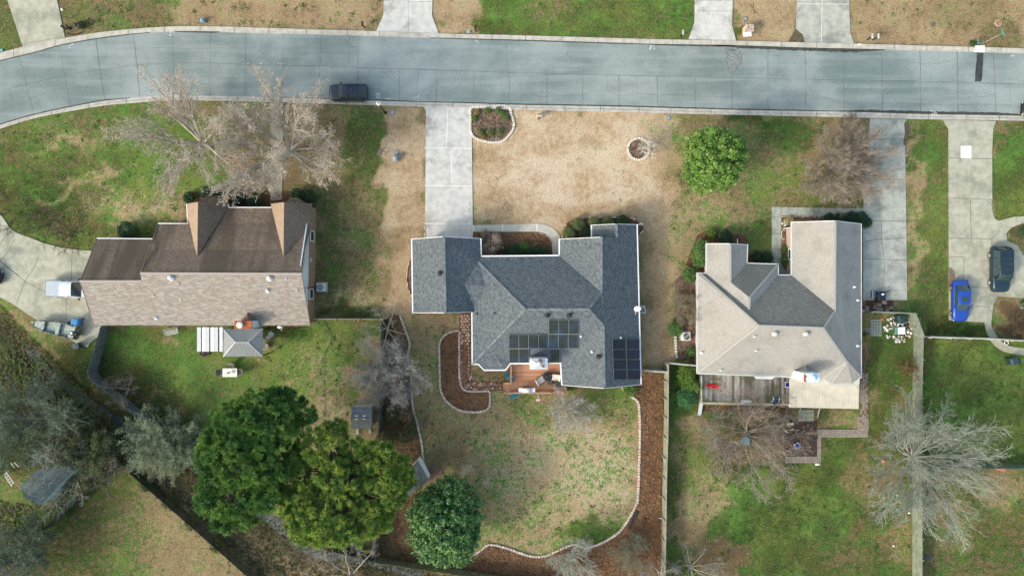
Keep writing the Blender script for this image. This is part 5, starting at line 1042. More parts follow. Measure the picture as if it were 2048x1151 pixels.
# pines: whorled limbs carrying needle tufts
def pine(label, px, py, h, lobes, mats, ntuft, seed, tuft=.42, nn=34, gap=.0, drop=None):
    random.seed(seed); e_ = empty('pine_tree', P(px, py, 0), label, 'tree', 'tall pines'); o = np.array(e_.location); cs = []; ns = []
    for dx, dy, cz, rx, ry, rz, w in lobes:
        k = int(ntuft*w/4.6); d = norm(RNG.normal(0, 1, (k, 3))); d[:, 2] = np.where(d[:, 2] < -.3, -d[:, 2], d[:, 2])
        rr = RNG.uniform(.55, 1.05, (k, 1)); cs.append(o+np.array([dx, dy, cz])+d*np.array([rx, ry, rz])*.95*rr); ns.append(norm(d+np.array([0,0,.7])))
    cs = np.concatenate(cs); ns = np.concatenate(ns); n = len(cs)
    # cluster tufts into puffs
    pc = cs; q = 6; pr = RNG.uniform(.26, .50, n)
    dd0 = norm(RNG.normal(0, 1, (n*q, 3))+np.repeat(ns, q, 0)*.75); cs = np.repeat(pc, q, 0)+dd0*np.repeat(pr, q)[:, None]*np.array([1, 1, .8])*RNG.uniform(.6, 1.0, (n*q, 1)); ns = norm(dd0+np.array([0,0,.25])); n = len(cs)
    pf = range(len(pc))
    m = n*nn; c = np.repeat(cs, nn, 0); ax = np.repeat(ns, nn, 0)
    dd = norm(ax*1.0+RNG.normal(0, .62, (m, 3))); L = tuft*.8*RNG.uniform(.6, 1.15, (m, 1)); sd = norm(np.cross(dd, RNG.normal(0, 1, (m, 3))))*.03
    c = c+RNG.normal(0, .06, (m, 3)); V = np.stack([c-sd, c+sd, c+dd*L+sd*.5, c+dd*L-sd*.5], 1)
    mi = np.repeat((RNG.random(n) < .5).astype(int), nn); quads_obj('crown', V, None, e_, mats=mats, midx=mi)
    segs = []; q = Vector(o)
    for i in range(8): q2 = Vector(o)+Vector((random.uniform(-.1, .1), random.uniform(-.1, .1), h*.93*(i+1)/8)); segs.append((*q, *q2, .3*(1-i/9), .3*(1-(i+1)/9))); q = q2
    for k in pf:
        tgt = Vector(pc[k]); zz = max(2.5, min(h*.9, tgt.z-math.hypot(tgt.x-o[0], tgt.y-o[1])*.45)); a = Vector((o[0], o[1], zz)); mid = a.lerp(tgt, .55)+Vector((random.uniform(-.3, .3), random.uniform(-.3, .3), -.2))
        segs.append((*a, *mid, .085, .055)); segs.append((*mid, *tgt, .055, .02))
    segs_mesh('trunk', segs, bark('pine_bark%d' % seed, (.10,.075,.055), (.17,.13,.10)), e_, 5); return e_
PN = [leafmat('pine_needle', (.10,.21,.045), (.20,.33,.06), (.055,.14,.04), .5, .12, .3, .35, .2), leafmat('pine_needle2', (.14,.27,.05), (.25,.39,.075), (.08,.19,.05), .5, .12, .3, .35, .2)]
PY = [leafmat('yellow_needle', (.15,.27,.05), (.27,.39,.075), (.085,.19,.045), .5, .12, .3, .3, .2), leafmat('yellow_needle2', (.12,.24,.045), (.24,.35,.065), (.38,.44,.08), .5, .12, .3, .3, .2)]
pine('tall deep green pine, left one of the two big pines', 567, 880, 14.5, [(.9,4.0,8.8,4.1,3.1,3.0,.95),(-1.9,-3.3,8.8,3.7,3.7,3.2,1.0),(1.4,-1.8,9.0,2.8,3.2,3.2,.6),(-3.9,.6,8.2,1.7,2.6,2.4,.35),(4.7,4.4,7.4,1.2,1.5,1.4,.12),(-.6,.4,9.4,3.4,3.0,3.2,.7),(-2.4,3.2,8.2,2.2,2.4,2.4,.35),(2.6,6.0,7.4,1.5,1.2,1.5,.14)], PN, 820, 61, .52, 46)
pine('tall yellowish pine with open gaps, right one of the two big pines', 722, 925, 13.5, [(-1.8,-2.7,8.8,4.5,3.4,2.8,1.15),(4.2,.4,7.8,2.6,3.9,2.6,.55),(-2.3,3.6,8.0,3.0,2.4,2.2,.27),(2.3,3.0,7.2,2.6,1.5,1.7,.15),(.4,.6,8.8,3.4,2.6,2.4,.26),(-5.2,.4,7.8,1.8,3.2,2.2,.35),(2.4,-3.4,8.4,2.7,2.3,2.4,.5),(-1.2,-5.0,7.8,2.4,1.4,1.8,.3),(6.0,.6,6.8,1.3,2.2,1.8,.16),(-1.2,5.2,7.0,1.6,1.0,1.3,.1)], PY, 820, 62, .52, 44)
# ================================================================== VEHICLES
M_tyre = plain('tyre_rubber', (.018,.018,.019), .85); M_rim = plain('alloy_rim', (.42,.44,.45), .35, .6)
M_carglass = plain('car_glass', (.03,.055,.06), .08, 0, .7, .02); M_lamp = plain('headlamp', (.62,.65,.66), .2); M_tail = plain('tail_lamp', (.35,.02,.02), .3)
def paint(name, c, rough=.28): return plain(name, c, rough, 0, .5, .02)
def loft(b, st, m=0):
    """st: list of (x, [(y,z),...]) half sections (y>=0, from centre top down to the sill), mirrored"""
    rows = []
    for x, sec in st:
        full = [(-y, z) for y, z in sec[::-1] if y > 1e-6]+[(y, z) for y, z in sec]
        rows.append([(x, y, z) for y, z in full])
    n = len(rows[0])
    b.add([v for r in rows for v in r], [(i*n+j, (i+1)*n+j, (i+1)*n+j+1, i*n+j+1) for i in range(len(rows)-1) for j in range(n-1)], m)
    b.add(rows[0], [tuple(range(n))], m); b.add(rows[-1], [tuple(range(n))[::-1]], m)
def car(name, label, cat, px, py, ang, L, W, prof, gh, pm, rack=False, sunroof=False, wheel_r=.33, group=None, rear_open=None, z=.05):
    """prof: [(x,zbelt,wfrac)] body stations; gh: greenhouse (x_wind_base, x_wind_top, x_rear_top, x_rear_base, z_belt, z_roof)"""
    e_ = empty(name, (0,0,0), label, cat, group); w = W/2
    b = MB(); st = []
    for x, zt, f, zl in prof:
        y = w*f
        st.append((x, [(0, zt+.035), (y*.45, zt+.03), (y*.8, zt+.005), (y*.95, zt-.06), (y, zt-.2), (y*1.0, (zt+zl)/2-.05), (y*.97, zl+.12), (y*.9, zl)]))
    loft(b, st); b.build('body', pm, e_, True)
    x0, x1, x2, x3, zb, zr = gh; wb = w*.93; wt = w*.74
    def strip(xa, za, ya, xb, zb_, yb, k=6, bow=.05):
        A = []; B = []
        for i in range(k+1):
            t = i/k*2-1; A.append((xa+(.10*(1-t*t) if xa > 0 else -.10*(1-t*t)), ya*t, za+bow*(1-t*t))); B.append((xb+(.04*(1-t*t) if xb > 0 else -.04*(1-t*t)), yb*t, zb_+bow*(1-t*t)))
        return A, B
    for nm, (A, B) in (('windscreen', strip(x0, zb-.02, wb*.92, x1, zr-.03, wt*.95)), ('rear_window', strip(x3, zb-.02, wb*.9, x2, zr-.03, wt*.95))):
        b = MB(); n = len(A); b.add(A+B, [(i, i+1, n+i+1, n+i) for i in range(n-1)]); b.build(nm, M_carglass, e_, True)
    # side glass and pillars
    for s in (-1, 1):
        b = MB(); q = [(x0-.25, s*wb, zb-.03), (x1-.08, s*(wt+.03), zr-.07), (x2+.08, s*(wt+.03), zr-.07), (x3+.2, s*wb, zb-.03)]
        b.add(q, [(0,1,2,3)]); b.build('side_window', M_carglass, e_)
        b = MB()
        b.tube([(x0, s*wb*.96, zb), (x1, s*wt*1.0, zr-.03), (x2, s*wt*1.0, zr-.03), (x3, s*wb*.95, zb)], .055, 6)
        for t in ((.45,) if x1-x2 < 1.6 else (.33,.68)):
            xx = x1+(x2-x1)*t; b.tube([(xx-.05, s*wb, zb-.03), (xx, s*(wt+.02), zr-.05)], .04, 5)
        b.build('pillar', pm, e_, True)
    b = MB(); st = []; k = 9
    for i in range(k+1):
        t = i/k; x = x1+.03+(x2-x1-.06)*t; cz = zr+.03*math.sin(math.pi*t); f = wt*(.965+.035*math.sin(math.pi*t))
        st.append((x, [(0, cz+.045), (f*.5, cz+.035), (f*.85, cz+.005), (f*1.0, cz-.045), (f*1.02, cz-.08)]))
    loft(b, st); rf = b.build('roof', pm, e_, True)
    if rack:
        for s in (-1, 1):
            b = MB(); b.tube([(x1-.2, s*wt*.85, zr+.02), (x1-.3, s*wt*.85, zr+.10), (x2+.3, s*wt*.85, zr+.10), (x2+.2, s*wt*.85, zr+.02)], .022, 5); b.build('roof_rail', M_dark, rf)
        for t in (.3, .55, .8):
            b = MB(); b.tube([(x1+(x2-x1)*t, -wt*.85, zr+.10), (x1+(x2-x1)*t, wt*.85, zr+.10)], .02, 5); b.build('cross_bar', M_dark, rf)
        for s in (-.3,-.15,0,.15,.3):
            b = MB(); b.tube([(x1-.35, s*W*.75, zr+.062), (x2+.9, s*W*.75, zr+.062)], .018, 4); b.build('roof_rib', pm, rf)
    if sunroof:
        b = MB(); b.box(((x1*.62+x2*.38), 0, zr+.066), (.55, wt*1.15, .02)); b.build('sunroof', M_carglass, rf)
    xf, xr = prof[0][0], prof[-1][0]
    for sx in (xf-.2*L-.02*0, xr+.2*L):
        for s in (-1, 1):
            b = MB(); b.lathe((sx, s*(w-.09), wheel_r), [(.1,-.11),(wheel_r*.9,-.11),(wheel_r,-.07),(wheel_r,.07),(wheel_r*.9,.11),(.1,.11)], 18, 0, Matrix.Rotation(math.pi/2, 3, 'X'))
            wh = b.build('wheel', M_tyre, e_, True)
            b = MB(); b.lathe((sx, s*(w+.01), wheel_r), [(wheel_r*.62,-.03),(wheel_r*.62,.03),(wheel_r*.5,.035),(.05,.02)], 10, 0, Matrix.Rotation(-s*math.pi/2, 3, 'X')); b.build('rim', M_rim, wh)
    for s in (-1, 1):
        b = MB(); b.ell((xf-.16, s*w*.66, prof[1][1]-.17), (.13,.2,.09), 10, 6); b.build('headlight', M_lamp, e_, True)
        b = MB(); b.ell((xr+.08, s*w*.72, prof[-2][1]-.2), (.08,.17,.11), 10, 6); b.build('tail_light', M_tail, e_, True)
        b = MB(); b.bbox((x0-.28, s*(w+.07), zb+.06), (.13,.2,.14), 0, 0, .03); b.build('mirror', pm, e_)
    b = MB(); b.box((xf+.005, 0, .5), (.06, W*.55, .13)); b.build('grille', M_black, e_)
    e_.location = P(px, py, 0)+Vector((0,0,z)); e_.rotation_euler = (0,0,math.radians(ang)); return e_
def suvprof(L, zt=1.02, zh=.98): return [(L/2,.72,.70,.3),(L/2-.08,.84,.84,.25),(L/2-.35,zh-.05,.95,.22),(L/2-.9,zh,1,.22),(L/2-1.35,zt,1,.22),(0,zt+.02,1,.22),(-L/2+.8,zt+.02,1,.22),(-L/2+.2,zt,.96,.25),(-L/2+.04,.95,.88,.3),(-L/2,.72,.8,.35)]
def sedprof(L): return [(L/2,.55,.62,.28),(L/2-.1,.66,.80,.22),(L/2-.4,.76,.93,.2),(L/2-.9,.85,1,.2),(L/2-1.3,.92,1,.2),(0,.94,1,.2),(-L/2+1.0,.95,.99,.2),(-L/2+.45,.95,.94,.22),(-L/2+.12,.88,.82,.26),(-L/2,.66,.7,.32)]
car('parked_suv', 'black compact suv parked along the kerb under the budded tree', 'suv', 700, 189, 180, 4.35, 1.86, suvprof(4.35), (1.02,.42,-1.62,-2.0,1.0,1.62), paint('black_blue_paint', (.02,.032,.048), .16), rack=True, group='parked vehicles', z=.03)
car('parked_car', 'bright blue sedan with a sunroof parked at the end of the far driveway', 'car', 1913, 600.5, -90, 4.72, 1.80, sedprof(4.72), (1.0,.36,-1.05,-1.72,.94,1.42), paint('bright_blue_paint', (.014,.060,.34)), sunroof=True, group='parked vehicles')
car('parked_suv', 'large dark teal suv with a roof rack beside the bright blue sedan', 'suv', 1991, 538, -90, 5.15, 1.98, suvprof(5.15, 1.08, 1.05), (1.25,.62,-2.05,-2.42,1.08,1.80), paint('dark_teal_paint', (.012,.030,.048)), rack=True, wheel_r=.38, group='parked vehicles')
car('parked_car', 'black car half out of frame at the left edge of the curved driveway', 'car', -28, 548, -12, 4.5, 1.8, sedprof(4.5), (1.0,.36,-1.05,-1.72,.94,1.42), paint('black_paint', (.01,.012,.014), .2), group='parked vehicles')
car('parked_car', 'black car on the street cut off by the right edge', 'car', 2076, 221, 178, 4.5, 1.8, sedprof(4.5), (1.0,.36,-1.05,-1.72,.94,1.42), paint('black_paint2', (.01,.012,.014), .2), group='parked vehicles', z=.03)
# pickup truck
def pickup():
    e_ = empty('pickup_truck', (0,0,0), 'white and silver pickup truck with its nose under the brown garage eave', 'pickup truck', 'parked vehicles')
    pm = paint('white_truck_paint', (.60,.62,.65)); sm = paint('silver_truck_paint', (.50,.54,.56)); W = 1.95; w = W/2
    b = MB(); st = []
    for x, zt, f in ((2.8,.85,.75),(2.72,.98,.88),(2.4,1.08,.96),(1.7,1.13,1),(1.25,1.16,1),(-.85,1.16,1)):
        y = w*f; st.append((x, [(0, zt+.04), (y*.5, zt+.03), (y*.85, zt), (y*.97, zt-.07), (y, zt-.25), (y, .7), (y*.95, .42)]))
    loft(b, st); b.build('body', pm, e_, True)
    b = MB()   # cargo bed: floor and walls
    b.box((-1.8,0,.72), (1.92, W-.1, .06))
    for s in (-1, 1): b.bbox((-1.8, s*(w-.06), .82), (1.92,.11,.72), 0, 0, .03)
    b.bbox((-2.72,0,.84), (.08, W-.04, .68), 0, 0, .02); b.build('cargo_bed', plain('bed_silver', (.22,.27,.30), .4), e_)
    b = MB()
    b.bbox((-1.8,0,1.14), (1.80, W-.26, .05), 0, 0, .02)
    for i in range(9): b.box((-1.8, -.66+i*.165, 1.175), (1.76,.05,.02))
    b.build('bed_cover', plain('ribbed_bed_cover', (.42,.48,.52), .4), e_)
    b = MB(); b.bbox((-2.8,0,.52), (.14, W-.2, .2), 0, 0, .03); b.build('bumper', M_dark, e_)
    zr, zb = 1.80, 1.16; st = []
    for x in np.linspace(.55, -.78, 6):
        f = w*.80; st.append((float(x), [(0, zr+.05), (f*.5, zr+.04), (f*.86, zr+.005), (f, zr-.05), (f*1.02, zr-.09)]))
    b = MB(); loft(b, st); b.build('roof', pm, e_, True)
    b = MB(); b.add([(1.3,-w*.86,zb),(1.38,0,zb+.03),(1.3,w*.86,zb),(.56,w*.78,zr-.04),(.6,0,zr+.02),(.56,-w*.78,zr-.04)], [(0,1,4,5),(1,2,3,4)]); b.build('windscreen', M_carglass, e_, True)
    b = MB(); b.add([(-.85,-w*.84,zb),(-.85,w*.84,zb),(-.78,w*.78,zr-.06),(-.78,-w*.78,zr-.06)], [(0,1,2,3)]); b.build('rear_window', M_carglass, e_)
    for s in (-1, 1):
        b = MB(); b.add([(1.2,s*w*.93,zb-.02),(.5,s*w*.82,zr-.08),(-.72,s*w*.82,zr-.08),(-.82,s*w*.93,zb-.02)], [(0,1,2,3)]); b.build('side_window', M_carglass, e_)
        b = MB(); b.tube([(1.3,s*w*.9,zb),(.55,s*w*.80,zr-.03),(-.76,s*w*.80,zr-.03),(-.85,s*w*.9,zb)], .05, 6); b.tube([(-.1,s*w*.93,zb),(-.12,s*w*.82,zr-.05)], .045, 5); b.build('pillar', pm, e_, True)
        b = MB(); b.bbox((1.15,s*(w+.13),zb+.12), (.12,.24,.22), 0, 0, .03); b.build('mirror', M_black, e_)
        b = MB(); b.box((2.7,s*w*.7,.92), (.14,.35,.16)); b.build('headlight', M_lamp, e_)
        for sx in (1.85,-1.75):
            b = MB(); b.lathe((sx,s*(w-.1),.38), [(.1,-.12),(.34,-.12),(.38,-.08),(.38,.08),(.34,.12),(.1,.12)], 18, 0, Matrix.Rotation(math.pi/2, 3, 'X')); wh = b.build('wheel', M_tyre, e_, True)
            b = MB(); b.lathe((sx,s*(w+.01),.38), [(.23,-.03),(.23,.03),(.18,.035),(.05,.02)], 10, 0, Matrix.Rotation(-s*math.pi/2, 3, 'X')); b.build('rim', M_rim, wh)
            b = MB()
            b.tube([(sx+.46*math.cos(t), s*(w+.005), .38+.46*math.sin(t)) for t in np.linspace(0, math.pi, 9)], .03, 5); b.build('wheel_arch', sm if sx < 0 else pm, e_)
    e_.location = P(153, 577.5, 0)+Vector((0,0,.05)); e_.rotation_euler = (0,0,math.radians(-1.5)); return e_
pickup()
# jon boat on a trailer
def boat():
    e_ = empty('camouflage_boat', (0,0,0), 'camouflage green jon boat with an outboard motor on the driveway edge', 'boat', None)
    m = N('camouflage'); m.vec = m.coord(); c = m.mix(m.ss(m.noise(2.6, 4), .44, .50), (.20,.24,.20), (.07,.09,.07)); c = m.mix(m.ss(m.noise(5, 3), .55, .6), c, (.34,.38,.34)); MC = m.fin(c, .7)
    m = N('pale_deck'); m.vec = m.coord(); c = m.mix(m.ss(m.noise(3.5, 5), .40, .58), (.22,.26,.23), (.36,.41,.37)); MD = m.fin(c, .7)
    L, W = 5.0, 1.55; xs_ = [2.5,2.42,2.1,1.5,.8,0,-1,-2.2,-2.5]; wf = [.34,.46,.66,.85,.96,1,1,1,1]; zk = [.62,.52,.42,.36,.34,.33,.33,.33,.33]
    b = MB(); outer = []; inner = []
    for x, f, k in zip(xs_, wf, zk):
        w = W/2*f; outer.append([(x,-w*.82,k),(x,-w,.95),(x,-w+.06,.98)]); inner.append([(x*.985,-w+.10,.95),(x*.985,-w*.78,.52),(x*.985,w*.78,.52),(x*.985,w-.10,.95)])
    rows = [o+i+[(v[0],-v[1],v[2]) for v in o[::-1]] for o, i in zip(outer, inner)]; rows = [r+[r[0]] for r in rows]; n = len(rows[0])
    b.add([v for r in rows for v in r], [(i*n+j, i*n+j+1, (i+1)*n+j+1, (i+1)*n+j) for i in range(len(rows)-1) for j in range(n-1)])
    w = W/2
    b.add([(2.5,-w*.28,.62),(2.5,w*.28,.62),(2.5,w*.34,.97),(2.5,-w*.34,.97)], [(0,1,2,3)]); b.add([(-2.5,-w*.82,.33),(-2.5,w*.82,.33),(-2.5,w,.9),(-2.5,-w,.9)], [(0,1,2,3)])
    b.build('hull', MC, e_)
    b = MB(); b.add([(2.4,-.28,.93),(2.4,.28,.93),(1.35,.56,.9),(1.35,-.56,.9)], [(0,1,2,3)]); b.box((1.35,0,.72), (.03,1.1,.36)); b.build('bow_deck', MD, e_)
    b = MB(); b.box((.55,0,.58), (1.3,1.15,.03)); b.build('floor_panel', MD, e_)
    b = MB(); b.bbox((-.25,0,.74), (.38,1.34,.34), 0, 0, .02); b.build('seat', MD, e_)
    b = MB(); b.box((-1.05,0,.58), (1.05,1.15,.03)); b.build('floor_panel', MD, e_)
    b = MB(); b.bbox((-1.85,-.42,.74), (.62,.5,.34), 0, 0, .02); b.bbox((-1.85,.5,.74), (.62,.4,.34), 0, 0, .02); b.build('stern_seat', MD, e_)
    b = MB(); b.bbox((-1.95,.08,.75), (.55,.34,.3), 0, 0, .03); b.build('battery_box', M_black, e_)
    b = MB(); b.lathe((-1.9,.1,.9), [(.14,0),(.14,.06),(.05,.08)], 12); b.build('fuel_cap', M_white, e_)
    b = MB(); b.ell((-2.62,0,1.12), (.3,.2,.24), 12, 8); b.box((-2.62,0,.65), (.12,.12,.7)); b.tube([(-2.4,0,1.05), (-1.9,.28,1.1)], .03, 6); b.build('outboard_motor', M_black, e_, True)
    b = MB(); b.tube([(1.9,-.5,1.0),(1.2,-.55,1.02),(.4,-.7,1.0)], .035, 6); b.build('trolling_motor', M_black, e_)
    b = MB()
    for s in (-1, 1): b.tube([(-2.2,s*.55,.28),(1.0,s*.55,.28),(2.6,0,.3)], .045, 6)
    b.tube([(2.6,0,.3),(3.2,0,.32)], .05, 6); b.tube([(-1.1,-.75,.28),(-1.1,.75,.28)], .05, 6); b.tube([(.8,-.55,.28),(.8,.55,.28)], .04, 6); b.build('trailer_frame', M_galv, e_)
    for s in (-1, 1):
        b = MB(); b.lathe((-1.1,s*.86,.28), [(.08,-.08),(.25,-.08),(.28,-.05),(.28,.05),(.25,.08),(.08,.08)], 16, 0, Matrix.Rotation(math.pi/2, 3, 'X')); b.build('wheel', M_tyre, e_, True)
    e_.location = P(122, 655.5, 0)+Vector((0,0,.05)); e_.rotation_euler = (0,0,math.radians(167)); return e_
boat()
# ================================================================== FENCES
def wood(name, a, b, st=None): return rough_mat(name, a, b, 2.2, 14, .9, .28, .2, .01, c3=st, s3=.6)
W_dark = wood('dark_weathered_wood', (.10,.12,.115), (.17,.195,.185), (.07,.085,.06)); W_black = wood('black_weathered_wood', (.045,.05,.04), (.085,.09,.07), (.03,.04,.02))
W_pale = wood('pale_weathered_wood', (.155,.19,.155), (.235,.27,.225), (.11,.15,.10)); W_tan = wood('tan_weathered_wood', (.25,.235,.18), (.34,.32,.25), (.17,.175,.11)); W_white = wood('silver_wood', (.36,.37,.32), (.48,.48,.43), (.26,.27,.21)); W_green = wood('green_weathered_wood', (.10,.15,.12), (.16,.22,.17))
def fence(label, pts, mat, h=1.8, cap=False, side=1, board=.145, group='wooden privacy fences', lie=None, post_mat=None, gap=.012, posts=True):
    """boards on one side, two rails and posts on the other; side=+1 boards on the left of travel"""
    w = [P(a, b) for a, b in pts]; e_ = empty('wooden_fence', w[0], label, 'fence', group); b = MB(); rails = MB(); pp = []
    for a, c in zip(w[:-1], w[1:]):
        d = c-a; L = d.length; d.normalize(); nrm = Vector((-d.y, d.x, 0)); ang = math.atan2(d.y, d.x); n = max(1, int(L/board))
        for i in range(n):
            q = a+d*(L*(i+.5)/n)+nrm*side*.035; hh = h+random.uniform(-.03, .03)
            b.box((q.x, q.y, hh/2-.1+random.uniform(0, .01)), (L/n-gap, .022+random.uniform(0, .004), hh+.2), ang+random.uniform(-.012, .012))
        for z in (.35, h*.55, h-.25):
            q = (a+c)/2-nrm*side*.015; rails.box((q.x, q.y, z), (L, .06, .09), ang)
        if cap: q = (a+c)/2; rails.box((q.x, q.y, h+.06), (L, .14, .03), ang)
        k = max(1, int(round(L/2.4)))
        for i in range(k): pp.append((a+d*(L*i/k)-nrm*side*.09, ang))
    pp.append((w[-1]-nrm*side*.09, ang))
    b.build('board_panel', mat, e_); rails.build('rails', mat, e_)
    if posts:
        src = None
        for q, ang in pp:
            if src is None:
                m_ = MB(); m_.bbox((0,0,(h+.1)/2-.15), (.1,.1,h+.4), 0, 0, .02); src = m_.build('post', post_mat or mat, None); src.parent = e_; o = src
            else: o = src.copy(); C.objects.link(o)
            o.location = q-e_.location; o.rotation_euler = (0,0,ang)
    return e_
fence('dark weathered fence running down from the brown house to the creek bend', [(222,650),(196,738),(199,752)], W_dark, 1.9, side=-1)
fence('dark slatted fence along the creek below the bend', [(199,752),(302,836)], W_dark, 1.9, side=-1)
fence('dark fence hidden under the willow and the pines', [(302,836),(398,930),(480,990)], W_dark, 1.8, side=-1)
fence('dark fence above the concrete drainage channel', [(600,1058),(660,1087),(753,1110)], W_black, 1.7, side=-1)
fence('low tan fence closing the back yard beside the brown house', [(634,636.5),(770,637)], W_tan, 1.75, side=1)
fence('dark thin fence on the line between the left and middle back yards', [(769,638),(765,760),(763,860)], W_dark, 1.75, side=-1)
fence('dark thin fence emerging below the big pines', [(759,980),(756,1112)], W_dark, 1.75, side=-1)
fence('dark brown fence along the diagonal lower left lawn edge', [(272,936),(385,1034),(528,1160)], W_black, 1.7, side=1)
fence('dark fence from the corner down towards the lower left edge', [(246,922),(170,989),(92,1058)], W_black, 1.7, side=1)
fence('tall pale straight fence between the middle and right back yards', [(1328.5,724),(1328,830),(1325,950),(1321,1190)], W_tan, 1.95, cap=True, side=1)
fence('short pale fence between the grey house and the mulch bed top', [(1284,737.5),(1328,740)], W_white, 1.7, cap=True, side=1)
fence('short pale fence and gate joining the light grey house wall', [(1330,722.5),(1392,728)], W_white, 1.75, cap=True, side=1)
fence('thin pale fence from the light grey house to the rubble corner', [(1730,622),(1812,625.5)], W_pale, 1.7, cap=True, side=1)
fence('slanting pale grey fence beside the rubble heap', [(1812,626),(1828.5,671)], W_pale, 1.85, cap=True, side=-1)
fence('long grey green fence between the right back yards', [(1828.5,671),(1826.5,760),(1826,900),(1826,1190)], W_pale, 1.85, side=-1)
fence('pale fence below the bright blue sedan lawn', [(1843,671.5),(1960,675),(2048,680),(2120,684)], W_white, 1.75, cap=True, side=1)
fence('dark green fence between the two far right back yards', [(1830,929),(1940,929),(2120,929)], W_green, 1.7, side=1)
fence('mossy fence panel at the bottom below the dark glossy tree', [(757,1113),(900,1134),(975,1146),(1110,1165)], wood('moss_wood', (.14,.16,.09), (.22,.24,.14), (.09,.11,.05)), 1.7, side=-1)
# ------------------------------------------------------------------ stone edgings
M_edge = [rough_mat('pink_block', (.50,.38,.33), (.58,.47,.41), 5, 20, .9, .2, .3), rough_mat('tan_block', (.52,.46,.37), (.62,.56,.47), 5, 20, .9, .2, .3), rough_mat('grey_block', (.40,.37,.33), (.50,.47,.43), 5, 20, .9, .2, .3)]
M_edger = [rough_mat('red_block', (.28,.15,.11), (.36,.20,.15), 5, 20, .9, .25, .3), M_edge[1], M_edge[0]]
M_edgew = [rough_mat('cream_block', (.62,.58,.50), (.72,.68,.60), 5, 20, .9, .15, .3), rough_mat('cream_block2', (.56,.52,.44), (.66,.62,.54), 5, 20, .9, .15, .3)]
def edging(label, pts, mats, bl=.30, bw=.20, h=.14, closed=False, gap=.035, group='stone bed edgings', wts=None, curve=10):
    q = [P(a, b) for a, b in (cr(pts, curve, closed) if curve else pts)]
    if closed: q.append(q[0])
    e_ = MB(); acc = 0
    L = [0]
    for a, c in zip(q[:-1], q[1:]): L.append(L[-1]+(c-a).length)
    n = int(L[-1]/bl); j = 0
    for i in range(n):
        s_ = (i+.5)*L[-1]/n
        while L[j+1] < s_: j += 1
        t = (s_-L[j])/(L[j+1]-L[j]); p = q[j].lerp(q[j+1], t); d = q[j+1]-q[j]; ang = math.atan2(d.y, d.x)
        e_.bbox((p.x+random.uniform(-.015, .015), p.y+random.uniform(-.015, .015), h/2-.03), (bl-gap-random.uniform(0, .03), bw*random.uniform(.9, 1.08), h+.06+random.uniform(-.015, .015)), ang+random.uniform(-.06, .06), random.choices(range(len(mats)), wts)[0], .03)
    return tag(e_.build('stone_edging', mats, None, False, q[0]), label, 'edging', group)
edging('pinkish block edging curving round the big middle back lawn', REDGE, M_edge, .33, .24)
edging('pinkish block edging winding down the left property line', LEDGE, M_edge, .32, .22)
edging('pale block edging round the brown L shaped bed', LBED, M_edge, .30, .22, closed=True)
edging('cream stone edging round the bed at the street', RING1, M_edgew, .30, .26, closed=True)
edging('cream stone ring round the tiny sapling', [RING2[i] for i in range(0, 27, 3)], M_edgew, .28, .26, closed=True)
edging('red brick edging round the corner bed with boxwoods', NEBED, M_edger, .28, .2, wts=[4,1,1.2])
edging('thin red edging between walk and the bed under the front window', [(1104,488),(1099,477),(1088,469),(1073,465)], M_edger, .24, .1)
edging('short tan stone row below the round green bush', [(1350.5,671),(1351.5,690),(1353.5,716)], M_edgew, .3, .26)
edging('red brick edging at the left end of the garage', [(826,510),(817,530),(814,550),(816,575),(824,592)], M_edger, .24, .12)
edging('red brick edging where the driveway meets the garage', [(849.5,452),(849.5,474)], M_edger, .22, .16)
edging('dark edging along the front bed of the light grey house', [(1562,433),(1600,433),(1640,434)], M_edger, .25, .1, curve=0)
# ================================================================== STREET FURNITURE
lp = empty('street_lamp', P(771,226), 'black post lamp with a white globe at the kerb near the black suv', 'street lamp')
b = MB(); p = P(771,226); b.lathe(p, [(.16,-.1),(.16,.25),(.09,.4),(.055,.6),(.05,3.7),(.09,3.75),(.1,3.85)], 12); b.build('pole', M_black, lp, True)
b = MB(); b.ell(p+Vector((0,0,4.08)), (.26,.26,.26), 16, 10); b.build('globe', plain('opal_globe', (.82,.80,.72), .4), lp, True)
b = MB(); b.lathe(p+Vector((0,0,4.3)), [(.1,0),(.08,.05),(.02,.12)], 10); b.build('finial', M_black, lp)
def mailbox(label, px, py, col, ang=90, h=1.1, group='mailboxes', post=M_dark, cat='mailbox'):
    e_ = empty('mailbox', P(px, py), label, cat, group); p = P(px, py); A = math.radians(ang); c, s_ = math.cos(A), math.sin(A)
    b = MB(); b.bbox((p.x, p.y, h/2-.15), (.11,.11,h+.3), A, 0, .02); b.build('post', post, e_)
    b = MB(); rows = []
    for t in (-.26, .26): rows.append([(p.x+c*t-s_*y, p.y+s_*t+c*y, h+z) for y, z in [(-.1,0),(-.1,.12)]+[(.1*math.cos(a), .12+.1*math.sin(a)) for a in (math.pi*.8, math.pi*.65, math.pi*.5, math.pi*.35, math.pi*.2)]+[(.1,.12),(.1,0)]])
    n = len(rows[0]); b.add(rows[0]+rows[1], [(i, (i+1) % n, n+(i+1) % n, n+i) for i in range(n)]+[tuple(range(n)), tuple(range(2*n-1, n-1, -1))]); bx = b.build('box', col, e_)
    b = MB(); b.box((p.x+c*.1-s_*.115, p.y+s_*.1+c*.115, h+.14), (.03,.02,.2), A); b.build('flag', M_tail, bx); return e_
mailbox('black mailbox at the kerb left of the upper white driveway', 729, 56, M_black); mailbox('black mailbox at the kerb right of the upper white driveway', 952, 63, M_black)
mailbox('small pale mailbox in the green verge above the street', 1361, 73, M_galv); mailbox('left silver mailbox of the pair by the upper right driveway', 1734, 80, M_galv, post=M_dark); mailbox('right silver mailbox of the pair by the upper right driveway', 1746, 80, M_galv, post=M_dark)
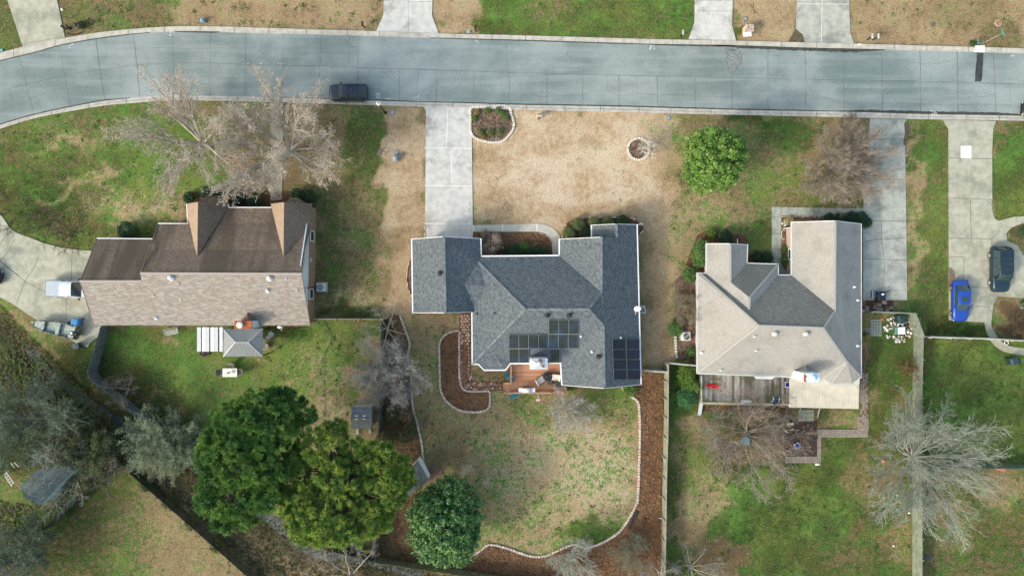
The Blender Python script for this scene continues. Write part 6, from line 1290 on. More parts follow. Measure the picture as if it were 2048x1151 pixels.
# brick mailbox pier
e_ = empty('brick_mailbox', P(1492,64), 'brick mailbox pier with a white slab in the verge above the street', 'mailbox', 'mailboxes'); p = P(1492,64)
b = MB(); b.bbox((p.x,p.y,.55), (.85,.75,1.2), 0, 0, .03); b.build('pier', M_brickB, e_)
b = MB(); b.bbox((p.x,p.y,1.2), (.95,.85,.1), 0, 0, .03); b.bbox((p.x-.32,p.y+.1,1.26), (.2,.6,.06), 0, 0, .02); b.build('cap', rough_mat('mottled_brick_cap', (.26,.13,.085), (.56,.50,.44), 7, 12, .9, .3), e_)
b = MB(); b.bbox((p.x-.15,p.y-.62,.95), (.9,.5,.1), .1, 0, .03); b.build('shelf', plain('white_slab', (.74,.78,.80), .6), e_)
# green-bladed street sign and hydrant
e_ = empty('street_sign', P(1972,83.5), 'street sign pole with green blades near the right top corner', 'street sign'); p = P(1972,83.5)
b = MB(); b.tube([p, p+Vector((0,0,2.6))], .035, 8); b.build('pole', M_galv, e_)
b = MB(); b.box(p+Vector((0,0,2.5)), (.9,.03,.2), math.radians(25)); b.build('blade', plain('sign_teal', (.05,.22,.20), .5), e_)
b = MB(); b.box(p+Vector((0,0,2.72)), (.9,.03,.2), math.radians(115)); b.build('blade', plain('sign_teal2', (.05,.22,.20), .5), e_)
e_ = empty('fire_hydrant', P(1953,86), 'dark green fire hydrant beside the white kerb inlet', 'hydrant'); p = P(1953,86); HG = plain('hydrant_green', (.02,.09,.075), .5)
b = MB(); b.lathe(p, [(.2,-.05),(.2,.05),(.13,.08),(.13,.5),(.17,.52),(.17,.56),(.14,.66),(.05,.75),(.03,.8)], 14); b.build('body', HG, e_, True)
for a in (0, 90, 200):
    b = MB(); t = math.radians(a+30); d = Vector((math.cos(t), math.sin(t), 0)); b.tube([p+Vector((0,0,.42))+d*.1, p+Vector((0,0,.42))+d*.24], .06, 10); b.build('nozzle', plain('hydrant_cap', (.18,.4,.38), .5), e_)
b = MB(); q = [P(1949.5,92.3), P(1968,92.5), P(1967.5,105), P(1949.5,104.5)]; b.prism(q, .0, .165); tag(b.build('kerb_inlet', plain('white_paint_concrete', (.80,.80,.84), .8), None, False, P(1958,98)), 'bright white painted kerb inlet slab at the head of the black asphalt strip', 'inlet slab')
b = MB(); b.box(P(1718,90)+Vector((0,0,.14)), (.42,.17,.03)); tag(b.build('kerb_marker', plain('white_marker', (.8,.8,.82), .7), None, False, P(1718,90)), 'small white house number plate painted on the upper kerb', 'kerb marker', 'kerb markers')
b = MB(); b.box(P(1695,231)+Vector((0,0,.14)), (.3,.12,.03)); tag(b.build('kerb_marker', plain('white_marker2', (.7,.7,.7), .7), None, False, P(1695,231)), 'small pale plate painted on the lower kerb by the grey driveway', 'kerb marker', 'kerb markers')
def lid(name, label, cat, px, py, w, d, col, ang=0, h=.06, group=None, roundlid=False, rim=None):
    e_ = empty(name, P(px, py), label, cat, group); p = P(px, py); b = MB()
    if roundlid:
        b.lathe(p, [(w/2+.06,-.05),(w/2+.06,h*.7),(w/2,h*.7)], 20); b.build('rim', rim or M_curb, e_)
        b = MB(); b.lathe(p, [(w/2,-.05),(w/2,h),(w/2-.05,h+.01)], 20); b.build('lid', col, e_)
    else:
        b.bbox((p.x,p.y,h/2-.03), (w,d,h+.06), math.radians(ang), 0, .02); b.build('frame', col, e_)
        b = MB(); b.bbox((p.x,p.y,h-.02), (w*.7,d*.7,.06), math.radians(ang), 0, .015); b.build('lid', rim or plain('meter_lid', (.26,.32,.36), .6), e_)
    return e_
M_meter = plain('meter_frame', (.16,.20,.23), .7)
GM = 'meter lids in the verges'
lid('meter_lid', 'blue grey meter box lid in the tan strip near the globe lamp', 'meter lid', 785, 225, .42, .6, M_meter, 0, .05, GM)
lid('meter_lid', 'blue grey meter box lid in the tan lawn by the round evergreen', 'meter lid', 1337, 236, .40, .5, M_meter, 12, .05, GM)
lid('meter_lid', 'teal meter box lid in the verge at the far upper left', 'meter lid', 3, 101, .4, .4, plain('teal', (.05,.2,.18), .6), 15, .06, GM)
lid('meter_lid', 'square grey lid just above the domed utility pedestal', 'meter lid', 793, 305, .45, .5, M_meter, 0, .05, GM); lid('meter_lid', 'small square dark lid right of the domed utility pedestal', 'meter lid', 805.5, 307, .3, .32, plain('dark_lid', (.1,.1,.09), .8), 0, .05, GM)
lid('meter_lid', 'pale blue meter lid in the verge near the right black mailbox', 'meter lid', 937, 63, .4, .4, plain('pale_blue_lid', (.32,.40,.40), .7), 0, .05, GM)
lid('meter_lid', 'weathered brown stone slab at the edge of the tan strip', 'stone slab', 759, 305, .38, .75, rough_mat('brown_slab', (.16,.12,.10), (.26,.21,.18), 5, 15, .9, .3), -25, .07, 'slabs in the lawn', rim=rough_mat('brown_slab2', (.14,.11,.09), (.22,.18,.15), 5, 15, .9, .3))
lid('meter_lid', 'dark oval lid beside the tall brick mailbox', 'meter lid', 1491, 38, .42, .5, plain('slate_lid', (.09,.11,.12), .7), 10, .05, GM)
lid('manhole_cover', 'rusty round manhole cover in the upper right verge', 'manhole', 1996.5, 46, .68, 0, rough_mat('rusty_iron', (.26,.12,.06), (.36,.2,.11), 6, 20, .8, .3), 0, .06, 'round lids', True)
lid('manhole_cover', 'dark round drain cover at the bottom beside the long grey green fence', 'manhole', 1856, 1114, .6, 0, plain('dark_iron', (.05,.06,.07), .7), 0, .06, 'round lids', True, plain('dark_rim', (.09,.1,.1), .8))
lid('manhole_cover', 'dim round bare disc in the tan verge at the upper right', 'manhole', 1866, 49, .5, 0, rough_mat('dull_iron', (.10,.085,.06), (.16,.13,.09), 5, 15, .9, .4), 0, .02, 'round lids', True, rough_mat('dull_rim', (.15,.13,.09), (.2,.17,.12), 5, 15, .9, .4))
def pedestal(label, px, py, w, d, h, col, ang=0, top=None, cat='utility box'):
    e_ = empty('utility_pedestal', P(px, py), label, cat, 'utility boxes'); p = P(px, py)
    b = MB(); b.bbox((p.x,p.y,h*.4), (w,d,h*.8), math.radians(ang), 0, .03); b.build('base', col, e_)
    b = MB(); b.ell((p.x,p.y,h*.8), (w*.52,d*.52,h*.22), 14, 8); b.build('dome', top or col, e_, True); return e_
pedestal('domed grey utility pedestal in the tan strip', 792, 318, .5, .6, .8, plain('ped_grey', (.30,.37,.42), .5))
pedestal('blue utility box in the verge above the street curve', 408, 43, .42, .42, .6, plain('ped_blue', (.16,.30,.38), .5))
pedestal('pale blue utility box at the right edge beyond the dark wagon', 2046, 610, .55, .75, .8, plain('ped_pale', (.42,.52,.54), .5))
e_ = MB(); p = P(1074,236); e_.bbox((p.x,p.y,.45), (.14,.5,1.1), .05, 0, .03); e_.bbox((p.x+.28,p.y,1.0), (.62,.24,.28), .05, 0, .06); tag(e_.build('mailbox', plain('tan_mailbox', (.46,.38,.29), .7), None, False, p), 'tan mailbox standing in the tan lawn beside the street bed', 'mailbox', 'mailboxes')
e_ = MB(); p = P(125,20); e_.lathe(p, [(.14,-.05),(.14,.15),(.07,.2)], 12); tag(e_.build('cleanout_cap', M_white, None, True, p), 'small white round cap beside the upper left driveway', 'pipe cap', 'pipe caps')
# black iron planter bench beside upper left driveway
e_ = empty('iron_ornament', P(148,58), 'black wrought iron ornaments in a row beside the upper left driveway', 'ornament')
for k, (x, y) in enumerate(((131,57),(140,57),(157,53),(165,55))):
    b = MB(); p = P(x, y); b.lathe(p, [(.16,0),(.2,.05),(.07,.12),(.06,.5),(.19,.62),(.17,.68)], 10); b.build('urn', M_black, e_, True)
b = MB(); b.tube([P(131,66,.1), P(140,70,.12), P(152,69,.12), P(165,64,.1)], .05, 6); b.tube([P(131,57,.5), P(148,63,.4), P(165,55,.5)], .03, 6); b.build('rail', M_black, e_)
bush('dark shaggy plant next to the black iron ornaments', 168, 52, .5, .6, leafmat('blackish_grass', (.03,.045,.025), (.06,.08,.04), None, .6, .2), .07, .8, 'small verge plants')
bush('dark tuft beside the street sign at the upper right', 1942, 88, .35, .4, leafmat('verge_green', (.03,.09,.03), (.06,.14,.04), None, .6, .2), .06, .8, 'small verge plants')
# dark soil patch
b = MB(); b.prism(PX(cr([(1577,83),(1584,70),(1594,57),(1604,66),(1609,84)], 4)), -.02, .02); struct(b.build('bare_soil', rough_mat('dark_soil', (.075,.065,.04), (.12,.10,.06), 3, 18, .95, .4)))
b = MB(); b.prism(PX(cr([(1897,536),(1907,540),(1910,552),(1905,562),(1900,572),(1896,572)], 3, True)), -.02, .057); struct(b.build('bare_soil', rough_mat('brown_soil', (.14,.115,.08), (.19,.16,.11), 3, 18, .95, .3)))
b = MB(); b.prism(PX(cr([(1812,243),(1818,255),(1816,275),(1810,290),(1806,288),(1809,265),(1808,248)], 3, True)), -.02, .056); struct(b.build('bare_soil', rough_mat('drive_soil', (.08,.065,.045), (.13,.11,.075), 3, 18, .95, .4)))
# ================================================================== YARD THINGS
def ac(label, px, py, s_=.85, h=.85, ang=0, blade=2):
    e_ = empty('air_conditioner', P(px, py), label, 'air conditioner', 'air conditioners'); p = P(px, py); A = math.radians(ang)
    b = MB(); b.bbox((p.x,p.y,.02), (s_+.25,s_+.25,.1), A, 0, .02); b.build('pad', M_concg, e_)
    b = MB(); b.bbox((p.x,p.y,h/2+.07), (s_,s_,h), A, 0, .05)
    for i in range(9): b.box((p.x,p.y,.18+i*.075), (s_+.02,s_+.02,.02), A)
    b.build('casing', plain('ac_casing', (.60,.60,.55), .5), e_)
    b = MB(); b.lathe((p.x,p.y,h+.075), [(s_*.40,0),(s_*.40,.006),(s_*.1,.007)], 24); b.build('fan_well', M_dark, e_)
    b = MB()
    for k in range(blade):
        t = k*2*math.pi/blade+.6; d = Vector((math.cos(t), math.sin(t), 0)); b.ribbon([Vector((p.x,p.y,h+.10))+d*.1, Vector((p.x,p.y,h+.10))+d*s_*.33], .2)
    b.lathe((p.x,p.y,h+.085), [(.1,0),(.1,.02),(.03,.03)], 12); b.build('fan', plain('fan_blue', (.25,.30,.33), .5), e_)
    b = MB()
    for r in (.2,.3,.4): b.tube([(p.x+s_*r*math.cos(t), p.y+s_*r*math.sin(t), h+.12) for t in np.linspace(0, 2*math.pi, 25)], .009, 4)
    b.build('grille', M_galv, e_); return e_
ac('air conditioner with a blue fan beside the brown house wall', 645, 574, .9, .85, 0, 5); ac('beige air conditioner by the left wall of the light grey house', 1369, 671, .95, .85, 2, 2); ac('air conditioner tucked under the satellite dish of the grey house', 1281, 619, .8, .8, 4, 3)
def chair(label, px, py, ang, col, w=.58, frame=None, z=0, group=None, recl=.35, name='garden_chair'):
    e_ = empty(name, (0,0,0), label, 'chair', group); fr = frame or col
    b = MB(); b.bbox((0,0,.42), (w,w,.07), 0, 0, .03); b.build('seat', col, e_)
    b = MB(); M = Matrix.Rotation(-recl, 3, 'Y'); b.box((-w/2-.1,0,.75), (.06,w,.68), 0, 0, M); b.build('backrest', col, e_)
    for s in (-1, 1):
        b = MB(); b.bbox((.0,s*w*.55,.62), (w*1.0,.06,.04), 0, 0, .01); b.build('armrest', fr, e_)
        for x in (w*.45,-w*.45):
            b = MB(); b.tube([(x,s*w*.53,0),(x,s*w*.53,.6)], .02, 6); b.build('leg', fr, e_)
    e_.location = P(px, py, 0)+Vector((0,0,z)); e_.rotation_euler = (0,0,math.radians(ang)); return e_
def table(name, label, px, py, w, d, h, col, ang=0, z=0, roundt=False, legs=None, group=None):
    e_ = empty(name, P(px, py), label, 'table', group); p = P(px, py); A = math.radians(ang); b = MB()
    if roundt: b.lathe((p.x,p.y,z+h-.04), [(w/2-.02,0),(w/2,.015),(w/2,.035),(w/2-.02,.045)], 20)
    else: b.bbox((p.x,p.y,z+h-.02), (w,d,.05), A, 0, .012)
    b.build('table_top', col, e_)
    for sx in (-1, 1):
        for sy in (-1, 1):
            b = MB(); x, y = sx*w*.38, sy*d*.38; q = (p.x+x*math.cos(A)-y*math.sin(A), p.y+x*math.sin(A)+y*math.cos(A))
            b.tube([(*q, z),(*q, z+h-.05)], .025, 6); b.build('leg', legs or M_dark, e_)
    return e_
# --- left back yard: gazebo, pergola, table set
M_ribm = plain('grey_rib_metal', (.235,.255,.25), .5, .2); M_ribd = plain('ridge_metal', (.40,.44,.46), .5, .2)
gz = empty('gazebo', P(490,690), 'grey metal hip roof gazebo beside the brick chimney', 'gazebo'); zr, ze = 3.0, 2.35
E = [(446.5,657,ze),(526,656.5,ze),(525.5,712,ze),(447,712.5,ze)]; R1, R2 = (471,684,zr), (496,684,zr)
b = MB(); w = [P(*v) for v in E]; r1, r2 = P(*R1), P(*R2)
faces = [[w[0],w[1],r2,r1],[w[1],w[2],r2],[w[2],w[3],r1,r2],[w[3],w[0],r1]]
for f in faces: b.poly(f)
b.build('roof', M_ribm, gz)
def ribs(f, n, rad, mat, parent):
    b = MB(); a, c = f[0], f[1]; top = f[2:]
    t0, t1 = (top[1], top[0]) if len(top) == 2 else (top[0], top[0]); ed = (c-a)
    L = ed.length; dr = ed.normalized(); s0 = (t0-a).dot(dr)/L; s1 = (t1-a).dot(dr)/L
    for i in range(1, n):
        s_ = i/n; base = a.lerp(c, s_)
        if s_ < s0: top_ = a.lerp(t0, s_/s0)
        elif s_ > s1: top_ = c.lerp(t1, (1-s_)/(1-s1))
        else: top_ = t0.lerp(t1, (s_-s0)/max(1e-6, s1-s0))
        b.tube([base+Vector((0,0,.02)), top_+Vector((0,0,.02))], rad, 4, 0, False)
    return b.build('roof_ribs', mat, parent)
M_ribs = plain('rib_highlight', (.33,.36,.36), .45, .2)
for f, n in zip(faces, (26,18,26,18)): ribs(f, n, .03, M_ribs, gz)
for a, c in ((r1,r2),(w[0],r1),(w[1],r2),(w[2],r2),(w[3],r1)):
    b = MB(); b.tube([a+Vector((0,0,.02)), c+Vector((0,0,.02))], .06, 6); b.build('ridge_cap', M_ribd, gz)
for v in w:
    b = MB(); cx = sum(w, Vector())/4; q = v+(cx-v)*.06; b.box((q.x,q.y,ze/2), (.12,.12,ze)); b.build('post', M_dark, gz)
pg = empty('pergola', P(420,690), 'flat pergola with white and grey roof sheets beside the gazebo', 'pergola')
for x0, x1, c in ((394,402,.50),(404,411,.72),(411.5,418.5,.50),(421,428,.72),(428.5,436,.50),(439,445,.72)):
    b = MB(); q = [P(x0,654,2.5), P(x1,654,2.5), P(x1,702.5,2.36), P(x0,702.5,2.36)]
    b.add(q+[v+Vector((0,0,-.05)) for v in q], [(0,1,2,3),(0,1,5,4),(1,2,6,5),(2,3,7,6),(3,0,4,7),(7,6,5,4)]); b.build('roof_sheet', plain('sheet%d' % x0, (c, c+.02, c+.03), .5), pg)
for x in (403,419.8,437.5):
    b = MB(); b.tube([P(x,653,2.44), P(x,703,2.30)], .05, 4); b.build('beam', M_dark, pg)
for x, y in ((396,702),(420,702),(444,702),(396,656),(444,656)):
    b = MB(); p = P(x, y, 2.3); b.box((p.x,p.y,1.15), (.1,.1,2.3)); b.build('post', M_white, pg)
table('garden_table', 'cream table with a grey mat in the left back yard lawn', 465, 743, 1.65, .98, .75, plain('cream_top', (.72,.69,.60), .5), 0)
b = MB(); p = P(467,742,.77); b.box(p, (.36,.36,.02)); tag(b.build('table_mat', plain('grey_mat', (.30,.34,.36), .8), None, False, p), 'square grey mat on the cream garden table', 'mat')
b = MB(); p = P(457,745,.77)
for k in range(3): b.lathe((p.x-.12+k*.11,p.y-.05+.04*k,.77), [(.05,0),(.06,.1),(.03,.13)], 8)
tag(b.build('condiment_jars', M_dark, None, False, p), 'small dark jars on the left end of the cream garden table', 'jars')
BR = plain('brown_wicker', (.22,.19,.145), .8); GC = 'chairs around the cream garden table'
chair('brown chair at the left end of the cream garden table', 447.5, 743, 0, BR, .62, group=GC); chair('brown chair at the right end of the cream garden table', 483, 742, 180, BR, .62, group=GC); chair('brown chair at the upper side of the cream garden table', 466, 733, -90, BR, .62, group=GC)
# metal glider frame by the house wall
e_ = empty('garden_bench', P(347,662), 'white metal garden glider by the brown house wall', 'bench'); p = P(347,662); A = math.radians(12)
b = MB()
for y in (-.32,-.2,-.08,.04,.16): b.box((p.x-y*math.sin(A),p.y+y*math.cos(A),.45), (1.5,.06,.03), A)
b.build('seat', plain('pale_metal', (.52,.54,.50), .5), e_)
b = MB()
for z in (.6,.75,.9): b.box((p.x-.34*math.sin(A),p.y+.34*math.cos(A),z), (1.5,.03,.06), A)
b.build('backrest', plain('pale_metal2', (.52,.54,.50), .5), e_)
for s in (-1, 1):
    b = MB(); q = Vector((p.x+s*.75*math.cos(A), p.y+s*.75*math.sin(A), 0)); dy = Vector((-math.sin(A), math.cos(A), 0)); b.tube([q-dy*.4, q-dy*.35+Vector((0,0,.65)), q+dy*.35+Vector((0,0,.65)), q+dy*.4], .025, 6); b.build('side_frame', M_galv, e_)
# dish, white chair, pots
p = P(575,651); e_ = empty('satellite_dish', p, 'white satellite dish on a short mast below the brown house eave', 'satellite dish')
b = MB(); b.tube([p, p+Vector((0,0,2.2))], .03); b.build('mast', M_galv, e_)
b = MB(); b.lathe(p+Vector((0,0,2.3)), [(.36,.08),(.3,.03),(.15,.0),(.02,0)], 16, 0, Matrix.Rotation(math.radians(60), 3, 'X') @ Matrix.Rotation(.6, 3, 'Z')); b.tube([p+Vector((0,0,2.2)), p+Vector((.12,-.45,2.3))], .025); b.build('reflector', M_white, e_, True)
chair('small white plastic chair beside the gazebo', 545.5, 667, 60, M_white, .45, group='loose garden chairs')
chair('grey chair under the right edge of the gazebo', 529, 681, 180, M_galv, .45, group='loose garden chairs')
def pot(label, px, py, r=.2, h=.32, col=None, z=0, group='plant pots', plantm=None):
    e_ = empty('plant_pot', P(px, py)+Vector((0,0,z)), label, 'pot', group); b = MB(); b.lathe(e_.location, [(r*.7,0),(r*.95,h*.9),(r*1.08,h*.9),(r*1.08,h),(r*.85,h),(r*.8,h*.85),(.02,h*.82)], 14); b.build('pot', col or plain('terracotta', (.32,.14,.08), .8), e_, True)
    if plantm:
        c = np.array(e_.location)+np.array([[0,0,h]]); d = blob_dirs(60); quads_obj('plant', leaf_cloud(c+d*np.array([r,r,r*1.2]), d, 3, .05, .07), plantm, e_)
    return e_
POTB = plain('plum_pot', (.07,.045,.05), .6)
for x, y, l_ in ((407,706,'left dark pot below the flat pergola'),(412.5,708,'middle dark pot below the patio shade'),(416.5,705,'right dark pot below the patio shade')): pot(l_, x, y, .24, .4, POTB)
for k in range(6): pot(('first','second','third','fourth','fifth','last')[k]+' terracotta pot from the left in the row under the brown eave', 573+k*4.6, 651.5, .11, .3)
pot('stone planter with pale flowers beside the gazebo', 533, 692, .36, .4, rough_mat('stone_pot', (.40,.36,.30), (.52,.47,.40), 5, 15, .9, .2), 0, 'plant pots', leafmat('pale_flower', (.55,.50,.42), (.25,.25,.15)))
b = MB(); b.tube([P(527,712,.12), P(543,725,.06)], .035, 6); tag(b.build('dark_pole', M_dark, None, False, P(535,719)), 'thin dark pole lying in the grass off the gazebo corner', 'pole')
b = MB(); q = cr([(646,640),(655,655),(662,670),(658,690),(650,705),(648,722),(649,740),(646,760),(648,780),(650,800),(647,830)], 6); b.tube(PX(q, .03), .022, 5); tag(b.build('garden_hose', plain('hose_teal', (.06,.17,.13), .6), None, False, P(648,740)), 'thin teal garden hose snaking down the left back lawn', 'hose', 'garden hoses')
b = MB(); q = cr([(634,640),(640,652),(648,646),(655,655),(668,650)], 6); b.tube(PX(q, .03), .02, 5); tag(b.build('garden_hose', plain('hose_green', (.05,.22,.12), .6), None, False, P(648,648)), 'short green hose below the corner of the brown house', 'hose', 'garden hoses')
# bins
def bin_(label, px, py, col, ang=0, w=.6, h=1.05, lidc=None, z=.05):
    e_ = empty('wheelie_bin', (0,0,0), label, 'bin', 'rubbish bins'); b = MB()
    lo = [(-w*.4,-w*.42,.05),(w*.4,-w*.42,.05),(w*.4,w*.42,.05),(-w*.4,w*.42,.05)]; hi = [(-w*.55,-w*.5,h-.08),(w*.55,-w*.5,h-.08),(w*.55,w*.5,h-.08),(-w*.55,w*.5,h-.08)]
    b.add(lo+hi, [(0,1,5,4),(1,2,6,5),(2,3,7,6),(3,0,4,7),(3,2,1,0),(4,5,6,7)]); b.build('body', col, e_)
    b = MB(); b.bbox((.02,0,h-.03), (w*1.2,w*1.08,.1), 0, 0, .04); b.bbox((-w*.05,0,h+.03), (w*.7,w*.7,.05), 0, 0, .02); b.build('lid', lidc or col, e_)
    b = MB(); b.tube([(-w*.66,-w*.4,h-.08),(-w*.66,w*.4,h-.08)], .025, 6); b.build('handle', col, e_)
    for s in (-1, 1):
        b = MB(); b.lathe((-w*.42,s*w*.48,.12), [(.03,-.04),(.12,-.04),(.12,.04),(.03,.04)], 12, 0, Matrix.Rotation(math.pi/2, 3, 'X')); b.build('wheel', M_black, e_)
    e_.location = P(px, py, 0)+Vector((0,0,z)); e_.rotation_euler = (0,0,math.radians(ang)); return e_
bin_('bright blue recycling bin beside the camouflage boat', 162, 642, plain('bin_blue', (.03,.20,.45), .4), 170, .68, 1.1)
bin_('dark bin at the lower tip of the curved driveway', 162, 690, plain('bin_slate', (.05,.075,.08), .5), 10, .6, 1.0)
bin_('dark blue green bin on the lawn below the far right walk', 2016, 720, plain('bin_teal', (.025,.06,.07), .4), 15, .72, 1.05)
bin_('small dark bin right of the larger bin below the far right walk', 2027, 721, plain('bin_dark', (.035,.05,.05), .4), 20, .5, .7)
bin_('dark green bin inside the rubble corner', 1793, 637, plain('bin_green', (.02,.05,.05), .35), 95, .75, 1.1)
# --- sheds
def shed(name, label, corners, ridge, zr, ze, roofm, wallm, inset=.15):
    """corners: four eave pixels in order, ridge: two pixels (mid of edge 0-1 side, mid of edge 2-3 side)"""
    e_ = empty(name, P(*corners[0]), label, 'shed', 'garden sheds'); w = [P(x, y, ze) for x, y in corners]; r = [P(x, y, zr) for x, y in ridge]
    b = MB(); b.poly([w[1],w[2],r[1],r[0]]); b.poly([w[3],w[0],r[0],r[1]]); b.build('roof', roofm, e_)
    c = sum(w, Vector())/4; q = [v+(c-v)*inset for v in w]; rr = [v+(c-v)*inset*.55 for v in r]
    b = MB(); b.prism([(v.x,v.y) for v in q], -.3, ze-.03)
    for a, d, k in ((q[0],q[1],rr[0]),(q[2],q[3],rr[1])):
        t = Vector((k.x,k.y,zr-.12)); m_ = (a+d)/2; m_.z = zr-.15; b.poly([Vector((a.x,a.y,ze-.03)), Vector((d.x,d.y,ze-.03)), m_])
    b.build('wall', wallm, e_); return e_
s1 = shed('garden_shed', 'small dark roofed shed with four white ridge clips in the left back yard', [(742,813),(742,856),(703,856),(703,813)], [(743.5,834.5),(703,834.5)], 2.75, 2.0, shingle('charcoal_shingle', [(.17,.185,.195),(.21,.225,.235),(.245,.26,.27)], row=.09, tab=.25), plain('shed_siding', (.46,.48,.44), .8), .06)
for x, y in ((713,831),(728.5,831),(713,837.5),(728.5,837.5)):
    b = MB(); p = P(x, y, 2.74); b.bbox((p.x,p.y,p.z), (.34,.13,.09), 0, 0, .02); b.build('ridge_clip', M_white, s1)
b = MB(); p = P(718,862); b.prism([(p.x-.3,p.y-.3),(p.x,p.y-.3),(p.x,p.y+.3),(p.x-.3,p.y+.3)], 0, .12); tag(b.build('concrete_block', M_concw, None, False, p), 'left pale block below the small dark shed', 'block', 'pale blocks'); 
b = MB(); p = P(741,861); b.prism([(p.x-.2,p.y-.3),(p.x+.1,p.y-.3),(p.x+.1,p.y+.2),(p.x-.2,p.y+.2)], 0, .12); tag(b.build('concrete_block', M_concw, None, False, p), 'right pale block below the small dark shed', 'block', 'pale blocks')
shed('barn', 'old barn with a dark slate roof and pale blue wall under bare branches', [(148,941),(104,917),(38,972),(79,1011)], [(126,930),(57,993)], 3.7, 2.9, shingle('slate_shingle', [(.05,.07,.075),(.07,.095,.10),(.09,.12,.125),(.06,.08,.085)], stain=(.09,.10,.09), row=.09, tab=.25), plain('pale_blue_wall', (.42,.55,.58), .7), .03)
shed('garden_shed', 'grey shed with a white wall between the yellowish pine and the dark glossy tree', [(836,919),(858,959),(818,992),(793,966)], [(847,939),(805,979)], 2.9, 2.3, shingle('pale_slate_shingle', [(.10,.125,.13),(.13,.155,.16),(.16,.185,.185)], row=.09, tab=.25), plain('white_wall', (.72,.75,.78), .7), .06)
e_ = empty('wooden_pallet', P(868,943), 'brown slatted wooden pallet beside the grey shed with white wall', 'pallet'); p = P(868,943); A = math.radians(-62)
b = MB()
for i in range(8): t = -.7+i*.2; b.box((p.x+t*math.cos(A+math.pi/2),p.y+t*math.sin(A+math.pi/2),.14), (1.5,.13,.025), A)
b.build('slats', wood('red_brown_wood', (.16,.10,.075), (.25,.17,.13)), e_)
for t in (-.6,0,.6):
    b = MB(); b.box((p.x+t*math.cos(A),p.y+t*math.sin(A),.06), (.08,1.5,.12), A); b.build('runner', W_black, e_)
# white metal frame by the barn
e_ = empty('metal_ladder', P(18,950), 'white metal ladder frame lying in grass left of the old barn', 'ladder')
MWF = plain('white_tube', (.66,.70,.68), .5)
for (a, c) in (((12,942),(28,966)),((8,948),(24,972))):
    b = MB(); b.tube([P(*a,.5), P(*c,.5)], .04, 6); b.build('rail', MWF, e_)
for t in (.1,.3,.5,.7,.9):
    b = MB(); b.tube([P(12+16*t,942+24*t,.5), P(8+16*t,948+24*t,.5)], .03, 6); b.build('rung', MWF, e_)
for k, (a, c) in enumerate((((22,925),(28,934)),((29,923),(37,933)))):
    b = MB(); b.tube([P(*a,.6), P(*c,.6)], .045, 6); tag(b.build('metal_tube', MWF, None, False, P(*a)), ('left','right')[k]+' white tube lying above the white metal ladder', 'tube', 'white tubes')
# pale blue folding frame in shade at pine foot
e_ = empty('folding_chair', P(716,1092), 'pale blue metal chair in the shade below the yellowish pine', 'chair', 'loose garden chairs'); p = P(716,1092); MB2 = plain('pale_blue_metal', (.38,.52,.62), .5)
b = MB(); b.tube([p+Vector((-.3,.4,.1)), p+Vector((-.15,-.3,.7)), p+Vector((.15,-.3,.7)), p+Vector((.35,.3,.1))], .035, 6); b.build('frame', MB2, e_)
b = MB(); b.tube([p+Vector((-.4,-.1,.4)), p+Vector((.4,-.05,.4))], .05, 6); b.build('seat_bar', MB2, e_); b = MB(); b.tube([p+Vector((-.25,-.35,.05)), p+Vector((.3,-.3,.05))], .035, 6); b.build('foot_bar', MB2, e_)
# --- middle deck
M_deck = planks('red_cedar_deck', (.33,.16,.09), (.47,.26,.16), .145, 0); M_deckrail = rough_mat('cedar_rail', (.36,.19,.11), (.50,.30,.19), 3, 15, .8, .2)
dk = empty('wooden_deck', P(1070,755), 'reddish cedar deck behind the grey house with steps at its left', 'deck')
b = MB(); zd = .55; b.prism(PX([(1022,726),(1121,726),(1123,769),(1129,771),(1129,781),(1022,781)]), .3, zd); b.build('floor', M_deck, dk)
M_deckv = planks('red_cedar_steps', (.36,.18,.11), (.50,.29,.19), .3, math.pi/2)
for i in range(3):
    b = MB(); a = P(1006+i*5.4, 764); c = P(1006+(i+1)*5.4, 781); b.prism([(a.x,a.y),(c.x,a.y),(c.x,c.y),(a.x,c.y)], 0, .15+.13*i); b.build('step', M_deckv, dk)
for (a, c) in (((1007,762.5),(1022,762.5)),((1007,781.5),(1129,781.5)),((1129,770),(1129,781.5)),((1022,727),(1022,762.5))):
    b = MB(); A_, C_ = P(*a), P(*c); d = C_-A_; L = d.length; d.normalize(); ang = math.atan2(d.y, d.x); q = (A_+C_)/2; short = a[0] == 1007 and c[0] == 1022
    for z in ((zd+.92, .14),(zd+.15, .06)): b.box((q.x,q.y,z[0]), (L,z[1],.05), ang)
    n = int(L/.16)
    for i in range(n+1): v = A_+d*(L*i/max(1, n)); b.box((v.x,v.y,zd+.5), (.045,.045,.85), ang)
    b.build('railing', M_deckrail, dk)
for x, y in ((1007,781.5),(1023,781.5),(1049,781.5),(1075,781.5),(1102,781.5),(1129,781.5),(1129,770),(1007,762.5),(1022,762.5)):
    b = MB(); v = P(x, y); b.bbox((v.x,v.y,.75), (.11,.11,1.65), 0, 0, .02); b.build('post', M_deckrail, dk)
TL = plain('teal_mesh', (.03,.17,.18), .6); CUS = plain('cream_cushion', (.66,.60,.52), .8); GD = 'chairs on and around the cedar deck'
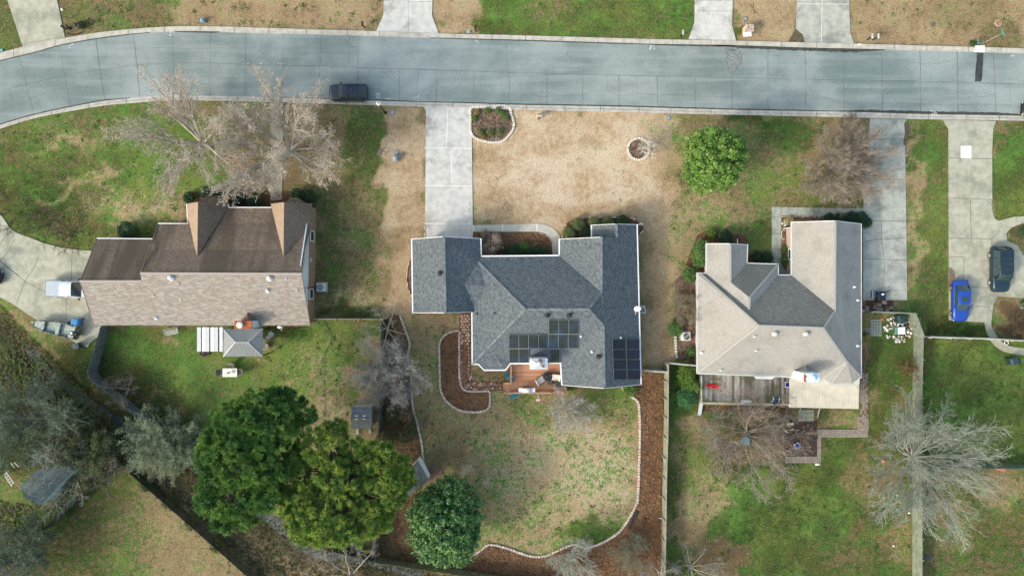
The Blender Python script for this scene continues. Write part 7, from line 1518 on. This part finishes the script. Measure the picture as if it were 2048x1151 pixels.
def lounge(label, px, py, ang, col, z=0, L=1.35, w=.6):
    e_ = empty('lounge_chair', (0,0,0), label, 'lounge chair', GD)
    b = MB(); M = Matrix.Rotation(-.08, 3, 'Y'); b.box((.18,0,.40), (L*.58,w,.05), 0, 0, M); b.build('seat', col, e_)
    b = MB(); M = Matrix.Rotation(.75, 3, 'Y'); b.box((-L*.32,0,.62), (L*.48,w,.05), 0, 0, M); b.build('backrest', plain('teal_dark', (.02,.10,.14), .6), e_)
    for s in (-1, 1):
        b = MB(); b.tube([(L*.45,s*w*.5,.02),(L*.2,s*w*.5,.42),(-L*.2,s*w*.5,.42),(-L*.38,s*w*.5,.02)], .022, 6); b.build('side_frame', M_galv, e_)
    e_.location = P(px, py, 0)+Vector((0,0,z)); e_.rotation_euler = (0,0,math.radians(ang)); return e_
lounge('teal lounge chair at the top left corner of the cedar deck', 1019, 752, -55, TL, zd); lounge('blue and teal lounge chair on the lawn below the cedar deck', 1029, 789, 205, TL, 0)
chair('cream cushioned chair left of the round black fire table', 1081, 757, 30, CUS, .72, M_dark, zd, GD, .3, 'patio_chair'); chair('cream cushioned chair right of the round black fire table', 1109, 752, 175, CUS, .70, M_dark, zd, GD, .3, 'patio_chair')
e_ = empty('fire_table', P(1094,750), 'round black fire table between the cream cushioned chairs', 'fire table'); p = P(1094,750)
b = MB(); b.lathe((p.x,p.y,zd), [(.36,0),(.4,.3),(.52,.45),(.53,.5),(.3,.5),(.26,.44)], 20); b.build('bowl', M_dark, e_, True); b = MB(); b.lathe((p.x,p.y,zd+.45), [(.27,0),(.27,.05),(.1,.09)], 14); b.build('lid', M_black, e_, True)
b = MB(); p = P(1100,763,zd); b.bbox((p.x,p.y,zd+.22), (.62,.55,.42), -.1, 0, .05); tag(b.build('storage_ottoman', plain('charcoal_fabric', (.06,.062,.06), .9), None, False, p), 'square charcoal ottoman below the round black fire table', 'ottoman')
e_ = empty('storage_box', P(1117,764), 'black storage box against the white gutter edge of the cedar deck', 'storage box'); p = P(1117,764)
b = MB(); b.bbox((p.x,p.y,zd+.3), (.85,.6,.6), 0, 0, .03); b.build('box', M_black, e_); b = MB(); b.bbox((p.x,p.y,zd+.63), (.9,.65,.08), 0, 0, .03); b.build('lid', plain('dark_teal_lid', (.03,.05,.05), .5), e_)
e_ = empty('gas_grill', P(1053,776), 'white topped gas grill with side shelves at the deck railing', 'grill'); p = P(1053,776)
b = MB(); b.bbox((p.x,p.y,zd+.4), (.85,.5,.8), 0, 0, .02); b.build('cabinet', M_dark, e_)
b = MB(); b.tube([(p.x-.42,p.y,zd+.9),(p.x+.42,p.y,zd+.9)], .27, 14); b.build('hood', plain('grill_white', (.74,.74,.76), .35, .2), e_, True)
for s in (-1, 1):
    b = MB(); b.bbox((p.x+s*.68,p.y-.02,zd+.85), (.5,.5,.04), 0, 0, .01); b.build('side_shelf', plain('shelf_white', (.72,.72,.74), .4), e_)
b = MB(); b.tube([(p.x-.3,p.y-.27,zd+.98),(p.x+.3,p.y-.27,zd+.98)], .02, 6); b.build('handle', M_galv, e_)
# striped flag on an angled pole
e_ = empty('flag', P(1076,784), 'small red white and blue striped flag hanging from a white pole below the deck', 'flag'); p = P(1075.5,781.5)
b = MB(); b.tube([p+Vector((0,0,1.1)), p+Vector((0,-.95,2.0))], .025, 6); b.build('pole', M_white, e_)
b = MB(); q = p+Vector((0,-.62,1.7)); n = 13
for i in range(n):
    xa = -.02+.035*math.sin(i*.9); h0 = .46/n
    b.add([(q.x-.28+.56*i/n+.03*math.sin(i),q.y+xa,q.z-.05),(q.x-.28+.56*(i+1)/n+.03*math.sin(i+1),q.y-.02+.035*math.sin((i+1)*.9),q.z-.05),(q.x-.25+.5*(i+1)/n,q.y-.34-.03*math.sin(i+1),q.z-.62),(q.x-.25+.5*i/n,q.y-.34-.03*math.sin(i),q.z-.62)], [(0,1,2,3)], i % 2)
b.add([(q.x-.29,q.y+.012,q.z-.04),(q.x-.02,q.y+.03,q.z-.04),(q.x-.02,q.y-.13,q.z-.32),(q.x-.28,q.y-.14,q.z-.32)], [(0,1,2,3)], 2)
b.build('cloth', [plain('flag_red', (.45,.06,.08), .8), plain('flag_white', (.72,.70,.74), .8), plain('flag_blue', (.06,.08,.25), .8)], e_)
b = MB(); a = P(939,760,.04); c = P(943,751,.04); b.tube([a, c], .045, 6); tag(b.build('downspout_splash', M_white, None, False, a), 'white pipe lying at the corner of the stone dotted path', 'pipe', 'loose pipes')
# black drain pipe in mulch
b = MB(); q = cr([(1263,1048),(1270,1036),(1274,1022),(1267,1030),(1262,1044),(1258,1058)], 6); b.tube(PX(q, .06), .09, 8); tag(b.build('drain_hose', M_dark, None, True, P(1266,1040)), 'black corrugated drain hose curled in the mulch at the lower right', 'hose', 'garden hoses')
# --- right deck
M_gdeck = planks('grey_weathered_deck', (.11,.105,.095), (.38,.37,.33), .28, math.pi/2, stain=(.11,.115,.04), ssc=.5, lo=.5, hi=.66)
dk = empty('weathered_deck', P(1485,780), 'weathered grey plank deck behind the light grey house', 'deck'); zd = .6
b = MB(); b.prism(PX([(1396,745),(1580,752),(1580,803),(1396,800)]), .3, zd); b.build('floor', M_gdeck, dk)
for (a, c) in (((1396,801.5),(1580,805)),((1395.5,748),(1395.5,801))):
    b = MB(); A_, C_ = P(*a), P(*c); d = C_-A_; L = d.length; d.normalize(); ang = math.atan2(d.y, d.x); q = (A_+C_)/2
    b.box((q.x,q.y,zd+.9), (L,.16,.05), ang); b.box((q.x,q.y,zd+.12), (L,.06,.08), ang)
    for i in range(int(L/.18)+1): v = A_+d*(i*.18); b.box((v.x,v.y,zd+.5), (.04,.04,.8), ang)
    b.build('railing', wood('mossy_rail', (.30,.29,.22), (.42,.40,.32), (.2,.21,.12)), dk)
b = MB(); q = [P(1396.5,803), P(1403.5,803), P(1402,830), P(1395,829)]; b.add([Vector((v.x,v.y,z)) for v, z in zip(q, (.6,.6,.08,.08))]+[Vector((v.x,v.y,z-.08)) for v, z in zip(q, (.6,.6,.08,.08))], [(0,1,2,3),(0,1,5,4),(1,2,6,5),(2,3,7,6),(3,0,4,7)]); b.build('ramp', plain('pale_green_ramp', (.44,.52,.50), .7), dk)
e_ = empty('garden_hose', P(1423,770), 'bright red coiled hose with a trailing loop on the weathered deck', 'hose', 'garden hoses'); p = P(1423,770,zd); MR = plain('hose_red', (.62,.03,.025), .45)
b = MB()
for k in range(7):
    t = np.linspace(0, 2*math.pi, 22); ox = -.25+.09*k; b.tube([(p.x+ox+.42*math.cos(u)+.02*k, p.y+.18*math.sin(u)+random.uniform(-.02,.02)-.012*k*k*.3, zd+.05+.03*k+.04*math.cos(2*u)) for u in t], .035, 6)
b.build('coil', MR, e_, True)
b = MB(); q = cr([(1428,772),(1436,779),(1444,778),(1446,768),(1440,758),(1430,755),(1420,758)], 6); b.tube([P(x, y)+Vector((0,0,zd+.03)) for x, y in q], .022, 6); b.build('loose_end', plain('hose_rust', (.30,.06,.04), .6), e_, True)
def btable(label, px, py, s_, ang, z):
    e_ = empty('side_table', P(px, py)+Vector((0,0,z)), label, 'side table', 'blue topped side tables'); p = P(px, py); A = math.radians(ang)
    b = MB(); b.bbox((p.x,p.y,z+.43), (s_,s_,.05), A, 0, .01); b.build('frame', plain('pale_frame', (.62,.66,.72), .5), e_)
    b = MB(); b.box((p.x,p.y,z+.458), (s_*.74,s_*.74,.01), A); b.build('top', plain('navy_top', (.015,.03,.22), .3), e_)
    for sx in (-1, 1):
        for sy in (-1, 1):
            b = MB(); x, y = sx*s_*.42, sy*s_*.42; q = (p.x+x*math.cos(A)-y*math.sin(A), p.y+x*math.sin(A)+y*math.cos(A)); b.box((*q,z+.2), (.04,.04,.4), A); b.build('leg', M_galv, e_)
btable('navy topped side table at the right end of the weathered deck', 1568, 766, .62, 0, zd); btable('navy topped side table standing tilted on the dark tile patio', 1591, 889, .62, 25, .03)
chair('dark blue chair with white frame at the weathered deck railing', 1544, 796, 80, plain('navy_sling', (.015,.07,.12), .5), .62, M_white, zd, 'loose garden chairs')
e_ = empty('folding_table', P(1486,800), 'pale folded table lying at the weathered deck railing', 'table'); p = P(1486,799.5)
b = MB(); b.bbox((p.x-.28,p.y,zd+.45), (.58,.34,.05), -.05, 0, .01); b.build('table_top', plain('pale_blue_top', (.66,.72,.74), .5), e_); b = MB(); b.bbox((p.x+.3,p.y+.03,zd+.47), (.55,.30,.05), -.05, 0, .01); b.build('folded_leaf', plain('pale_blue_top2', (.62,.69,.71), .5), e_)
for sx in (-.5,.5):
    b = MB(); b.tube([(p.x+sx,p.y-.12,zd),(p.x+sx,p.y+.12,zd+.43)], .02, 6); b.build('leg', M_galv, e_)
pot('reddish pot beside the pale folded table on the deck', 1503.5, 795, .22, .4, plain('red_pot', (.12,.04,.03), .7), zd)
b = MB(); q = [P(1508,752.5,2.2), P(1549,753.5,2.2), P(1545,757.5,2.1), P(1513,757,2.1)]; b.add(q+[v-Vector((0,0,.08)) for v in q], [(0,1,2,3),(0,1,5,4),(1,2,6,5),(2,3,7,6),(3,0,4,7),(7,6,5,4)]); tag(b.build('door_awning', M_white, None, False, q[0]), 'small white door awning under the back eave above the weathered deck', 'awning')
# things round the dark tile patio
e_ = empty('glass_table', P(1487,879), 'round glass garden table half hidden by the crape myrtle', 'table'); p = P(1487,879); b = MB(); b.lathe((p.x,p.y,.7), [(.50,0),(.52,.02),(.50,.04),(.05,.05)], 24); b.build('table_top', plain('sea_glass', (.22,.32,.31), .12, 0, .6), e_)
for a in range(4):
    b = MB(); t = a*math.pi/2+.4; b.tube([(p.x+.45*math.cos(t),p.y+.45*math.sin(t),0),(p.x+.3*math.cos(t),p.y+.3*math.sin(t),.69)], .025, 6); b.build('leg', M_galv, e_)
YB = plain('yellowish_block', (.58,.56,.36), .8)
for x, l_ in ((1574.5,'left yellowish stool at the top of the dark tile patio'),(1581.5,'right yellowish stool at the top of the dark tile patio')):
    e_ = empty('stool', P(x,846), l_, 'stool', 'yellowish stools'); p = P(x,846); b = MB(); b.bbox((p.x,p.y,.4), (.33,.3,.06), .2, 0, .02); b.build('seat', YB, e_)
    for sx, sy in ((-.1,-.1),(.1,-.1),(.1,.1),(-.1,.1)): b = MB(); b.box((p.x+sx,p.y+sy,.2), (.03,.03,.4)); b.build('leg', M_galv, e_)
e_ = empty('glass_lantern', P(1569,860), 'greenish glass lantern at the left edge of the dark tile patio', 'lantern'); p = P(1569,860); b = MB(); b.lathe(p, [(.14,0),(.16,.05),(.12,.4),(.1,.45)], 10); b.build('body', plain('green_glass', (.38,.48,.42), .2), e_, True); b = MB(); b.lathe(p+Vector((0,0,.45)), [(.17,0),(.08,.12),(.02,.16)], 10); b.build('lid', M_galv, e_, True)
b = MB(); p = P(1634,927); b.ell(p+Vector((0,0,.1)), (.3,.16,.14), 10, 6, 0, .12); tag(b.build('white_rock', rough_mat('white_stone', (.62,.60,.55), (.74,.72,.68), 5, 15, .9, .2), None, True, p), 'white rock at the lower corner of the tile path', 'rock')
# --- driveway corner: hoop, grill, rubble
e_ = empty('basketball_hoop', P(1749,588), 'portable basketball hoop with a blue base on the pale grey driveway', 'basketball hoop'); p = P(1748,588)
b = MB(); b.bbox((p.x-.05,p.y,.2), (.72,.78,.36), 0, 0, .08); b.build('base', plain('blue_grey_base', (.07,.15,.22), .4), e_)
for s in (-1, 1):
    b = MB(); b.tube([(p.x-.34*s,p.y-.42,.39),(p.x-.34*s,p.y+.42,.39)], .035, 6); b.build('base_edge', M_white, e_)
b = MB(); b.tube([(p.x,p.y,.3),(p.x+.1,p.y+.2,2.2),(p.x+.1,p.y+.4,2.9)], .05, 8); b.build('pole', M_black, e_)
b = MB(); b.box((p.x+.1,p.y+.45,3.0), (1.6,.05,1.0)); b.build('backboard', plain('dark_backboard', (.10,.11,.12), .4), e_)
b = MB(); b.tube([(p.x+.1+.24*math.cos(t),p.y+.74+.24*math.sin(t),2.75) for t in np.linspace(0, 2*math.pi, 21)], .022, 6); b.build('rim', M_white, e_)
e_ = empty('charcoal_grill', P(1757,590), 'black barbecue cart with a pale round gauge on the pale grey driveway', 'grill'); p = P(1756,590)
b = MB(); b.bbox((p.x,p.y-.08,.45), (.85,1.05,.9), 0, 0, .05); b.build('cart', plain('navy_black', (.012,.018,.03), .5), e_); b = MB(); b.lathe((p.x+.05,p.y+.15,.9), [(.16,0),(.16,.04),(.05,.06)], 16); b.build('gauge', plain('pale_gauge', (.70,.70,.78), .4), e_)
for sx, sy in ((-.38,-.5),(.38,-.5),(.38,.4),(-.38,.4)):
    b = MB(); b.lathe((p.x+sx,p.y+sy,.08), [(.02,-.03),(.08,-.03),(.08,.03),(.02,.03)], 10, 0, Matrix.Rotation(math.pi/2, 3, 'X')); b.build('wheel', M_black, e_)
b = MB()
for _ in range(95):
    a = random.uniform(0, 6.28); r = random.uniform(.55, 1.75); p = P(1797,655)+Vector((r*math.cos(a)*.95, r*math.sin(a)*.9-.1, 0)); s_ = random.uniform(.07, .19); b.ell(p+Vector((0,0,s_*.4)), (s_*random.uniform(.8,1.3), s_, s_*.7), 7, 4, random.randrange(3), .2)
tag(b.build('rubble_heap', [rough_mat('rubble_a', (.42,.38,.30), (.55,.50,.42), 5, 15, .9, .2), rough_mat('rubble_b', (.30,.27,.22), (.40,.36,.30), 5, 15, .9, .2), rough_mat('rubble_c', (.60,.56,.50), (.70,.66,.60), 5, 15, .9, .2)], None, True, P(1797,655)), 'ring of pale rubble stones round the white pump box', 'rubble heap')
e_ = empty('pump_box', P(1797,660), 'white topped pump box among rubble stones near the slanting fence', 'pump box'); p = P(1796,660)
b = MB(); b.bbox((p.x,p.y,.35), (.8,.8,.7), .05, 0, .05); b.build('box', plain('teal_box', (.12,.28,.27), .6), e_); b = MB(); b.bbox((p.x,p.y,.75), (.78,.82,.1), .05, 0, .03); b.build('lid', plain('white_lid', (.80,.80,.84), .5), e_)
b = MB(); b.tube([(p.x-.25,p.y+.5,.3),(p.x-.2,p.y+.75,.5),(p.x+.25,p.y+.75,.5),(p.x+.35,p.y+.45,.3)], .09, 8); b.build('pipe', plain('pale_pipe', (.62,.68,.66), .5), e_)
b = MB(); b.tube([P(1809+5.5*math.cos(t), 645+6*math.sin(t), .15) for t in np.linspace(0, 6.28, 18)], .05, 6); tag(b.build('garden_hose', M_black, None, True, P(1809,645)), 'black hose coil behind the rubble stones', 'hose', 'garden hoses')
b = MB(); q = [P(1820,630,.5), P(1823.5,629,.5), P(1838,673,.5), P(1835,674,.5)]; b.add([Vector((v.x,v.y,z)) for v, z in zip(q, (1.0,1.15,1.15,1.0))]+[Vector((v.x,v.y,z)) for v, z in zip(q, (.9,1.05,1.05,.9))], [(0,1,2,3),(7,6,5,4),(0,1,5,4),(1,2,6,5),(2,3,7,6),(3,0,4,7)]); tag(b.build('white_plank', M_white, None, False, q[0]), 'long white plank leaning on the slanting fence', 'plank', 'white planks')
b = MB(); b.box(P(1762,639)+Vector((0,0,.05)), (.35,.35,.12), .5); tag(b.build('orange_block', plain('orange_brick', (.45,.20,.10), .8), None, False, P(1762,639)), 'orange brick beside the grey slab path', 'brick')
pot('yellowish planter against the wall at the end of the grey slabs', 1733, 673, .3, .35, plain('yellow_pot', (.35,.28,.08), .7), 0, 'plant pots', L_lime)
pot('dark small pot between grey slabs and the red wall path', 1729, 667, .2, .3, POTB)
b = MB(); p = P(2012,685); b.tube([(p.x+.22*math.cos(t),p.y+.22*math.sin(t),.08) for t in np.linspace(0, 6.28, 18)], .045, 6); tag(b.build('white_ring', M_white, None, True, p), 'small white ring lying beside the far right curved walk', 'ring')
b = MB(); p = P(1569,447); 
for k in range(9): b.ell(P(1568+random.uniform(-4,6), 440+k*1.4)+Vector((0,0,.08)), (.14,.12,.1), 7, 4, 0, .2)
tag(b.build('white_stones', rough_mat('white_stone2', (.6,.58,.53), (.74,.72,.66), 5, 15, .9, .2), None, True, p), 'white stones at the corner of the L shaped front walk', 'stones')
b = MB(); b.tube([P(1567+4.5*math.cos(t), 469+9*math.sin(t), .4) for t in np.linspace(.9, 5.4, 14)], .04, 6); tag(b.build('garden_arch', plain('pale_arch', (.55,.55,.5), .6), None, True, P(1567,469)), 'pale curved garden hoop against the brick wing wall', 'hoop')
for x, y, l_ in ((1793,989,'white ball in the leaf litter left of the fence tree'),(1817,1024,'white ball beside the lower grey green fence'),(1786,1090,'white ball on the dry ground near the bottom'),(1814,846,'white ball close to the fence above its tree')):
    b = MB(); b.ell(P(x, y)+Vector((0,0,.11)), (.11,.11,.11), 10, 6); tag(b.build('white_ball', M_white, None, True, P(x, y)), l_, 'ball', 'white balls in the grass')
for x, y, r, l_ in ((1765,920,.33,'red brick block at the left rim of the fence tree'),(1812,896,.3,'reddish brick near the trunk of the fence tree'),(1986,931,.36,'reddish block on the dark green fence between far right yards')):
    b = MB(); p = P(x, y); b.bbox((p.x,p.y,.15), (r,r,.3 if x < 1900 else 3.3), .2, 0, .03); tag(b.build('brick_block', plain('salmon_brick', (.38,.17,.12), .8), None, False, p), l_, 'block', 'brick blocks')
b = MB(); b.tube([P(1317,1035,.05), P(1329,1037,.06)], .05, 6); tag(b.build('white_stake', M_white, None, False, P(1323,1036)), 'white stake lying at the foot of the tall straight fence', 'stake')
# ================================================================== CAMERA AND LIGHT
cam = bpy.data.cameras.new('camera'); co_ = bpy.data.objects.new('camera', cam); C.objects.link(co_)
co_.location = (0, 0, H); co_.rotation_euler = (0, 0, 0); cam.sensor_width = 36; cam.lens = 24; cam.clip_end = 3000; cam.clip_start = .5
cam.shift_y = -.5/2048*0
bpy.context.scene.camera = co_
sd = Vector((-1.35, -.80, 1.0)).normalized()
elev = math.asin(sd.z); az = math.atan2(sd.x, sd.y)
sun = bpy.data.lights.new('sun', 'SUN'); so = bpy.data.objects.new('sun', sun); C.objects.link(so)
sun.energy = 1.1; sun.angle = math.radians(4.5); sun.color = (1.0, .98, .93); so.location = (-60, -40, 60)
so.rotation_euler = (-sd).to_track_quat('-Z', 'Y').to_euler()
w = bpy.data.worlds.new('World'); bpy.context.scene.world = w; w.use_nodes = True
nt = w.node_tree; bg = nt.nodes['Background']; sk = nt.nodes.new('ShaderNodeTexSky'); sk.sky_type = 'NISHITA'
sk.sun_disc = False; sk.sun_elevation = elev; sk.sun_rotation = az; sk.air_density = 1.7; sk.dust_density = 4.0
nt.links.new(sk.outputs[0], bg.inputs[0]); bg.inputs[1].default_value = .15
vs_ = bpy.context.scene.view_settings; vs_.view_transform = 'Standard'; vs_.look = 'None'; vs_.gamma = 1; vs_.exposure = .94
